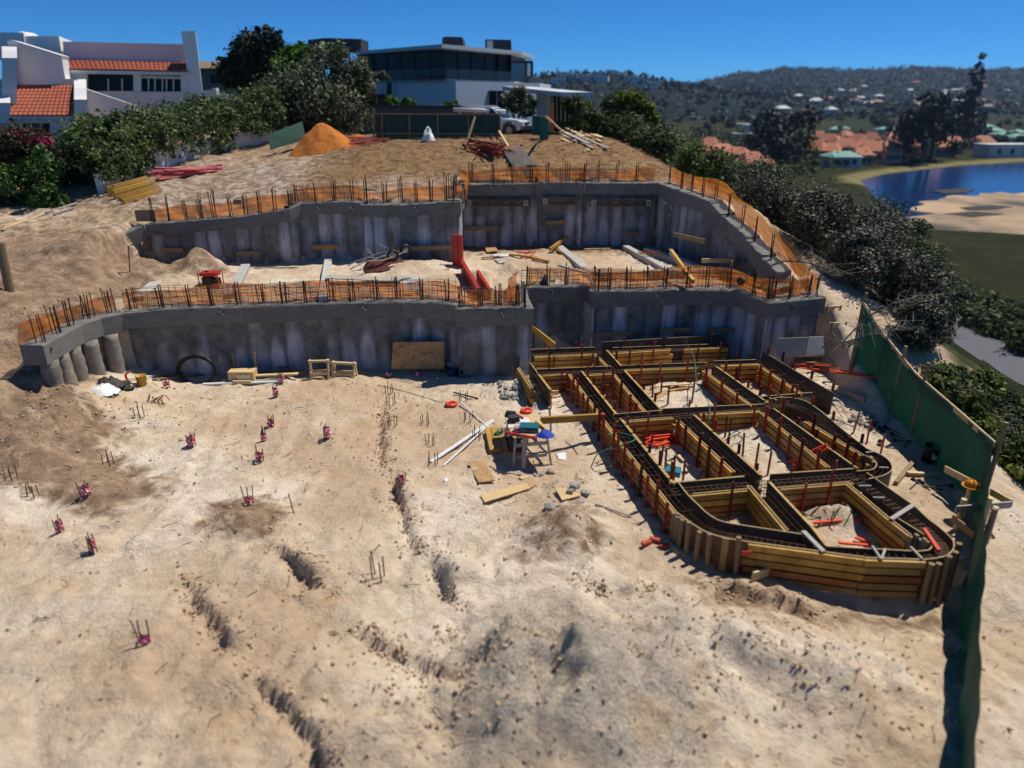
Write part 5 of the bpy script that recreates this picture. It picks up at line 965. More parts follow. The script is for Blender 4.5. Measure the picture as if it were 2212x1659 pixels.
MB().bar(ft[0] + Vector((.02, 0, .0)), ft[2], 0.03, 0.07).build('top_rail', M_PALE, FN)
for (x, y, zt_), ex in ((FT[0], .25), (FT[2], .3), ((1945, 772, 1.6), .3), ((1990, 822, 1.45), .45), ((2150, 962, 1.3), .5), ((2135, 1110, 1.2), .1)):
    p = P(x, y, zt_); m = MB(); m.tube([Vector((p.x + .06, p.y, h1(p.x, p.y) - .3)), p + Vector((.08, 0, ex))], 0.045, 8); m.build('post', M_PLANK, FN)
# ---- profile boards with a hard hat
PB = thing('profile_board', 'timber profile boards on posts beside the green fence', 'profile board', G(2100, 1090))
def pbar(a, b, wd, h_, mat, nm): MB().bar(a, b, wd, h_).build(nm, mat, PB)
pbar(P(2041, 1013, .45), P(2118, 1053, .55), 0.03, 0.14, M_PALE, 'board'); pbar(P(2065, 1100, .45), P(2184, 1090, .4), 0.03, 0.14, M_GREY, 'board'); pbar(P(2140, 1062, .3), P(2186, 1088, .4), 0.03, 0.14, M_PALE, 'board')
for x, y, zz in ((2097, 1052, .62), (2083, 1078, .6), (2139, 1075, .62), (2152, 1095, .6)):
    p = P(x, y, zz); m = MB(); m.tube([Vector((p.x, p.y, h1(p.x, p.y) - .3)), p], 0.05, 8); m.build('post', M_PALE, PB)
p = P(2097, 1050, .64); o = thing('hard_hat', 'orange yellow hard hat on a profile board post', 'hard hat', p); m = MB(); m.lathe(p, [(.115, 0), (.12, .03), (.105, .08), (.07, .12), (.02, .14)], 14); MY = pm('hard hat plastic', 'd98a12', 0.35, 0.08); m.build('shell', MY, o, smooth=True); m = MB(); m.lathe(p, [(.16, .0), (.16, .012), (.1, .014)], 14); m.build('brim', MY, o); m = MB(); m.tube([p + Vector((0, .12 * math.cos(a), .02 + .13 * math.sin(a))) for a in np.linspace(0.15, 2.98, 8)], .012, 4); m.build('crest', MY, o)
# ---- ground beams on the upper terrace
def gbeam(a, b, wd, label, zt_=2.32, hh=0.45):
    A, B_ = P(*a, zt_), P(*b, zt_); m = MB(); m.bar(A - Vector((0, 0, hh / 2)), B_ - Vector((0, 0, hh / 2)), wd, hh, bev=0.012); m.build('ground_beam', M_BEAML, label=label, cat='beam', group='concrete ground beams on the upper terrace')
C = 'pale concrete ground beam '
gbeam((345, 600), (296, 640), 0.34, C + 'at the far left, beside the sand heap'); gbeam((530, 570), (496, 634), 0.30, C + 'right of the red generator'); gbeam((709, 557), (697, 640), 0.26, C + 'in the middle of the left terrace'); gbeam((880, 560), (890, 632), 0.5, C + 'half buried, left of the red shutter', 2.2); gbeam((1203, 526), (1275, 585), 0.3, C + 'with yellow timbers across its far end'); gbeam((1352, 530), (1445, 580), 0.26, C + 'third from the right wing, with rebar scrap'); gbeam((1397, 534), (1510, 574), 0.28, C + 'nearest the wing wall'); gbeam((1278, 587), (1615, 578), 0.3, C + 'running across behind the orange net', 2.35)
MB().bar(P(705, 598, 2.4), P(865, 605, 2.28), 0.45, 0.03).build('plank', M_GREY, label='wide grey board leaning on the middle ground beam', cat='board'); MB().bar(P(810, 606, 2.3), P(880, 598, 2.22), 0.4, 0.025).build('plank', M_GREY, label='second wide grey board next to the half buried beam', cat='board')
stick((548, 580), (645, 579), 0.06, 0.04, M_GREY, 'plank', 'thin grey plank on the terrace below the upper left wall', 'plank'); stick((912, 588), (970, 583), 0.1, 0.03, M_PALE, 'plank', 'short pale plank left of the red shutter', 'plank')
# ---- generator
p = G(458, 618); GN = thing('generator', 'small red frame generator on the upper terrace', 'generator', p); M_GEN = pm('red enamel', 'b32a20', 0.4, 0.1, 5)
for e in (-.3, .3):
    for f in (-.2, .2): m = MB(); m.tube([p + Vector((e, f, 0)), p + Vector((e, f, .44))], .018, 6); m.build('frame_post', M_GEN, GN)
for f in (-.2, .2):
    for z in (.03, .44): m = MB(); m.tube([p + Vector((-.3, f, z)), p + Vector((.3, f, z))], .018, 6); m.build('frame_rail', M_GEN, GN)
MB().box(p + Vector((0, 0, .4)), .52, .36, .12, 0, .03).build('fuel_tank', M_GEN, GN); MB().box(p + Vector((-.08, 0, .18)), .3, .3, .24, 0, .02).build('engine', M_BLACK, GN); MB().box(p + Vector((.17, 0, .16)), .18, .28, .2, 0, .02).build('alternator', M_REBAR, GN); m = MB(); m.lathe(p + Vector((-.1, 0, .46)), [(.05, 0), (.05, .03), (.02, .035)], 10); m.build('fuel_cap', M_BLACK, GN)
# ---- upturned wheelbarrows
def barrow(x, y, label, rz):
    p = G(x, y); o = thing('wheelbarrow', label, 'wheelbarrow', p, 'upturned wheelbarrows'); d = Vector((math.cos(rz), math.sin(rz), 0)); s = Vector((-d.y, d.x, 0)); z = Vector((0, 0, 1)); MT = pm('rusty red tray', '6b3328', .6, .25, 4, dirt='40302a')
    top = [p + d * a + s * b + z * .3 for a, b in ((-.28, -.16), (.22, -.16), (.22, .16), (-.28, .16))]; bot = [p + d * a + s * b for a, b in ((-.45, -.32), (.42, -.32), (.42, .32), (-.45, .32))]
    m = MB(); m.add(bot + top, [(4, 5, 6, 7), (0, 1, 5, 4), (1, 2, 6, 5), (2, 3, 7, 6), (3, 0, 4, 7)]); m.build('tray', MT, o)
    w_ = p + d * .55 + z * .42; m = MB(); m.tube([w_ + (d * math.cos(a) + z * math.sin(a)) * .17 for a in np.linspace(0, 2 * math.pi, 17)], .045, 6, False); wh = m.build('wheel', M_BLACK, o, smooth=True); m = MB(); m.tube([w_ - s * .04, w_ + s * .04], .1, 10); m.build('rim', M_ZINC, wh)
    for f in (-1, 1): m = MB(); m.tube(smoothpath([w_ + s * .08 * f, p + d * .2 + s * .2 * f + z * .34, p - d * .3 + s * .24 * f + z * .36, p - d * .75 + s * .27 * f + z * .22, p - d * .95 + s * .27 * f + z * .12], 4), .02, 6); m.build('handle', M_ZINC, o); m = MB(); m.tube(smoothpath([p - d * .1 + s * .2 * f + z * .3, p - d * .18 + s * .2 * f + z * .6, p - d * .32 + s * .2 * f + z * .6, p - d * .36 + s * .2 * f + z * .32], 4), .018, 6); m.build('leg', M_ZINC, o)
barrow(815, 582, 'left upturned wheelbarrow on the upper terrace', 0.35); barrow(845, 570, 'right upturned wheelbarrow on the upper terrace', 0.5)
# ---- red steel shutters
def shutter(A, B_, hh, label, th=.09):
    o = thing('steel_shutter', label, 'shutter', A.lerp(B_, .5), 'red steel shutters'); MB().bar(A + Vector((0, 0, hh / 2)), B_ + Vector((0, 0, hh / 2)), th * .35, hh).build('skin', M_GEN, o); L = (B_ - A).length; d = (B_ - A).normalized(); k = Vector((-d.y, d.x, 0)) * th * .5
    for z in (0.03, hh - .03): MB().bar(A + Vector((0, 0, z)), B_ + Vector((0, 0, z)), th, .06).build('rail', M_GEN, o)
    for i in range(max(2, int(L / .3)) + 1): e = A + d * L * i / max(2, int(L / .3)); MB().bar(e + Vector((0, 0, .0)), e + Vector((0, 0, hh)), th * .9, .03, d).build('rib', M_GEN, o)
a = P(986, 606, 2.05); b = PD(986, 606, 24.9); shutter(Vector((-2.05, 24.5, 2.0)), Vector((-1.72, 24.3, 2.0)), 1.28, 'tall red steel shutter standing at the corner of the upper left wall')
shutter(P(998, 560, 2.65) - Vector((0, 0, .5)), P(1034, 622, 2.5) - Vector((0, 0, .5)), .5, 'left red shutter of the trench behind the projecting block'); shutter(P(1032, 583, 2.5) - Vector((0, 0, .45)), P(1058, 624, 2.45) - Vector((0, 0, .45)), .45, 'right red shutter of the trench behind the projecting block')
m = MB(); c0, c1 = P(1018, 590, 2.35), P(1046, 625, 2.35)
for k in range(9):
    f = k / 8; c = c0.lerp(c1, f); m.tube([c - Vector((.2, 0, 0)), c + Vector((.2, 0, 0))], .008, 4)
for e in (-.15, 0, .15): m.tube([c0 + Vector((e, 0, 0)), c1 + Vector((e, 0, 0))], .009, 4)
m.build('rebar_cage', M_CAGE, label='small rebar cage in the trench between red shutters', cat='rebar cage')
stick((1058, 598), (1062, 626), 0.1, 0.05, M_PALE, 'timber_post', 'pale post beside the right red shutter', 'post', za=2.6, zb=2.35)
# ---- clutter on the right terrace
for a, b, wd, h_, mt, l, lf, z in (((1188, 548), (1226, 526), .08, .12, M_YEL, 'yellow timber across the far end of a ground beam, upper one', .1, None), ((1186, 536), (1215, 551), .08, .08, M_YEL, 'yellow timber across the far end of a ground beam, lower one', .05, None), ((1100, 553), (1160, 560), .09, .06, M_YEL, 'yellow timber on the sand of the right terrace, left', .03, None), ((1150, 562), (1186, 569), .09, .08, M_YEL, 'yellow timber on the sand of the right terrace, right', .03, None),
                       ((1448, 553), (1496, 620), .1, .14, M_YEL, 'long yellow beam leaning over the orange net at right', .1, (2.75, 2.3)), ((1262, 541), (1318, 540), .06, .05, M_PALE, 'thin plank below the upper right wall', .02, None), ((1040, 560), (1080, 556), .1, .03, M_PLANK, 'brown plank on the right terrace by the trench', .03, None), ((1205, 578), (1265, 594), .07, .05, M_GREY, 'grey batten over the orange net', .05, (2.75, 2.6)), ((1266, 585), (1283, 622), .05, .05, M_GREY, 'thin batten standing in the rebar at the wall crank', 0, (2.9, 2.25)), ((1515, 574), (1612, 573), .06, .14, M_PALE, 'pale board on edge near the wing wall', .1, (2.4, 2.4)), ((1578, 573), (1580, 584), .04, .3, M_BRN, 'orange wooden block on the board near the wing wall', .0, (2.45, 2.45))):
    stick(a, b, wd, h_, mt, 'timber', l, 'timber', lift=lf, za=z[0] if z else None, zb=z[1] if z else None)
sheet([(1046, 536), (1068, 535), (1076, 547), (1052, 550)], .02, M_OSB, 'plywood_offcut', 'square plywood offcut on the right terrace', 'board', .08); sheet([(1060, 552), (1098, 550), (1108, 556), (1070, 557)], .015, M_WHITE, 'plastic_sheet', 'white plastic strip on the right terrace', 'sheet', .03); sheet([(1069, 562), (1088, 560), (1092, 569), (1078, 572)], .02, M_GREY, 'plywood_offcut', 'grey board scrap beside the trench', 'board', .03); sheet([(1654, 632), (1758, 605), (1770, 612), (1668, 642)], .02, M_GREY, 'plywood_board', 'grey board behind the net at the right wall end', 'board', .2)
for i in range(10):
    p = G(1130 + ro.uniform(-8, 26), 550 + ro.uniform(-5, 8), .03); a = ro.uniform(0, 3); d = Vector((math.cos(a), math.sin(a), 0)) * ro.uniform(.15, .3); m = MB(); m.bar(p - d, p + d, .03, .03); m.build('tube_offcut', M_ORGP, label='orange tube offcut scattered on the right terrace', cat='tube', group='orange tube offcuts on the right terrace')
def scrap(x, y, n, r, label, mat=M_RUST, z=None):
    p = G(x, y, .04) if z is None else P(x, y, z); m = MB()
    for k in range(n): c = p + Vector((ro.gauss(0, r), ro.gauss(0, r * .6), abs(ro.gauss(0, .05)))); d = Vector((ro.uniform(-1, 1), ro.uniform(-1, 1), ro.uniform(-.3, .3))) * .14; m.tube([c - d, c + d], .014, 4)
    m.build('rebar_scrap', mat, label=label, cat='rebar scrap')
scrap(1466, 548, 45, .25, 'larger heap of rusty rebar scrap near the wing wall'); scrap(1400, 548, 30, .2, 'smaller heap of rusty rebar scrap on the ground beam', z=2.4)
for (x, y), r, l in (((1492, 617), .07, 'orange buoy ball on the sand behind the net'), ((1601, 606), .14, 'dark round disc hanging in the orange net')):
    p = P(x, y, 2.35 if r < .1 else 2.45); m = MB(); m.lathe(p - Vector((0, 0, r)), [(r * math.sin(a) + .001, r - r * math.cos(a)) for a in np.linspace(0, math.pi, 9)], 12); m.build('ball', M_ORGP if r < .1 else pm('olive disc', '4a4420', .7), smooth=True, label=l, cat='ball')
hose([(1444, 430), (1447, 470), (1445, 520), (1448, 560)], .012, M_GREEN, 'pale green hose hanging down the wing wall corner', [4.0, 3.4, 2.8, 2.4]); hose([(1434, 437), (1446, 440), (1452, 452)], .03, M_WHITE, 'short white pipe bend at the wall corner', [3.95, 3.9, 3.75])
p = G(281, 590); m = MB(); m.tube([p, p + Vector((.12, 0, .85)), p + Vector((.3, 0, .9))], .018, 5); m.build('steel_rod', M_REBAR, label='bent steel rod standing in the brown slope at left', cat='rod')
for x, y, l in ((318, 466, 'brown board between starter bars at the left end'), (514, 436, 'small brown board in the upper left net'), (1238, 396, 'small brown board in the upper right net')):
    p = PD(x, y, 25.6 if x < 600 else 28.4); s_ = .42 if x < 400 else .16; MB().bar(p - Vector((s_, 0, 0)), p + Vector((s_ * .7, 0, 0)), .02, s_ * .95).build('board', M_PLANK, label=l, cat='board')
cloth(PD(1176, 628, 21.9), .16, .4, pm('dark blue garment', '1a2138', .9, .3), 'dark blue garment hanging on the starter bars', 9, 'garment', 'garment')
MB().bar(P(1088, 633, 2.2), P(1110, 637, 2.2), .05, .04).build('pipe_offcut', pm('blue pipe', '2f55b5', .5), label='blue pipe offcut on top of the projecting block', cat='pipe')
# ================================================================== UPPER GROUND: HOUSES, HEDGES, CAR
def vp(x, y, A, B_):
    """picture point on the vertical plane through A and B_"""
    d = ray(x, y); e = Vector((B_[0] - A[0], B_[1] - A[1])); n = Vector((-e.y, e.x)); t = (n.x * A[0] + n.y * A[1]) / (n.x * d.x + n.y * d.y)
    return Vector((d.x * t, d.y * t, CAMH + d.z * t))
def vquad(pts, A, B_, th): 
    e = Vector((B_[0] - A[0], B_[1] - A[1], 0)).normalized(); n = Vector((-e.y, e.x, 0)); m = MB(); m.prism([vp(x, y, A, B_) for x, y in pts], n * th); return m
M_STUC = pm('white stucco', 'dcd8d4', 0.9, 0.05, 1.2, 0.15, 25); M_GLASS = pm('dark window glass', '0c1014', 0.3, 0.1, 1, 0, spec=0.2); M_FRAME = pm('white window frame', 'c8ccce', .6, .05); M_TILE = pm('terracotta roof tile', 'a5543a', 0.8, 0.3, 3, 0.2, 30, dirt='7b3a2c', dirtamt=.5)
WH = thing('white_house', 'white stucco house with red barrel tile roofs behind the hedge', 'house', (-26, 46, 4))
def barrel(a0, a1, b0, b1, name='tile_roof', pitch=0.24, rowlen=0.36, parent=WH):
    """barrel tiles between the upper line a0-a1 and the eave b0-b1, as courses that overlap"""
    a0, a1, b0, b1 = map(Vector, (a0, a1, b0, b1)); n = max(2, int((b1 - b0).length / pitch)); k = max(2, int(((b0 + b1) / 2 - (a0 + a1) / 2).length / rowlen)); nrm = (b1 - b0).cross(a0 - b0).normalized(); m = MB()
    if nrm.z < 0: nrm = -nrm
    for i in range(n):
        for r in range(k):
            f0, f1 = r / k, (r + 1.12) / k
            pts = []
            for f, lift in ((f0, 0.02), (min(f1, 1.04), 0.055)):
                l = a0.lerp(b0, f); q = a1.lerp(b1, f); w_ = (q - l) / n
                for s in range(6):
                    a = math.pi * s / 5; pts.append(l + w_ * (i + 0.5 - 0.5 * math.cos(a)) + nrm * (0.085 * math.sin(a) + lift))
            m.add(pts, [(s, s + 1, 7 + s, 6 + s) for s in range(5)] + [(6, 7, 8, 9, 10, 11)])
    return m.build(name, M_TILE, parent, kind='stuff')
A, B_ = PD(140, 150, 47), PD(405, 150, 49.5); e = (B_ - A); e.z = 0; e.normalize(); nn = Vector((-e.y, e.x, 0)); A2, B2 = A + nn * 1.7, B_ + nn * 1.7
vquad([(136, 92), (402, 98), (406, 140), (138, 134)], A2, B2, 5.0).build('upper_wall', M_STUC, WH); vquad([(136, 89.5), (403, 95.5), (404, 99), (136, 93)], A2 - nn * .12, B2 - nn * .12, 5.3).build('parapet_cap', M_STUC, WH)
vquad([(52, 78), (127, 78), (135, 128), (145, 131), (60, 135)], A2 + nn * .3, B2 + nn * .3, 5).build('upper_wall', M_STUC, WH)
ra_, rb_, ea_, eb_ = vp(140, 131, A2, B2), vp(407, 137, A2, B2), vp(150, 151, A - nn * .35, B_ - nn * .35), vp(407, 156, A - nn * .35, B_ - nn * .35); barrel(ra_, rb_, ea_, eb_)
m = MB(); m.add([ra_, rb_, eb_, ea_, ra_ - Vector((0, 0, .15)), rb_ - Vector((0, 0, .15)), eb_ - Vector((0, 0, .15)), ea_ - Vector((0, 0, .15))], [(0, 1, 2, 3), (4, 7, 6, 5), (3, 2, 6, 7), (0, 3, 7, 4), (1, 5, 6, 2)]); m.build('eave_board', M_FRAME, WH)
for x in (205, 238, 270, 301, 332, 364, 395): p = vp(x, 158, A, B_); MB().bar(p, p - nn * .3, .12, .14).build('rafter_end', M_STUC, WH)
for pts in ([(145, 152), (408, 157), (408, 163), (145, 159)], [(145, 159), (189, 160), (189, 200), (145, 199)], [(288, 161), (305, 161), (305, 200), (288, 200)], [(390, 163), (408, 163), (411, 200), (391, 200)], [(145, 197), (411, 198), (415, 262), (150, 262)]): vquad(pts, A, B_, .35).build('wall', M_STUC, WH)
for pts, bars in (([(186, 158), (290, 160), (290, 200), (188, 200)], (232, 262)), ([(303, 161), (392, 163), (392, 200), (304, 200)], (319, 333, 349, 358, 373))):
    wn = vquad(pts, A + nn * .3, B_ + nn * .3, .05).build('window', M_GLASS, WH)
    for x in bars: vquad([(x, 170), (x + 3, 170), (x + 3.3, 197), (x + .3, 197)], A + nn * .22, B_ + nn * .22, .06).build('window_bar', M_FRAME, wn)
vquad([(305, 163), (392, 165), (392, 171), (305, 169)], A + nn * .2, B_ + nn * .2, .06).build('lintel', M_FRAME, WH); vquad([(186, 197), (290, 197), (290, 199.5), (186, 199.5)], A - nn * .08, B_ - nn * .08, .3).build('sill', M_STUC, WH); vquad([(304, 198), (392, 198), (392, 200.5), (304, 200.5)], A - nn * .08, B_ - nn * .08, .3).build('sill', M_STUC, WH)
vquad([(391, 67), (422, 67), (437, 198), (414, 225), (412, 206)], A - nn * .2, B_ - nn * .2, 1.6).build('chimney', M_STUC, WH)
C0, C1 = PD(0, 200, 42.5), PD(170, 200, 43.5); ce = (C1 - C0); ce.z = 0; ce.normalize(); cn = Vector((-ce.y, ce.x, 0))
D0, D1 = C0 + cn * 2.6, C1 + cn * 2.6
vquad([(16, 91), (24, 89), (133, 123), (141, 170), (168, 171), (170, 188), (38, 188)], D0, D1, 1.2).build('gable_wall', M_STUC, WH); vquad([(15, 88), (24, 86), (134, 120), (133, 125), (23, 92), (16, 94)], D0 - cn * .12, D1 - cn * .12, 1.45).build('parapet_cap', M_STUC, WH)
ra_, rb_, ea_, eb_ = vp(38, 186, D0, D1), vp(168, 186, D0, D1), vp(-6, 251, C0 - cn * .3, C1 - cn * .3), vp(162, 251, C0 - cn * .3, C1 - cn * .3); barrel(ra_, rb_, ea_, eb_)
m = MB(); m.add([ra_, rb_, eb_, ea_] + [v - Vector((0, 0, .15)) for v in (ra_, rb_, eb_, ea_)], [(0, 1, 2, 3), (4, 7, 6, 5), (3, 2, 6, 7), (0, 3, 7, 4), (1, 5, 6, 2)]); m.build('eave_board', M_FRAME, WH)
for x in (12, 45, 78, 111, 148): p = vp(x, 259, C0, C1); MB().bar(p, p - cn * .3, .13, .15).build('rafter_end', M_STUC, WH)
for pts in ([(-20, 252), (165, 252), (165, 266), (-20, 266)], [(-20, 266), (47, 266), (47, 296), (-20, 296)], [(108, 266), (165, 266), (165, 296), (108, 296)], [(-20, 296), (165, 296), (165, 350), (-20, 350)]): vquad(pts, C0, C1, .35).build('wall', M_STUC, WH)
wn = vquad([(46, 265), (109, 265), (109, 297), (46, 297)], C0 + cn * .25, C1 + cn * .25, .05).build('window', M_GLASS, WH)
for x in (66, 87): vquad([(x, 266), (x + 3, 266), (x + 3, 296), (x, 296)], C0 + cn * .18, C1 + cn * .18, .06).build('window_bar', M_FRAME, wn)
def parapet(xpx, prof, wd):
    """side wall following the roof slope: prof = (distance behind the front plane, picture y at that plane)"""
    q = []
    for dd, y in prof: q.append(vp(xpx, y, C0 + cn * dd, C1 + cn * dd))
    m = MB(); m.prism(q, ce * wd); m.build('side_parapet', M_STUC, WH)
parapet(160, [(-.5, 300), (-.5, 215), (0.2, 207), (1.0, 190), (1.8, 180), (3.0, 171), (3.0, 300)], .65); parapet(-4, [(-.5, 330), (-.5, 222), (0.3, 212), (1.4, 195), (2.6, 189), (2.6, 330)], .6); parapet(4, [(0.6, 250), (0.6, 125), (1.2, 110), (2.0, 101), (2.6, 100), (2.6, 250)], .75)
E0, E1 = A - nn * 3.2, B_ - nn * 3.2; vquad([(176, 195), (184, 193), (288, 229), (290, 237), (291, 262), (177, 285)], E0, E1, .5).build('garden_wing_wall', M_STUC, WH); vquad([(182, 191), (289, 227), (289, 231), (182, 195.5)], E0 - nn * .1, E1 - nn * .1, .7).build('parapet_cap', M_STUC, WH)
barrel(vp(278, 236, E0 + nn * 1.2, E1 + nn * 1.2), vp(292, 237, E0 + nn * 1.2, E1 + nn * 1.2), vp(284, 244, E0, E1), vp(325, 252, E0, E1))
vquad([(0, 70), (50, 70), (54, 95), (0, 130)], D0 + cn * 3, D1 + cn * 3, 3).build('upper_wall', M_STUC, WH); barrel(PD(-12, 73, 50), PD(34, 73, 50), PD(-30, 128, 48.3), PD(14, 122, 48.3)); m = MB(); m.prism([PD(30, 72, 50), PD(46, 68, 50.2), PD(55, 72, 50.2), PD(56, 95, 49), PD(18, 122, 48.2), PD(14, 110, 48.2)], (0, 1.2, 0)); m.build('side_parapet', M_STUC, WH)
GW = thing('garden_wall', 'low white curved garden wall right of the white house', 'wall', PD(470, 230, 45)); g0, g1 = PD(400, 200, 46), PD(540, 200, 45)
vquad([(408, 208), (422, 206), (432, 200), (440, 196), (452, 194), (458, 193), (458, 190), (466, 190), (467, 203), (528, 202), (532, 206), (540, 206), (540, 262), (408, 262)], g0, g1, .3).build('wall', M_STUC, GW); vquad([(412, 223), (470, 221), (470, 224), (412, 226)], g0 - Vector((0, .08, 0)), g1 - Vector((0, .08, 0)), .1).build('ledge', M_FRAME, GW)
# neighbouring dark cottage
NC = thing('cottage', 'grey cottage with brown shingle roof behind the dark conifer', 'house', PD(460, 190, 62)); c0, c1 = PD(400, 180, 62), PD(520, 180, 62); vquad([(425, 144), (520, 146), (520, 200), (425, 200)], c0, c1, 6).build('wall', pm('grey green render', '6c7470', .9), NC); m = MB(); m.add([PD(428, 132, 65), PD(520, 134, 65), PD(528, 148, 61), PD(424, 147, 61), PD(428, 134, 65), PD(520, 136, 65), PD(528, 150, 61), PD(424, 149, 61)], [(0, 1, 2, 3), (4, 7, 6, 5), (3, 2, 6, 7)]); m.build('roof', pm('brown shingles', '7a6450', .9, .3, 6), NC); vquad([(455, 160), (490, 161), (490, 180), (455, 180)], c0 - Vector((0, .06, 0)), c1 - Vector((0, .06, 0)), .05).build('window', M_GLASS, NC)
# boundary wall
BWp = [G(225, 420), G(300, 385), G(400, 352), G(500, 325), G(600, 305), G(660, 290)]; m = MB(); BW = thing('boundary_wall', 'white boundary wall under the overhanging hedge', 'wall', BWp[2])
for i, (a, b) in enumerate(zip(BWp, BWp[1:])): a2, b2 = a + Vector((-.3, .3, 0)), b + Vector((-.3, .3, 0)); MB().bar(a2 + Vector((0, 0, .1)), b2 + Vector((0, 0, .1)), .22, 1.3).build('wall_bay', M_STUC, BW)
# ------------------------------------------------------------------ modern house
M_CHAR = pm('charcoal cladding', '2c2b2e', .7, .12, 2); M_SLAB = pm('pale roof slab', 'b9bcc0', .8, .06, 1); M_PALEW = pm('pale grey render', 'c3c6cb', .85, .05, 1)
MH = thing('modern_house', 'modern flat roofed house with dark glazed upper storey and pale ground floor', 'house', PD(960, 235, 68))
def foot(pxs, y): return [PD(x, y, D) for x, D in pxs]
def storey(name, pxs, ytop, ybot, mat, back=9, ref=66.0):
    zt_, zb_ = PD(958, ytop, ref).z, PD(958, ybot, ref).z; f = foot(pxs, 200); q = [Vector((p.x, p.y, zb_)) for p in f]; q = q + [Vector((f[-1].x + 1.5, f[-1].y + back, zb_)), Vector((f[0].x - 1.5, f[0].y + back, zb_))]; m = MB(); m.prism(q, (0, 0, zt_ - zb_)); return m.build(name, mat, MH)
storey('roof_slab', [(775, 74.5), (958, 65.0), (1126, 74.5)], 97, 105, M_SLAB); storey('glazed_storey', [(782, 75), (962, 67.5), (1104, 75.5)], 105, 172, M_GLASS, 7)
storey('floor_slab', [(776, 74.4), (962, 66.2), (1112, 74.8)], 171, 175.5, M_SLAB); storey('ground_floor', [(770, 74.6), (985, 65.6), (1166, 73.5)], 175.5, 285, M_PALEW)
f = foot([(782, 74.9), (962, 67.4), (1104, 75.4)], 200); zt_, zb_ = PD(958, 105, 66).z, PD(958, 172, 66).z
for i in range(7):
    p = f[0].lerp(f[1], i / 6); MB().bar(Vector((p.x, p.y - .05, zb_)), Vector((p.x, p.y - .05, zt_)), .1, .08, (1, 0, 0)).build('mullion', M_CHAR, MH)
for i in range(1, 6):
    p = f[1].lerp(f[2], i / 5); MB().bar(Vector((p.x, p.y - .05, zb_)), Vector((p.x, p.y - .05, zt_)), .1 if i < 4 else .5, .08, (1, 0, 0)).build('mullion', M_CHAR, MH)
t = NT('balustrade glass'); t.col(lin('2c3a45')); t.set(.15); t.b.inputs['Alpha'].default_value = .3; M_BAL = t.m
for a, b in ((0, 1), (1, 2)):
    p, q = foot([(800, 72.5), (963, 65.7), (1112, 74)], 200)[a], foot([(800, 72.5), (963, 65.7), (1112, 74)], 200)[b]; zz = PD(958, 175.5, 66).z
    for i in range(6): u, v = p.lerp(q, i / 6 + .005), p.lerp(q, (i + 1) / 6 - .005); MB().bar(Vector((u.x, u.y, zz + .5)), Vector((v.x, v.y, zz + .5)), .02, 1.0).build('balustrade_pane', M_BAL, MH)
for pts, D, mt, nm in (([(665, 86), (702, 82), (780, 84), (780, 108), (665, 112)], 80, M_CHAR, 'roof_box'), ([(955, 82), (962, 79), (998, 80), (1001, 99), (955, 99)], 70, M_CHAR, 'roof_box'), ([(1048, 85), (1104, 86), (1105, 108), (1048, 107)], 74, M_CHAR, 'roof_box'), ([(1052, 88), (1064, 87), (1065, 104), (1052, 104)], 73.8, M_SLAB, 'roof_vent')):
    m = MB(); m.prism([PD(x, y, D) for x, y in pts], (0, 4, 0)); m.build(nm, mt, MH)
for pts, D in (([(1020, 195), (1090, 196), (1090, 236), (1020, 236)], 68.4), ([(782, 203), (832, 203), (832, 228), (784, 228)], 71.6), ([(836, 178), (846, 178), (846, 215), (836, 215)], 70.2)):
    m = MB(); m.prism([PD(x, y, D) for x, y in pts], (0, .08, 0)); wn = m.build('window', M_GLASS, MH)
    for k in (1, 2, 3):
        x = pts[0][0] + (pts[1][0] - pts[0][0]) * k / 4; m = MB(); m.prism([PD(x, pts[0][1], D - .04), PD(x + 1.6, pts[0][1], D - .04), PD(x + 1.6, pts[2][1], D - .04), PD(x, pts[2][1], D - .04)], (0, .03, 0)); m.build('window_bar', M_FRAME if D < 70 else M_CHAR, wn)
for a, b in (((1103, 134), (1150, 134)), ((1149, 134), (1149, 166)), ((1136, 135), (1136, 166))): MB().bar(PD(*a, 75), PD(*b, 75), .25, .25).build('pergola_frame', M_CHAR, MH)
for k in range(9): MB().bar(PD(1137, 138 + k * 3.1, 74.9), PD(1149, 138 + k * 3.1, 74.9), .05, .1).build('louvre', M_SLAB, MH)
AN = thing('annex', 'low pale annex with thin flat canopy right of the modern house', 'annex', PD(1205, 250, 60)); MB().bar(PD(1118, 191, 62), PD(1248, 204, 56), 3.0, .3).build('canopy', M_SLAB, AN); m = MB(); m.prism([PD(1162, 200, 60), PD(1190, 203, 60), PD(1190, 290, 60), PD(1162, 290, 60)], (0, 4, 0)); m.build('wall', M_PALEW, AN); m = MB(); m.prism([PD(1190, 206, 60.5), PD(1228, 208, 60.5), PD(1228, 290, 60.5), PD(1190, 290, 60.5)], (0, 3, 0)); m.build('glazing', M_GLASS, AN); m = MB(); m.tube([PD(1235, 208, 57), PD(1235, 290, 57)], .1, 8); m.build('column', M_SLAB, AN)
for k in range(4): m = MB(); m.prism([PD(1193 + k * 9, 206, 60.3), PD(1195 + k * 9, 206, 60.3), PD(1195 + k * 9, 262, 60.3), PD(1193 + k * 9, 262, 60.3)], (0, .1, 0)); m.build('mullion', M_GREY, AN)
GB = thing('garden_boundary_wall', 'dark grey boundary wall behind the green hoarding', 'wall', PD(890, 290, 52)); m = MB(); m.prism([PD(772, 229, 52), PD(1030, 232, 52), PD(1030, 300, 52), PD(772, 300, 52)], (0, .3, 0)); m.build('wall', pm('dark grey render', '6a6460', .9, .1, 1), GB); MB().bar(PD(772, 228, 52), PD(1030, 231, 52), .45, .1).build('coping', M_CHAR, GB)
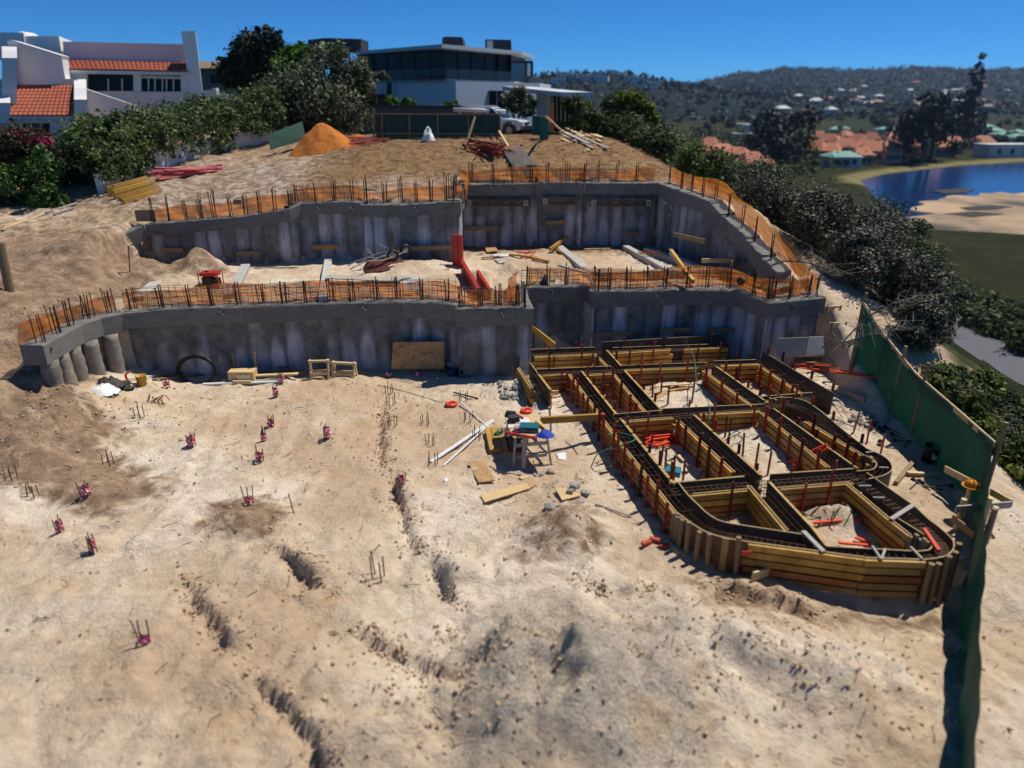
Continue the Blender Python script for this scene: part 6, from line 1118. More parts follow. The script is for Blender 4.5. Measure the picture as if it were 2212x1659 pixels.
for x in (855, 865, 938, 958, 978): 
    p = PD(x, 226, 54); MB().bar(p, p + Vector((.6, 0, 0)), .4, .06).build('bench_top', M_FRAME, label=None, parent=GB) if x > 900 and x != 958 else None
# ------------------------------------------------------------------ green hoarding
HO = thing('hoarding', 'green sheeted timber hoarding in front of the grey wall', 'hoarding', PD(945, 300, 38.5)); h0, h1_ = PD(810, 270, 38.8), PD(1080, 270, 37.6); M_DKG = pm('dark green sheet', '143c31', .7, .15, 1.5); M_DKG2 = pm('green skirt sheet', '1f6048', .7, .15, 2)
for k, (xa, xb) in enumerate(((812, 826), (826, 885), (885, 946), (946, 1012), (1012, 1080))):
    vquad([(xa, 246), (xb - .5, 246.5), (xb - .5, 288), (xa, 287)], h0, h1_, .03).build('sheet', M_DKG, HO); vquad([(xa, 287), (xb - .5, 288), (xb - .5, 302), (xa, 301)], h0 + Vector((0, .05, 0)), h1_ + Vector((0, .05, 0)), .03).build('skirt_sheet', M_DKG2, HO)
for x, yt in ((808, 235), (826, 244), (885, 244), (946, 245), (1012, 246), (1080, 247)): p, q = vp(x, yt, h0, h1_), vp(x, 300, h0, h1_); m = MB(); m.tube([q - Vector((0, .06, .2)), p - Vector((0, .06, 0))], .05, 8); m.build('post', M_PLANK, HO)
for y in (246, 288): a, b = vp(810, y, h0, h1_), vp(1080, y + 1, h0, h1_); MB().bar(a - Vector((0, .03, 0)), b - Vector((0, .03, 0)), .05, .07).build('rail', M_PLANK, HO)
for i, (a, b) in enumerate((((1026, 252), (1010, 303)), ((1078, 283), (1098, 316)))): p, q = PD(*a, 37.3), G(*b); MB().bar(p, q, .1, .05).build('prop', M_PALE, label=('left', 'right')[i] + ' pale timber prop leaning on the green hoarding', cat='prop')
m = MB(); m.prism([PD(580, 290, 36.2), PD(650, 263, 37.6), PD(658, 300, 37.4), PD(583, 324, 36.0)], (0.05, .06, 0)); m.build('leaning_sheet', pm('faded green panel', '2f5a48', .7, .25, 2, dirt='486a60'), label='faded green sheet panel leaning beside the orange sand heap', cat='panel')
for i, (x0, x1, y0, y1, D) in enumerate(((1150, 1165, 250, 292, 37), (1166, 1184, 252, 305, 36.6))): m = MB(); m.prism([PD(x0, y0, D), PD(x1, y0, D), PD(x1, y1, D), PD(x0, y1, D)], (0, .5, 0)); m.build('green_bin', M_DKG2, label=('left taller', 'right')[i] + ' green sheeted box standing in front of the car', cat='box')
# ------------------------------------------------------------------ white car with a pipe on the roof
M_CAR = pm('white car paint', 'd6d8da', .25, .03, 1, 0, spec=.6); CARp = PD(1066, 297, 48.5); CARp.z = h1(CARp.x, CARp.y); CAR = thing('parked_car', 'white parked off road car half hidden behind the green hoarding', 'car', CARp); ca = R(-20); cd_, cs = Vector((math.cos(ca), math.sin(ca), 0)), Vector((-math.sin(ca), math.cos(ca), 0))
def cl(x, y, z): return CARp + cd_ * x + cs * y + Vector((0, 0, z))
def cprism(pts, y0, y1, mat, nm, inset=0.0, parent=CAR):
    """side outline (x, z, inset) swept across the car's width"""
    V = [cl(x, y0 + i, z) for x, z, i in pts] + [cl(x, y1 - i, z) for x, z, i in pts]; n = len(pts); m = MB(); m.add(V, [tuple(range(n)), tuple(range(2 * n - 1, n - 1, -1))] + [(i, n + i, n + (i + 1) % n, (i + 1) % n) for i in range(n)]); return m.build(nm, mat, parent)
cprism([(-2.25, .45, .03), (-2.28, .9, 0), (-2.2, 1.02, .05), (.75, 1.04, .05), (1.0, 1.03, .07), (1.9, .95, .12), (2.22, .82, .14), (2.3, .55, .1), (2.25, .4, .1), (1.9, .36, .03), (-2.0, .36, .03)], -.9, .9, M_CAR, 'body')
cprism([(-2.18, 1.02, .07), (-2.0, 1.66, .2), (-1.8, 1.72, .22), (.05, 1.72, .22), (.25, 1.66, .2), (.95, 1.03, .08)], -.9, .9, M_CAR, 'cabin')
m = MB(); m.add([cl(.92, -.72, 1.07), cl(.92, .72, 1.07), cl(.3, .62, 1.63), cl(.3, -.62, 1.63)], [(0, 1, 2, 3)]); m.v = [tuple(Vector(v) + cd_ * .035 + Vector((0, 0, .03))) for v in m.v]; m.build('windscreen', pm('car glass', '1a2a3c', .08, .05, 1, 0, spec=.8), CAR)
for xa, xb in ((-1.95, -1.0), (-.9, -.15), (-.05, .72)):
    for sgn in (-1, 1): m = MB(); zt2 = 1.6; xt = xb - (.5 if xb > .5 else .02); m.add([cl(xa, sgn * .845, 1.08), cl(xb, sgn * .845, 1.08), cl(xt, sgn * .71, zt2), cl(xa + .06, sgn * .71, zt2)], [(0, 1, 2, 3)]); m.build('side_window', MATS['car glass'], CAR)
for x in (-1.4, 1.42):
    for sgn in (-1, 1):
        c = cl(x, sgn * .82, .37); m = MB(); m.tube([c - cs * .12, c + cs * .12], .37, 20); wh = m.build('wheel', M_BLACK, CAR, smooth=False); m = MB(); m.tube([c + cs * sgn * .1, c + cs * sgn * .135], .2, 12); m.build('rim', M_ZINC, wh)
        c = cl(x, sgn * .9, .4); m = MB(); m.tube([c + (cd_ * math.cos(a) + Vector((0, 0, 1)) * math.sin(a)) * .43 for a in np.linspace(-.1, math.pi + .1, 12)], .045, 5); m.build('wheel_arch', M_BLACK, CAR)
cprism([(2.12, .36, .05), (2.36, .4, .1), (2.38, .6, .1), (2.2, .64, .05)], -.88, .88, M_BLACK, 'bumper')
for sgn in (-1, 1): c = cl(2.22, sgn * .62, .78); m = MB(); m.tube([c - cd_ * .05, c + cd_ * .06], .11, 10); m.build('headlight', pm('headlight glass', 'c9cdd0', .1, .03), CAR); MB().bar(cl(.68, sgn * .92, 1.12), cl(.78, sgn * 1.08, 1.12), .1, .15).build('wing_mirror', M_BLACK, CAR)
MB().bar(cl(2.3, -.4, .76), cl(2.3, .4, .76), .05, .16).build('grille', M_BLACK, CAR)
for y in (-.55, .55): m = MB(); m.tube([cl(-1.8, y, 1.78), cl(.05, y, 1.78)], .03, 6); m.build('roof_rail', M_WHITE, CAR)
m = MB(); m.tube([PD(980, 237, 48.2), PD(1092, 241, 47.8)], .13, 12); m.build('plastic_pipe', M_WHITE, smooth=True, label='long white pipe lying on the roof of the white car', cat='pipe')
# ------------------------------------------------------------------ heaps on the upper ground
def heap(name, px, py, rx, ry, hh, mat, label, seed, sharp=1.0):
    c = G(px, py); n = 28; k = 64; r3 = np.random.default_rng(seed); ph = r3.random(6) * 6
    fr, a = np.meshgrid(np.arange(n + 1) / n, np.arange(k) * 2 * np.pi / k, indexing='ij'); w_ = 1 + .07 * np.sin(2 * a + ph[0]) + .05 * np.sin(3 * a + ph[1]) + .03 * np.sin(7 * a + ph[2])
    x = c.x + rx * fr * w_ * np.cos(a); y = c.y + ry * fr * w_ * np.sin(a); pr = (1.03 - np.sqrt(fr ** 2 + .06)) / (1.03 - .245); nz = fbm(x * 2.5, y * 2.5, 4, seed); g0 = H(x, y, False)
    z = np.maximum(g0 - .04, c.z - .3) * fr + c.z * (1 - fr) + hh * (pr + .1 * nz * (1 - fr) * fr * 4) - .03 * fr
    return mk(name, np.stack([x.ravel(), y.ravel(), z.ravel()], 1), [(j * k + i, j * k + (i + 1) % k, (j + 1) * k + (i + 1) % k, (j + 1) * k + i) for j in range(n) for i in range(k)], mat, smooth=True, label=label, cat='heap')
t = NT('orange building sand'); t.set(.95, 0, .1); co = t.coord('Object'); n = t.noise(co, 3, 6, .7); t.col(t.ramp(n, [(.3, lin('a8612a')), (.55, lin('c87c3a')), (.75, lin('d8934e'))])); t.bump(t.noise(co, 9, 6, .75), .8, .06)
heap('sand_heap', 700, 322, 1.75, 1.5, 1.2, t.m, 'orange building sand heap on the upper ground', 4, .8); heap('sand_heap', 772, 305, .9, .8, .35, t.m, 'low orange sand spill behind the tube pile', 8)
def tubes(cx, cy, n, L, ang, spread, mat, label, group, hz=.05, jit=.15, r=.03, tip=None, sq=False):
    for i in range(n):
        p = G(cx + ro.uniform(-spread, spread), cy + ro.uniform(-.35, .35) * spread, .04 + hz * (i % 6)); a = ang + ro.gauss(0, jit); d = Vector((math.cos(a), math.sin(a), ro.gauss(0, .05))) * L * ro.uniform(.4, .55); m = MB()
        if sq: m.bar(p - d, p + d, r * 2, r * 1.6)
        else: m.tube([p - d, p + d], r, 6)
        o = m.build('steel_prop', mat, label=label, cat='tube', group=group)
        if tip: m = MB(); m.bar(p + d, p + d * 1.04, r * 4, r * 4); m.build('base_plate', M_BLACK, o)
M_PROP = pm('red oxide steel', '9e3f2a', .6, .2, 4, dirt='5a2a22')
tubes(787, 311, 16, 1.9, .35, 14, M_PROP, 'red steel tube in the pile right of the orange sand heap', 'red tubes by the sand heap', .06, .1); tubes(1052, 330, 30, 2.0, 2.2, 16, M_PROP, 'red steel prop in the heap below the green hoarding', 'red props below the hoarding', .07, .35, .03, True)
tubes(412, 378, 26, 3.2, .95, 11, pm('pinkish red tube', 'c24a4a', .5, .2, 4, dirt='d9a9a0', dirtamt=.6), 'pinkish red tube in the bundle beside the boundary wall', 'red tubes by the boundary wall', .05, .04)
for i in range(9):
    a, b = G(236 + (i % 6) * 6.5, 423 + (i % 6) * 3.6), G(322 + (i % 6) * 6, 398 + (i % 6) * 3.4); z = Vector((ro.uniform(-.05, .05), 0, .09 + .17 * (i // 6))); MB().bar(a + z, b + z, .085, .15).build('timber_beam', M_YEL, label='yellow beam in the stack beside the boundary wall', cat='beam', group='yellow beams by the boundary wall')
for a, b in (((1098, 327), (1136, 388)), ((1112, 324), (1148, 362))): stick(a, b, .55, .04, M_PLY, 'dark_sheet', 'dark shuttering sheet on the upper ground, ' + ('longer left one' if a[0] < 1105 else 'shorter right one'), 'sheet', lift=.06)
stick((1128, 372), (1146, 392), .12, .04, M_PALE, 'plank', 'pale plank below the dark shuttering sheets', 'plank')
for i in range(16):
    a = (1192 + ro.uniform(0, 75), 272 + ro.uniform(0, 34)); L = ro.uniform(30, 80); stick(a, (min(a[0] + L, 1352), a[1] + L * ro.uniform(.42, .6)), ro.uniform(.1, .22), .04, ro.choice((M_PALE, M_OSBL, M_PALE, M_GREY)), 'plank', 'pale plank in the debris heap right of the car', 'plank', 'planks heaped right of the car', lift=.05 + .03 * (i % 5))
for i in range(14): rock(1195 + ro.uniform(0, 55), 285 + ro.uniform(-18, 12), ro.uniform(.1, .24), 300 + i, 'white lump of rubble in the heap right of the car', .1 * (i % 3), 'rubble right of the car', M_WHITE if i % 2 else M_STONE)
stick((1178, 252), (1212, 282), .12, .05, M_PALE, 'plank', 'pale plank leaning by the green boxes', 'plank', za=6.9, zb=5.8); MB().bar(PD(1192, 222, 38.2), PD(1193, 284, 38.2), .2, .12, (0, 1, 0)).build('orange_post', pm('rust orange post', 'a5622c', .7), label='rust orange post standing right of the green boxes', cat='post')
cloth(G(925, 305), .35, .5, M_WHITE, 'white bag slumped in front of the hoarding', 12, 'bag', 'bag')
for i in range(22): rock(1120 + ro.uniform(-60, 160), 318 + ro.uniform(-8, 20), ro.uniform(.04, .09), 400 + i, 'stone on the upper ground', 0, 'stones on the upper ground')
for i, (a, b) in enumerate((((100, 462), (168, 441)), ((5, 500), (95, 465)), ((118, 466), (160, 452)), ((10, 497), (60, 478)))): stick(a, b, .12, .04, M_GREY if i % 2 == 0 else M_PALE, 'plank', ('grey plank at the foot of the left bushes, long one', 'pale plank at the left edge below the bushes', 'short grey plank at the foot of the left bushes', 'pale batten beside the plank at the left edge')[i], 'plank', lift=.03)
m = MB(); p = PD(1, 560, 19.0); m.tube([Vector((p.x, p.y, h1(p.x, p.y) - .2)), PD(-1, 523, 19.0)], .12, 10); m.build('timber_post', M_PLANK, label='dark timber post at the left edge of the picture', cat='post')
# ================================================================== VEGETATION
def m_leaf(name, dark, mid, light, tr=0.25):
    t = NT(name); t.set(0.6, 0, 0.25); v = t.attr('v'); c = t.ramp(v, [(0.1, lin(dark)), (0.5, lin(mid)), (0.95, lin(light))]); t.col(c)
    tl = t.n('BsdfTranslucent'); t.l(c, tl.inputs[0]); mx = t.n('MixShader'); mx.inputs[0].default_value = tr; t.l(t.b.outputs[0], mx.inputs[1]); t.l(tl.outputs[0], mx.inputs[2]); t.l(mx.outputs[0], t.o.inputs[0]); return t.m
ML_HEDGE = m_leaf('hedge leaf', '26361a', '4a5a2c', '7f8f52'); ML_BUSH = m_leaf('grey green bush leaf', '2c351f', '545b3b', '90946f'); ML_CON = m_leaf('dark conifer needle', '0b140c', '1a2616', '334027', .1); ML_GREEN = m_leaf('bright green leaf', '1f3a0e', '3f6a1b', '7d9a3a'); ML_DRY = m_leaf('dry grey leaf', '2c2b22', '474537', '726d5a', .1)
ML_MAG = m_leaf('magenta bract', '6a0f40', 'b51a6a', 'd8458f', .3); ML_SLOPE = m_leaf('slope scrub leaf', '24300f', '4a5a1e', '86883c'); ML_FAR = m_leaf('far tree leaf', '0f1714', '1a2521', '2c3a30', .1); ML_VERGE = m_leaf('verge bush leaf', '1d2812', '3a4822', '64713c')
M_BARK = pm('grey bark', '5b5046', .9, .3, 6, .5, 20); M_TWIG = pm('dry grey twig', '6a6459', .9, .35, 6)
def leafcloud(blobs, n, size, seed, sub=14, flat=0.85, low=-0.6):
    """n leaf-sized faces in clumps over a set of balls (x, y, z, r)"""
    g_ = np.random.default_rng(seed); bl = np.asarray(blobs, float); w_ = bl[:, 3] ** 2; k = g_.choice(len(bl), size=len(bl) * sub, p=w_ / w_.sum()); d = g_.normal(size=(len(k), 3)); d /= np.linalg.norm(d, axis=1)[:, None]; d[:, 2] = np.where(d[:, 2] < low, -d[:, 2], d[:, 2])
    cc = bl[k, :3] + d * bl[k, 3:4] * g_.uniform(0.55, 1.0, (len(k), 1)) * np.array([1, 1, flat]); cr = bl[k, 3] * g_.uniform(0.14, 0.3, len(k)); cv = g_.random(len(k))
    q = g_.integers(0, len(k), n); p = cc[q] + np.clip(g_.normal(size=(n, 3)), -1.9, 1.9) * cr[q][:, None]; nrm = d[q] + g_.normal(size=(n, 3)) * 0.7 + np.array([0, 0, .35]); nrm /= np.linalg.norm(nrm, axis=1)[:, None]
    t1 = np.cross(nrm, g_.normal(size=(n, 3))); t1 /= np.linalg.norm(t1, axis=1)[:, None] + 1e-9; t2 = np.cross(nrm, t1); s = size * (0.45 + 1.3 * g_.random(n) ** 1.5)[:, None]
    V = np.stack([p - t1 * s, p + t2 * s * .55, p + t1 * s, p - t2 * s * .55], 1).reshape(-1, 3); Fc = np.arange(n * 4).reshape(n, 4)
    v = np.clip(0.5 * cv[q] + 0.5 * g_.random(n), 0, 1); return V, Fc, np.repeat(v, 4)
def limbs(base, blobs, r, seed, parent, mat=M_BARK, nm='trunk'):
    r3 = random.Random(seed); m = MB(); base = Vector(base)
    for b in blobs:
        e = Vector(b[:3]); mid = base.lerp(e, .5) + Vector((r3.uniform(-.2, .2), r3.uniform(-.2, .2), .1)) * b[3]; m.tube(smoothpath([base + Vector((r3.uniform(-r, r), r3.uniform(-r, r), 0)), mid, e], 4), [r * (1 - .085 * i) for i in range(9)], 5)
    return m.build(nm, mat, parent)
def plant(name, label, c, base, blobs, n, size, mat, seed, trunk=.08, group=None, extra=None, sub=14, tm=M_BARK):
    base = Vector(base); o = thing(name, label, c, base, group); V, Fc, v = leafcloud(blobs, n, size, seed, sub); mk('crown', V, Fc, mat, o, attrs=dict(v=v))
    if trunk: limbs(base, blobs[:6], trunk, seed, o, tm)
    if extra:
        V, Fc, v = leafcloud(extra[0], extra[1], extra[2], seed + 50); mk(extra[4], V, Fc, extra[3], o, attrs=dict(v=v))
    return o
def pb(lst, D, jit=.6, seed=1):
    r3 = random.Random(seed); o = []
    for x, y, r in lst: d = D + r3.uniform(-jit, jit); p = PD(x, y, d); o.append((p.x, p.y, p.z, r * d / F / cp * .93))
    return o
def gbase(bl):
    x = sum(b[0] for b in bl) / len(bl); y = sum(b[1] for b in bl) / len(bl); return (x, y, h1(x, y) - .1)
# hedge over the boundary wall
hb = []; fr = []
q = resample(BWp, .75)
for i, p in enumerate(q[:-2]):
    f = i / len(q); hb.append((p.x - .75, p.y + .75, p.z + 1.55 + .25 * math.sin(i * 1.3), 1.05)); hb.append((p.x - 1.5, p.y + 1.2, p.z + 1.7, .9)); hb.append((p.x - .2, p.y + .1, p.z + 1.35, .75))
    hb.append((p.x - .1, p.y, p.z + .8, .6))
    if (i * 7) % 10 > 2: hb.append((p.x - .05, p.y, p.z + .45 + .2 * math.sin(i), .5))
plant('hedge', 'long dense green hedge overhanging the white boundary wall', 'hedge', BWp[2] + Vector((-1, 1, 0)), hb, 60000, .07, ML_HEDGE, 2, .06)
bl = pb([(150, 400, 48), (200, 375, 42), (175, 325, 42), (225, 335, 40), (195, 285, 30), (120, 420, 40), (235, 375, 35), (230, 300, 35), (250, 270, 28)], 30.5, .8, 2); plant('bush', 'dark green bush at the left end of the hedge', 'bush', gbase(bl), bl, 12000, .08, ML_HEDGE, 3)
bl = pb([(30, 405, 45), (90, 375, 40), (10, 450, 40), (60, 455, 35), (-30, 420, 50), (100, 340, 28), (105, 440, 34)], 28.5, .8, 3); plant('bush', 'bright green bush at the left edge below the pink flowers', 'bush', gbase(bl), bl, 12000, .075, m_leaf('fresh green leaf', '1a2c0d', '36551c', '6f8f38'), 4)
bl = pb([(20, 320, 45), (70, 310, 40), (105, 325, 32), (40, 360, 40), (-10, 340, 40), (130, 345, 25)], 33, .8, 4); ex = pb([(85, 312, 22), (110, 322, 18), (60, 300, 18), (20, 298, 14), (40, 320, 14), (128, 332, 9)], 32.2, .3, 5); plant('bougainvillea', 'bougainvillea with magenta flowers at the left edge', 'bush', gbase(bl), bl, 9000, .08, m_leaf('bougainvillea leaf', '1c2412', '3a3a1c', '6b4a38'), 5, .06, None, (ex, 2600, .07, ML_MAG, 'flowers'))
bl = pb([(160, 338, 14), (178, 350, 16), (210, 350, 12), (225, 362, 9)], 30, .3, 6); plant('flowering_shrub', 'small dull red flowering shrub under the hedge end', 'bush', gbase(bl), bl, 1500, .07, m_leaf('dull red bract', '2a1210', '5a2026', '9a3050'), 6, .03)
bl = pb([(545, 112, 34), (582, 90, 22), (550, 82, 15), (590, 122, 28), (520, 132, 24), (562, 150, 38), (505, 122, 10), (488, 146, 10), (552, 64, 8), (576, 66, 9), (601, 92, 14), (520, 102, 10), (505, 165, 32), (540, 182, 38), (477, 132, 7), (602, 72, 7), (530, 78, 7), (500, 150, 18)], 53, 1.2, 7); plant('conifer_tree', 'dark ragged conifer between white house and big bush', 'tree', gbase(bl), bl, 17000, .13, ML_CON, 7, .16, sub=22)
bl = pb([(632, 125, 22), (652, 108, 16), (668, 120, 18), (640, 150, 34), (620, 160, 30), (690, 118, 16)], 50, .8, 8); plant('tree', 'bright green tree top behind the big bush', 'tree', gbase(bl), bl, 6000, .11, ML_GREEN, 8, .1)
bl = pb([(640, 212, 58), (700, 155, 46), (738, 132, 30), (762, 185, 42), (690, 225, 66), (620, 252, 42), (742, 248, 52), (600, 205, 34), (776, 150, 24), (572, 232, 34), (660, 272, 42), (722, 282, 42), (790, 200, 20), (715, 115, 16)], 43, 1.2, 9); plant('large_bush', 'large rounded grey green bush above the orange sand heap', 'bush', gbase(bl), bl, 30000, .095, ML_BUSH, 9, .12, sub=24)
bl = pb([(825, 165, 9), (815, 166, 8), (835, 166, 7)], 60, .3, 1); plant('topiary', 'small flat topped tree beside the modern house', 'tree', gbase(bl), bl, 900, .09, ML_BUSH, 10, .06)
for i, (ls, l) in enumerate((([(845, 220, 12), (858, 222, 9)], 'left clump of garden plants above the grey wall'), ([(878, 224, 11), (890, 226, 8)], 'middle clump of garden plants above the grey wall'), ([(965, 228, 8), (982, 228, 9)], 'right clump of garden plants above the grey wall'))): bl = pb(ls, 54, .3, i); plant('garden_plant', l, 'plant', (bl[0][0], bl[0][1], h1(bl[0][0], bl[0][1])), bl, 900, .09, ML_GREEN, 20 + i, .02)
bl = pb([(1098, 218, 16), (1120, 208, 18), (1138, 222, 18), (1110, 236, 20), (1140, 240, 14)], 57, .8, 11); plant('bush', 'olive bush in front of the modern house windows', 'bush', gbase(bl), bl, 6000, .1, ML_BUSH, 11)
bl = pb([(1296, 282, 36), (1330, 240, 30), (1372, 242, 36), (1405, 282, 34), (1350, 292, 44), (1310, 312, 32), (1280, 262, 22), (1390, 315, 32), (1345, 330, 30)], 46, 1.5, 12); ex = pb([(1345, 216, 18), (1372, 214, 16), (1398, 240, 16), (1412, 262, 14)], 45.5, .3, 2); plant('large_bush', 'dark bush with yellow green top right of the debris heap', 'bush', gbase(bl), bl, 15000, .095, ML_VERGE, 12, .1, None, (ex, 3000, .09, m_leaf('yellow green leaf', '34450c', '62751a', '9a9a30'), 'yellow_green_top'))  # upper balls of the crown carry yellow green leaves
for i, (ls, D, mt, l) in enumerate((([(1440, 330, 30), (1475, 352, 30), (1450, 365, 28), (1420, 350, 25)], 48, ML_SLOPE, 'green bush on the slope behind the upper right net'), ([(1520, 385, 28), (1560, 400, 26), (1500, 370, 24), (1545, 425, 25)], 44, ML_SLOPE, 'green bush on the slope below the far orange roofs'), ([(1600, 385, 24), (1630, 400, 22), (1590, 410, 22)], 52, ML_GREEN, 'rounded bright green bush on the slope'), ([(1240, 230, 20), (1262, 245, 22), (1255, 270, 22)], 52, ML_SLOPE, 'green bush right of the annex'), ([(1570, 440, 22), (1610, 450, 24), (1590, 470, 20)], 36, ML_DRY, 'grey dry bush beyond the wing wall'))): bl = pb(ls, D, 1, 30 + i); plant('bush', l, 'bush', gbase(bl), bl, 6000, .1, mt, 30 + i)
ORD = ['first', 'second', 'third', 'fourth', 'fifth', 'sixth', 'seventh', 'eighth', 'ninth', 'tenth', 'eleventh', 'twelfth', 'thirteenth', 'fourteenth', 'fifteenth']
for i, (x, y, r, mt) in enumerate([(8.6, 35, 1.1, ML_SLOPE), (10.2, 37, 1.2, ML_BUSH), (7.4, 39, 1.2, ML_VERGE), (9.4, 41.5, 1.4, ML_SLOPE), (11.8, 41, 1.5, ML_VERGE), (9.0, 46, 1.5, ML_BUSH), (12.0, 47, 1.8, ML_SLOPE), (15.0, 46, 1.7, ML_VERGE), (14.5, 53, 2.2, ML_VERGE), (11, 54, 2.0, ML_SLOPE), (13, 63, 2.4, ML_BUSH)]):
    r4 = random.Random(900 + i); z = h1(x, y); bl = [(x + r4.uniform(-.7, .7) * r, y + r4.uniform(-.7, .7) * r, z + r * r4.uniform(.2, .9), r * r4.uniform(.5, .8)) for _ in range(7)]
    plant('slope_shrub', 'rounded shrub on the far slope behind the upper right wall, ' + ORD[i] + ' by distance', 'bush', (x, y, z - .1), bl, 5500, .08, mt, 200 + i, .05, 'shrubs on the far slope')
# scrub on the right-hand slope
SH = [(11.2, 22.6, .9, 'd'), (12.8, 22.2, .9, 'd'), (10.9, 25.2, 1.0, 'd'), (12.8, 25.2, 1.2, 'd'), (14.5, 26.2, 1.0, 'g'), (11.2, 28.3, 1.2, 'd'), (13.4, 28.8, 1.5, 'g'), (15.0, 29.3, 1.2, 'g'), (11.4, 31.8, 1.3, 'd'), (13.4, 32.6, 1.6, 'g'), (15.4, 33.0, 1.4, 'g'), (12.6, 36.5, 1.4, 'g'), (15.0, 37, 1.5, 'g'), (12.2, 19.8, .6, 'd')]
for i, (x, y, r, k) in enumerate(SH):
    r0 = r
    r = r * 1.2; r3 = random.Random(i); z = h1(x, y); bl = [(x + r3.uniform(-.7, .7) * r, y + r3.uniform(-.7, .7) * r, z + r * r3.uniform(.35, (1.25, 1.75, 1.45)[i % 3]), r * r3.uniform(.4, .8)) for _ in range(9)]
    o = plant('scrub_bush', ('dry grey twiggy' if k == 'd' else 'green leafy') + ' scrub bush right of the wing wall, ' + ORD[sorted(SH, key=lambda q: q[1]).index((x, y, r0, k))] + ' from the fence end', 'bush', (x, y, z - .1), bl, 12000 if k == 'g' else 10000, .058 if k == 'g' else .05, ML_DRY if k == 'd' else m_leaf('scrub leaf %d' % i, '1e2a14', '42522a', '7a884c') if i % 3 == 0 else ML_VERGE, 40 + i, .05, 'scrub bushes right of the wing wall, ' + ('dry' if k == 'd' else 'green'))
    if k == 'd':
        m = MB()
        for _ in range(75):
            a = r3.uniform(0, 6.28); b = Vector((x + r3.uniform(-.3, .3), y + r3.uniform(-.3, .3), z)); d = Vector((math.cos(a), math.sin(a), r3.uniform(.5, 1.8))).normalized(); L = r * r3.uniform(.9, 1.9); m.tube([b + d * L * .3, b + d * L * .65 + Vector((r3.uniform(-.15, .15), r3.uniform(-.15, .15), 0)), b + d * L + Vector((r3.uniform(-.3, .3), r3.uniform(-.3, .3), -.15))], [.016, .011, .005], 3, False)
        m.build('twigs', M_TWIG, o, kind='stuff')
for i, (pts, l) in enumerate((([(1640, 590), (1690, 565), (1760, 572), (1800, 600)], 'bare grey branch arching over the net at the wing end'), ([(1775, 770 - 20), (1840, 735), (1900, 715), (1960, 712)], 'bare branch reaching over the slope by the fence end'), ([(1800, 760), (1870, 690), (1930, 655), (1990, 640)], 'long dead branch leaning above the fence end'))):
    bs = [P(x, y, z) for (x, y), z in zip(pts, ((2.7, 3.1, 3.2, 3.0) if i == 0 else (1.6, 1.9, 2.2, 2.3) if i == 1 else (1.3, 2.1, 2.7, 2.8)))]; m = MB(); q = smoothpath(bs, 5); m.tube(q, [.03 - .0015 * k for k in range(len(q))], 5); r3 = random.Random(i)
    for k in range(3, len(q)):
        for _ in range(3): m.tube([q[k], q[k] + Vector((r3.uniform(-.2, .4), r3.uniform(-.4, .4), r3.uniform(-.1, .3))), q[k] + Vector((r3.uniform(-.3, .8), r3.uniform(-.6, .6), r3.uniform(-.2, .4)))], [.01, .008, .004], 3, False)
    m.build('dead_branch', M_TWIG, label=l, cat='branch')
r3 = random.Random(5)
for i, (x, y, r, k) in enumerate([(2020, 850, .55, 's'), (2045, 875, .5, 'v'), (2070, 900, .6, 's'), (2120, 950, .6, 's'), (2170, 1000, .6, 'v'), (2215, 1040, .6, 's'), (2065, 842, .5, 'v'), (2110, 885, .55, 's'), (2160, 925, .55, 'v'), (2210, 970, .6, 's'), (2100, 850, .5, 's'), (2150, 885, .5, 'v'), (2205, 915, .5, 's')]):
    p = G(x, y); bl = [(p.x + r3.uniform(-.6, .6) * r, p.y + r3.uniform(-.6, .6) * r, p.z + r * r3.uniform(.2, .8), r * r3.uniform(.45, .75)) for _ in range(6)]
    plant('slope_bush', ('yellow green' if k == 's' else 'dark green') + ' bush between green fence and road, ' + ORD[i] + ' counted from the far fence end', 'bush', p, bl, 4200, .06, ML_SLOPE if k == 's' else ML_VERGE, 70 + i, .04, 'bushes between fence and road, ' + ('yellow green' if k == 's' else 'dark'))
for i, (x, y, r) in enumerate([(2060, 668, 2.2), (2100, 690, 2.0), (2140, 712, 2.0), (2180, 735, 2.0), (2215, 756, 2.0), (2020, 648, 2.2), (2085, 655, 2.4), (2150, 690, 2.3), (2205, 715, 2.4)]):
    p = P(x, y, -12.3); bl = [(p.x + r3.uniform(-.8, .8) * r, p.y + r3.uniform(-.8, .8) * r, p.z + r * r3.uniform(.1, .5), r * r3.uniform(.5, .8)) for _ in range(6)]; plant('verge_bush', 'dark bush beyond the valley road, ' + ('front row, ' if i < 6 else 'back row, ') + ORD[i % 6] + ' one', 'bush', p, bl, 2600, .2, ML_VERGE, 90 + i, .06, 'bushes beyond the valley road')
# brushwood pulled up along the fence
for i, (x, y, l) in enumerate(((2085, 900, 'tangle of cut dry branches behind the fence, far one'), (2130, 930, 'tangle of cut dry branches behind the fence, middle one'), (2185, 985, 'tangle of cut dry branches behind the fence post, near one'), (2040, 850, 'grey brushwood heap halfway along the fence'))):
    p = G(x, y); m = MB()
    for _ in range(70): c = p + Vector((r3.gauss(0, .5), r3.gauss(0, .45), abs(r3.gauss(.05, .14)))); d = Vector((r3.uniform(-1, 1), r3.uniform(-1, 1), r3.uniform(-.3, .5))) * r3.uniform(.2, .55); m.tube([c - d, c + Vector((r3.uniform(-.1, .1), r3.uniform(-.1, .1), .06)), c + d], [.009, .007, .003], 3, False)
    m.build('brushwood', M_TWIG, kind='stuff', label=l, cat='branches')
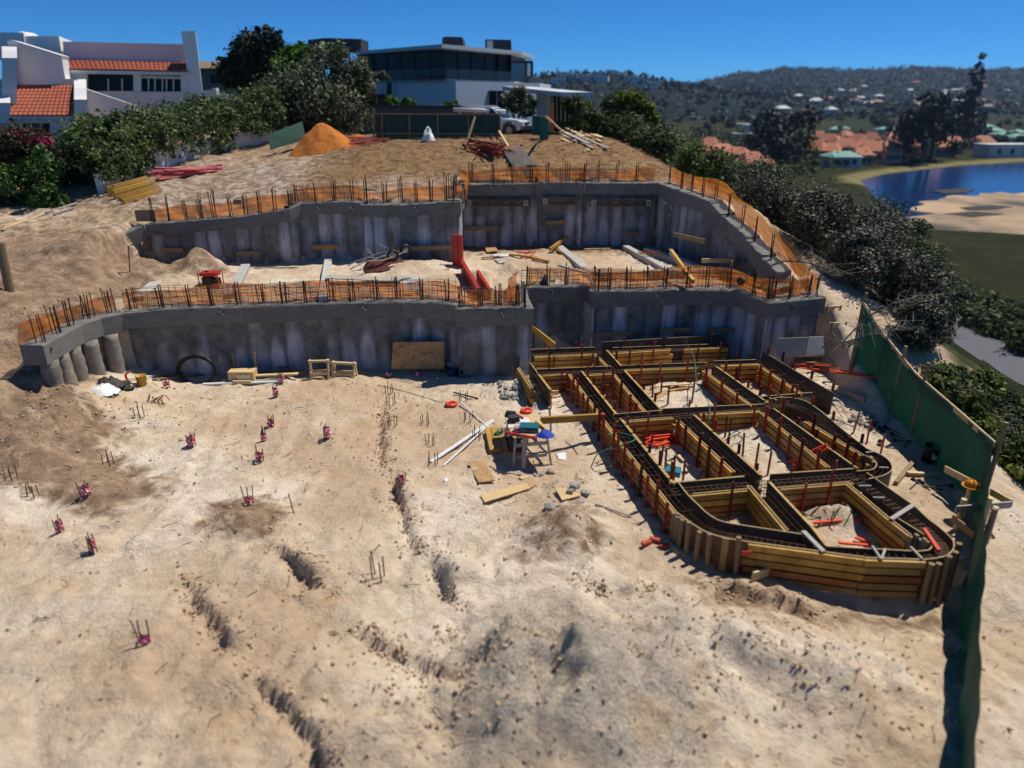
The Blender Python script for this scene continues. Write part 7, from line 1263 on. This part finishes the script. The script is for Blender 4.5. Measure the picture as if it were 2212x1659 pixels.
# ------------------------------------------------------------------ far village
M_TERR = pm('far terracotta roof', 'c07a5a', .85, .15, .3, 0); M_GRF = pm('far green roof', '6f9a8a', .8, .12, .3, 0); M_WHF = pm('far pale roof', 'b9b9b4', .8, .1, .3, 0); M_FWALL = pm('far house wall', 'b79a84', .9, .12, .3, 0); M_FWW = pm('far white wall', 'd2d0ca', .9, .06, .3, 0); M_FWIN = pm('far window', '20242a', .3, .1, 1, 0)
M_TERR2 = pm('old terracotta roof', 'a8664c', .85, .2, .3, 0)
M_FDIM = pm('dull far roof', '9a7466', .85, .15, .3, 0)
def fhouse(x, y, wd, dp, hw, hr, rz, roof, wall, label, group, z=None):
    p = P(x, y, -12.5) if z is None else z; o = thing('house', label, 'house', p, group); c, s = math.cos(rz), math.sin(rz); T_ = lambda a, b, h_: Vector((p.x + a * c - b * s, p.y + a * s + b * c, p.z + h_)); X, Yy = wd / 2, dp / 2; m = MB()
    m.prism([T_(-X, -Yy, -.5), T_(X, -Yy, -.5), T_(X, Yy, -.5), T_(-X, Yy, -.5)], (0, 0, hw + .5)); m.build('wall', wall, o); m = MB(); e = .5
    if hr > .5: m.add([T_(-X - e, -Yy - e, hw), T_(X + e, -Yy - e, hw), T_(X + e, Yy + e, hw), T_(-X - e, Yy + e, hw), T_(-X * .55, 0, hw + hr), T_(X * .55, 0, hw + hr)], [(0, 1, 5, 4), (1, 2, 5), (2, 3, 4, 5), (3, 0, 4), (3, 2, 1, 0)])
    else: m.prism([T_(-X - e, -Yy - e, hw), T_(X + e, -Yy - e, hw), T_(X + e, Yy + e, hw), T_(-X - e, Yy + e, hw)], (0, 0, .4))
    m.build('roof', roof, o)
    for k in (-.55, .0, .55): a = T_(X * k - .7, -Yy - .04, hw * .5); b = T_(X * k + .7, -Yy - .04, hw * .5); MB().bar(a, b, .06, hw * .45).build('window', M_FWIN, o)
rv = random.Random(8)
for x, y in [(1532, 315), (1557, 330), (1589, 344), (1618, 366), (1640, 359), (1727, 307), (1738, 291), (1766, 298), (1790, 305), (1823, 298), (1838, 307), (1822, 322), (1734, 323), (1757, 333), (1788, 334), (1866, 323), (1856, 339), (1897, 325), (1916, 301), (1933, 312), (1913, 336), (1938, 334), (2015, 311), (2030, 323), (2055, 307), (2118, 307), (1510, 338), (1850, 309), (1878, 303), (1805, 318), (1880, 335), (1700, 318), (1712, 330), (1955, 318)]:
    fhouse(x, y + 14, rv.uniform(6, 9), rv.uniform(5.5, 7), rv.uniform(2.8, 3.8), rv.uniform(2.2, 3.4), rv.uniform(-.9, .9), rv.choice((M_TERR, M_TERR, M_TERR2)), M_FWALL, 'house with a terracotta hipped roof in the village by the lagoon', 'terracotta roofed houses by the lagoon')
for x, y in [(1814, 282), (1814, 350), (1916, 282), (1964, 288), (2121, 275), (2163, 295), (2190, 302), (1980, 278), (2140, 285), (2205, 290)]: fhouse(x, y + 8, rv.uniform(9, 15), 8, 3, 1.6, rv.uniform(-.4, .4), M_GRF, M_FWW, 'house with a pale green roof in the village by the lagoon', 'green roofed houses by the lagoon')
for x, y in [(1548, 262), (1605, 263), (1596, 274), (1700, 275), (2118, 246), (1612, 300), (2166, 332), (1515, 270), (1625, 285), (1530, 256), (1650, 268), (1576, 268)]: fhouse(x, y + 6, rv.uniform(10, 22), 9, rv.uniform(3.5, 6), .3, rv.uniform(-.3, .3), M_WHF, M_FWW, 'pale flat roofed building in the valley behind the village', 'pale buildings behind the village')
for x, y in [(1218, 172), (1232, 174), (1250, 170), (1262, 176), (1290, 167), (1302, 168), (1318, 165), (1328, 170), (1342, 169), (1356, 173), (1372, 178), (1190, 186), (1205, 182), (1280, 178), (1385, 186), (1405, 190), (1300, 178)]:
    p = G(x, y); fhouse(x, y, rv.uniform(8, 16), 9, rv.uniform(4, 7), .3, rv.uniform(-.4, .4), M_WHF, M_FWW, 'small white villa on the near hilltop', 'villas on the near hilltop', p)
for i in range(34):
    x, y = rv.choice(((rv.uniform(1600, 2000), rv.uniform(205, 250)), (rv.gauss(1850, 30), rv.gauss(210, 18)), (rv.uniform(1950, 2200), rv.uniform(180, 240)))); p = G(x, max(y, 170)); fhouse(x, y, rv.uniform(8, 14), 9, rv.uniform(3, 6), 2.4, rv.uniform(-.4, .4), rv.choice((M_FDIM, M_WHF)), rv.choice((M_FWALL, M_FWW)), 'small pale house on the far hillside', 'houses on the far hillside', p)
# trees of the valley
def ftree_mesh(seed, tall=1.0):
    r3 = random.Random(seed)
    if tall > 1: return leafcloud([(r3.uniform(-.04, .04), r3.uniform(-.04, .04), .2 + 1.4 * q_ / 8, .34 - .035 * q_) for q_ in range(9)], 1800, .045, seed)
    bl = [(r3.uniform(-.32, .32), r3.uniform(-.32, .32), r3.uniform(.35, .85) * tall, r3.uniform(.2, .34)) for _ in range(7)]; return leafcloud(bl, 1500, .045, seed)
protos = []
for k in range(4):
    V, Fc, v = ftree_mesh(60 + k, 1.0 if k < 3 else 1.8); o = thing('valley_tree', 'x', 'tree', (0, 0, 0)); cr = mk('crown', V, Fc, ML_FAR if k != 1 else m_leaf('valley tree leaf', '18240d', '33431a', '5f6e30', .1), o, attrs=dict(v=v)); m = MB(); m.tube([(0, 0, -.1), (.02, 0, .3), (0, .02, .6)], [.05, .04, .02], 5); tk = m.build('trunk', M_BARK, o); protos.append((o, cr, tk))
def ftree(p, s, k, label, group, first=set()):
    o, cr, tk = protos[k]
    if k in first:
        o2 = o.copy(); COL.objects.link(o2)
        for ch in (cr, tk): c2 = ch.copy(); COL.objects.link(c2); c2.parent = o2
        o = o2
    first.add(k); o.location = p; o.scale = (s, s, s); o.rotation_euler = (0, 0, rv.uniform(0, 6)); o['label'] = label; o['group'] = group
for x, y, s, k, l in ((1990, 352, 22, 0, 'largest dark tree on the lagoon shore'), (2010, 345, 18, 2, 'dark tree beside the largest one on the lagoon shore'), (2078, 312, 24, 3, 'tall dark conifer behind the lagoon shore'), (1662, 372, 15, 0, 'dark tree left of the terracotta village'), (1690, 350, 17, 2, 'broad dark tree in front of the terracotta village'), (1712, 362, 12, 1, 'smaller tree at the edge of the terracotta village'), (1640, 345, 13, 2, 'dark tree among the nearest terracotta roofs'), (1655, 280, 15, 0, 'dark tree beside the white buildings')): ftree(P(x, y, -12.7), s, k, l, 'large dark valley trees')
for i in range(150):
    x, y = rv.uniform(1380, 2230), rv.triangular(262, 375, 300)
    if x > 1840 and y > 348 - (x - 1840) * .03: continue
    ftree(P(x, y, -12.7), rv.uniform(3, 6.5) * (1 if y > 290 else 1.5), rv.choice((0, 1, 1, 2)), 'small tree among the far houses of the valley', 'small valley trees')
# woods that read as one mass
g_ = np.random.default_rng(4); n = 9000; X = g_.uniform(-200, 1900, n); Yy = g_.uniform(430, 2400, n); X = X * Yy / 2000; Zz = H(X, Yy); ok = (Zz > -9); X, Yy, Zz = X[ok], Yy[ok], Zz[ok]; sz = (2.5 + 3.5 * g_.random(len(X))) * (.6 + Yy / 2000)
V, Fc, v = leafcloud(np.stack([X, Yy, Zz + sz * .25, sz], 1), 90000, 2.2, 9, 3); mk('hill_woods', V, Fc, ML_FAR, attrs=dict(v=v), kind='stuff', loc=(0, 1500, 0)); 
n = 700; X = g_.uniform(.0, 1.0, n); Yy = g_.uniform(75, 420, n); X = 16 + Yy * g_.uniform(.1, .5, n); lg = poly_sd(X, Yy, LAG); ok = (lg > 8) & ~((X > 36) & (Yy < 200)); X, Yy = X[ok], Yy[ok]; Zz = H(X, Yy); sz = .8 + 1.6 * g_.random(len(X)) + Yy * .006
V, Fc, v = leafcloud(np.stack([X, Yy, Zz + sz * .3, sz], 1), 26000, .5, 12, 4); mk('valley_scrub', V, Fc, ML_VERGE, attrs=dict(v=v), kind='stuff', loc=(60, 200, -12))
# ================================================================== CRUMBS, CLODS AND TWIGS ON THE SAND
g_ = np.random.default_rng(77)
def scatter_pts(n, fn):
    o = []
    while len(o) < n:
        x = g_.uniform(-13, 10.5, 4000); y = g_.uniform(5.2, 20, 4000) ; k = fn(x, y) > g_.random(4000); o += list(zip(x[k], y[k]))
    return np.array(o[:n])
def dens(x, y):
    d = 0.012 + 0.12 * sstep(0.2, 0.5, fbm(x * .8, y * .8, 3, 8))
    for pl, a, wd in SCARP: s, _, _ = sdist(x, y, pl); d = d + 0.8 * np.exp(-(s / .2) ** 2)
    for (cx, cy), rx, ry, a, rough in MOUND: d = d + 0.35 * rough * np.exp(-(((x - cx) / rx) ** 2 + ((y - cy) / ry) ** 2))
    inside = (x > 1.5) & (x < 9) & (y > 9.8) & (y < 20); return np.clip(d, 0, 1) * np.where(inside, .25, 1) * np.where(y < 11, 1.0, .8)
def clods(n, smin, smax, pw, mat, name):
    p = scatter_pts(n, dens); z = H(p[:, 0], p[:, 1], False) + 0.02; V0, F0 = rockmesh(1.0, 3); V0 = np.array([tuple(v) for v in V0]); F0 = np.array(F0); s = smin + (smax - smin) * g_.random(n) ** pw; a = g_.uniform(0, 6.28, n); ca, sa = np.cos(a), np.sin(a)
    j = V0[None] * (1 + .3 * g_.normal(size=(n, len(V0), 1))) * s[:, None, None]; X = j[..., 0] * ca[:, None] - j[..., 1] * sa[:, None] + p[:, :1]; Y = (j[..., 0] * sa[:, None] + j[..., 1] * ca[:, None]) + p[:, 1:]; Z = j[..., 2] + z[:, None] + s[:, None] * .15
    mk(name, np.stack([X, Y, Z], -1).reshape(-1, 3), (F0[None] + (np.arange(n) * len(V0))[:, None, None]).reshape(-1, 3), mat, kind='stuff', loc=(0, 12, 0))
clods(9000, .004, .038, 3.5, pm('sand clod', 'b59a7c', .95, .3, 6, .4, 30), 'sand_clods'); clods(500, .006, .03, 3, pm('grey pebble', '8b8378', .9, .35, 6, .3, 30), 'pebbles')
p = scatter_pts(1500, lambda x, y: 0.1 + dens(x, y)); m = MB(); z = H(p[:, 0], p[:, 1], False) + .025
for (x, y), zz in zip(p, z):
    a = g_.uniform(0, 6.28); L = .04 + .3 * g_.random() ** 4; d = Vector((math.cos(a), math.sin(a), g_.normal() * .15)) * L / 2; c = Vector((x, y, zz)); m.tube([c - d, c + Vector((g_.normal() * L * .1, g_.normal() * L * .1, L * .08)), c + d], .004 + .004 * g_.random(), 3, False)
m.build('twigs', pm('dark twig', '4f3b2a', .9, .3, 6), kind='stuff')
p = np.stack([g_.uniform(-9, 9, 2600), g_.uniform(29, 41, 2600)], 1); z = H(p[:, 0], p[:, 1], False) + .04; m = MB()
for (x, y), zz in zip(p, z):
    a = g_.normal() * .9; L = .15 + .6 * g_.random() ** 2; d = Vector((math.cos(a), math.sin(a), g_.normal() * .12)) * L / 2; c = Vector((x, y, zz)); m.tube([c - d, c + d], .008 + .007 * g_.random(), 3, False)
m.build('straw_litter', pm('dry straw', '8a6a48', .9, .45, 6), kind='stuff')
# ================================================================== HAZE
t = bpy.data.materials.new('thin sea haze'); t.use_nodes = True; t.node_tree.nodes.clear(); o_ = t.node_tree.nodes.new('ShaderNodeOutputMaterial'); v_ = t.node_tree.nodes.new('ShaderNodeVolumePrincipled')
v_.inputs['Color'].default_value = (0.5, 0.7, 1.0, 1); v_.inputs['Density'].default_value = 0.00008; v_.inputs['Anisotropy'].default_value = 0.2; t.node_tree.links.new(v_.outputs[0], o_.inputs['Volume'])
hz = MB().box((0, 1700, 57), 7000, 3700, 150).build('haze', t, kind='stuff')
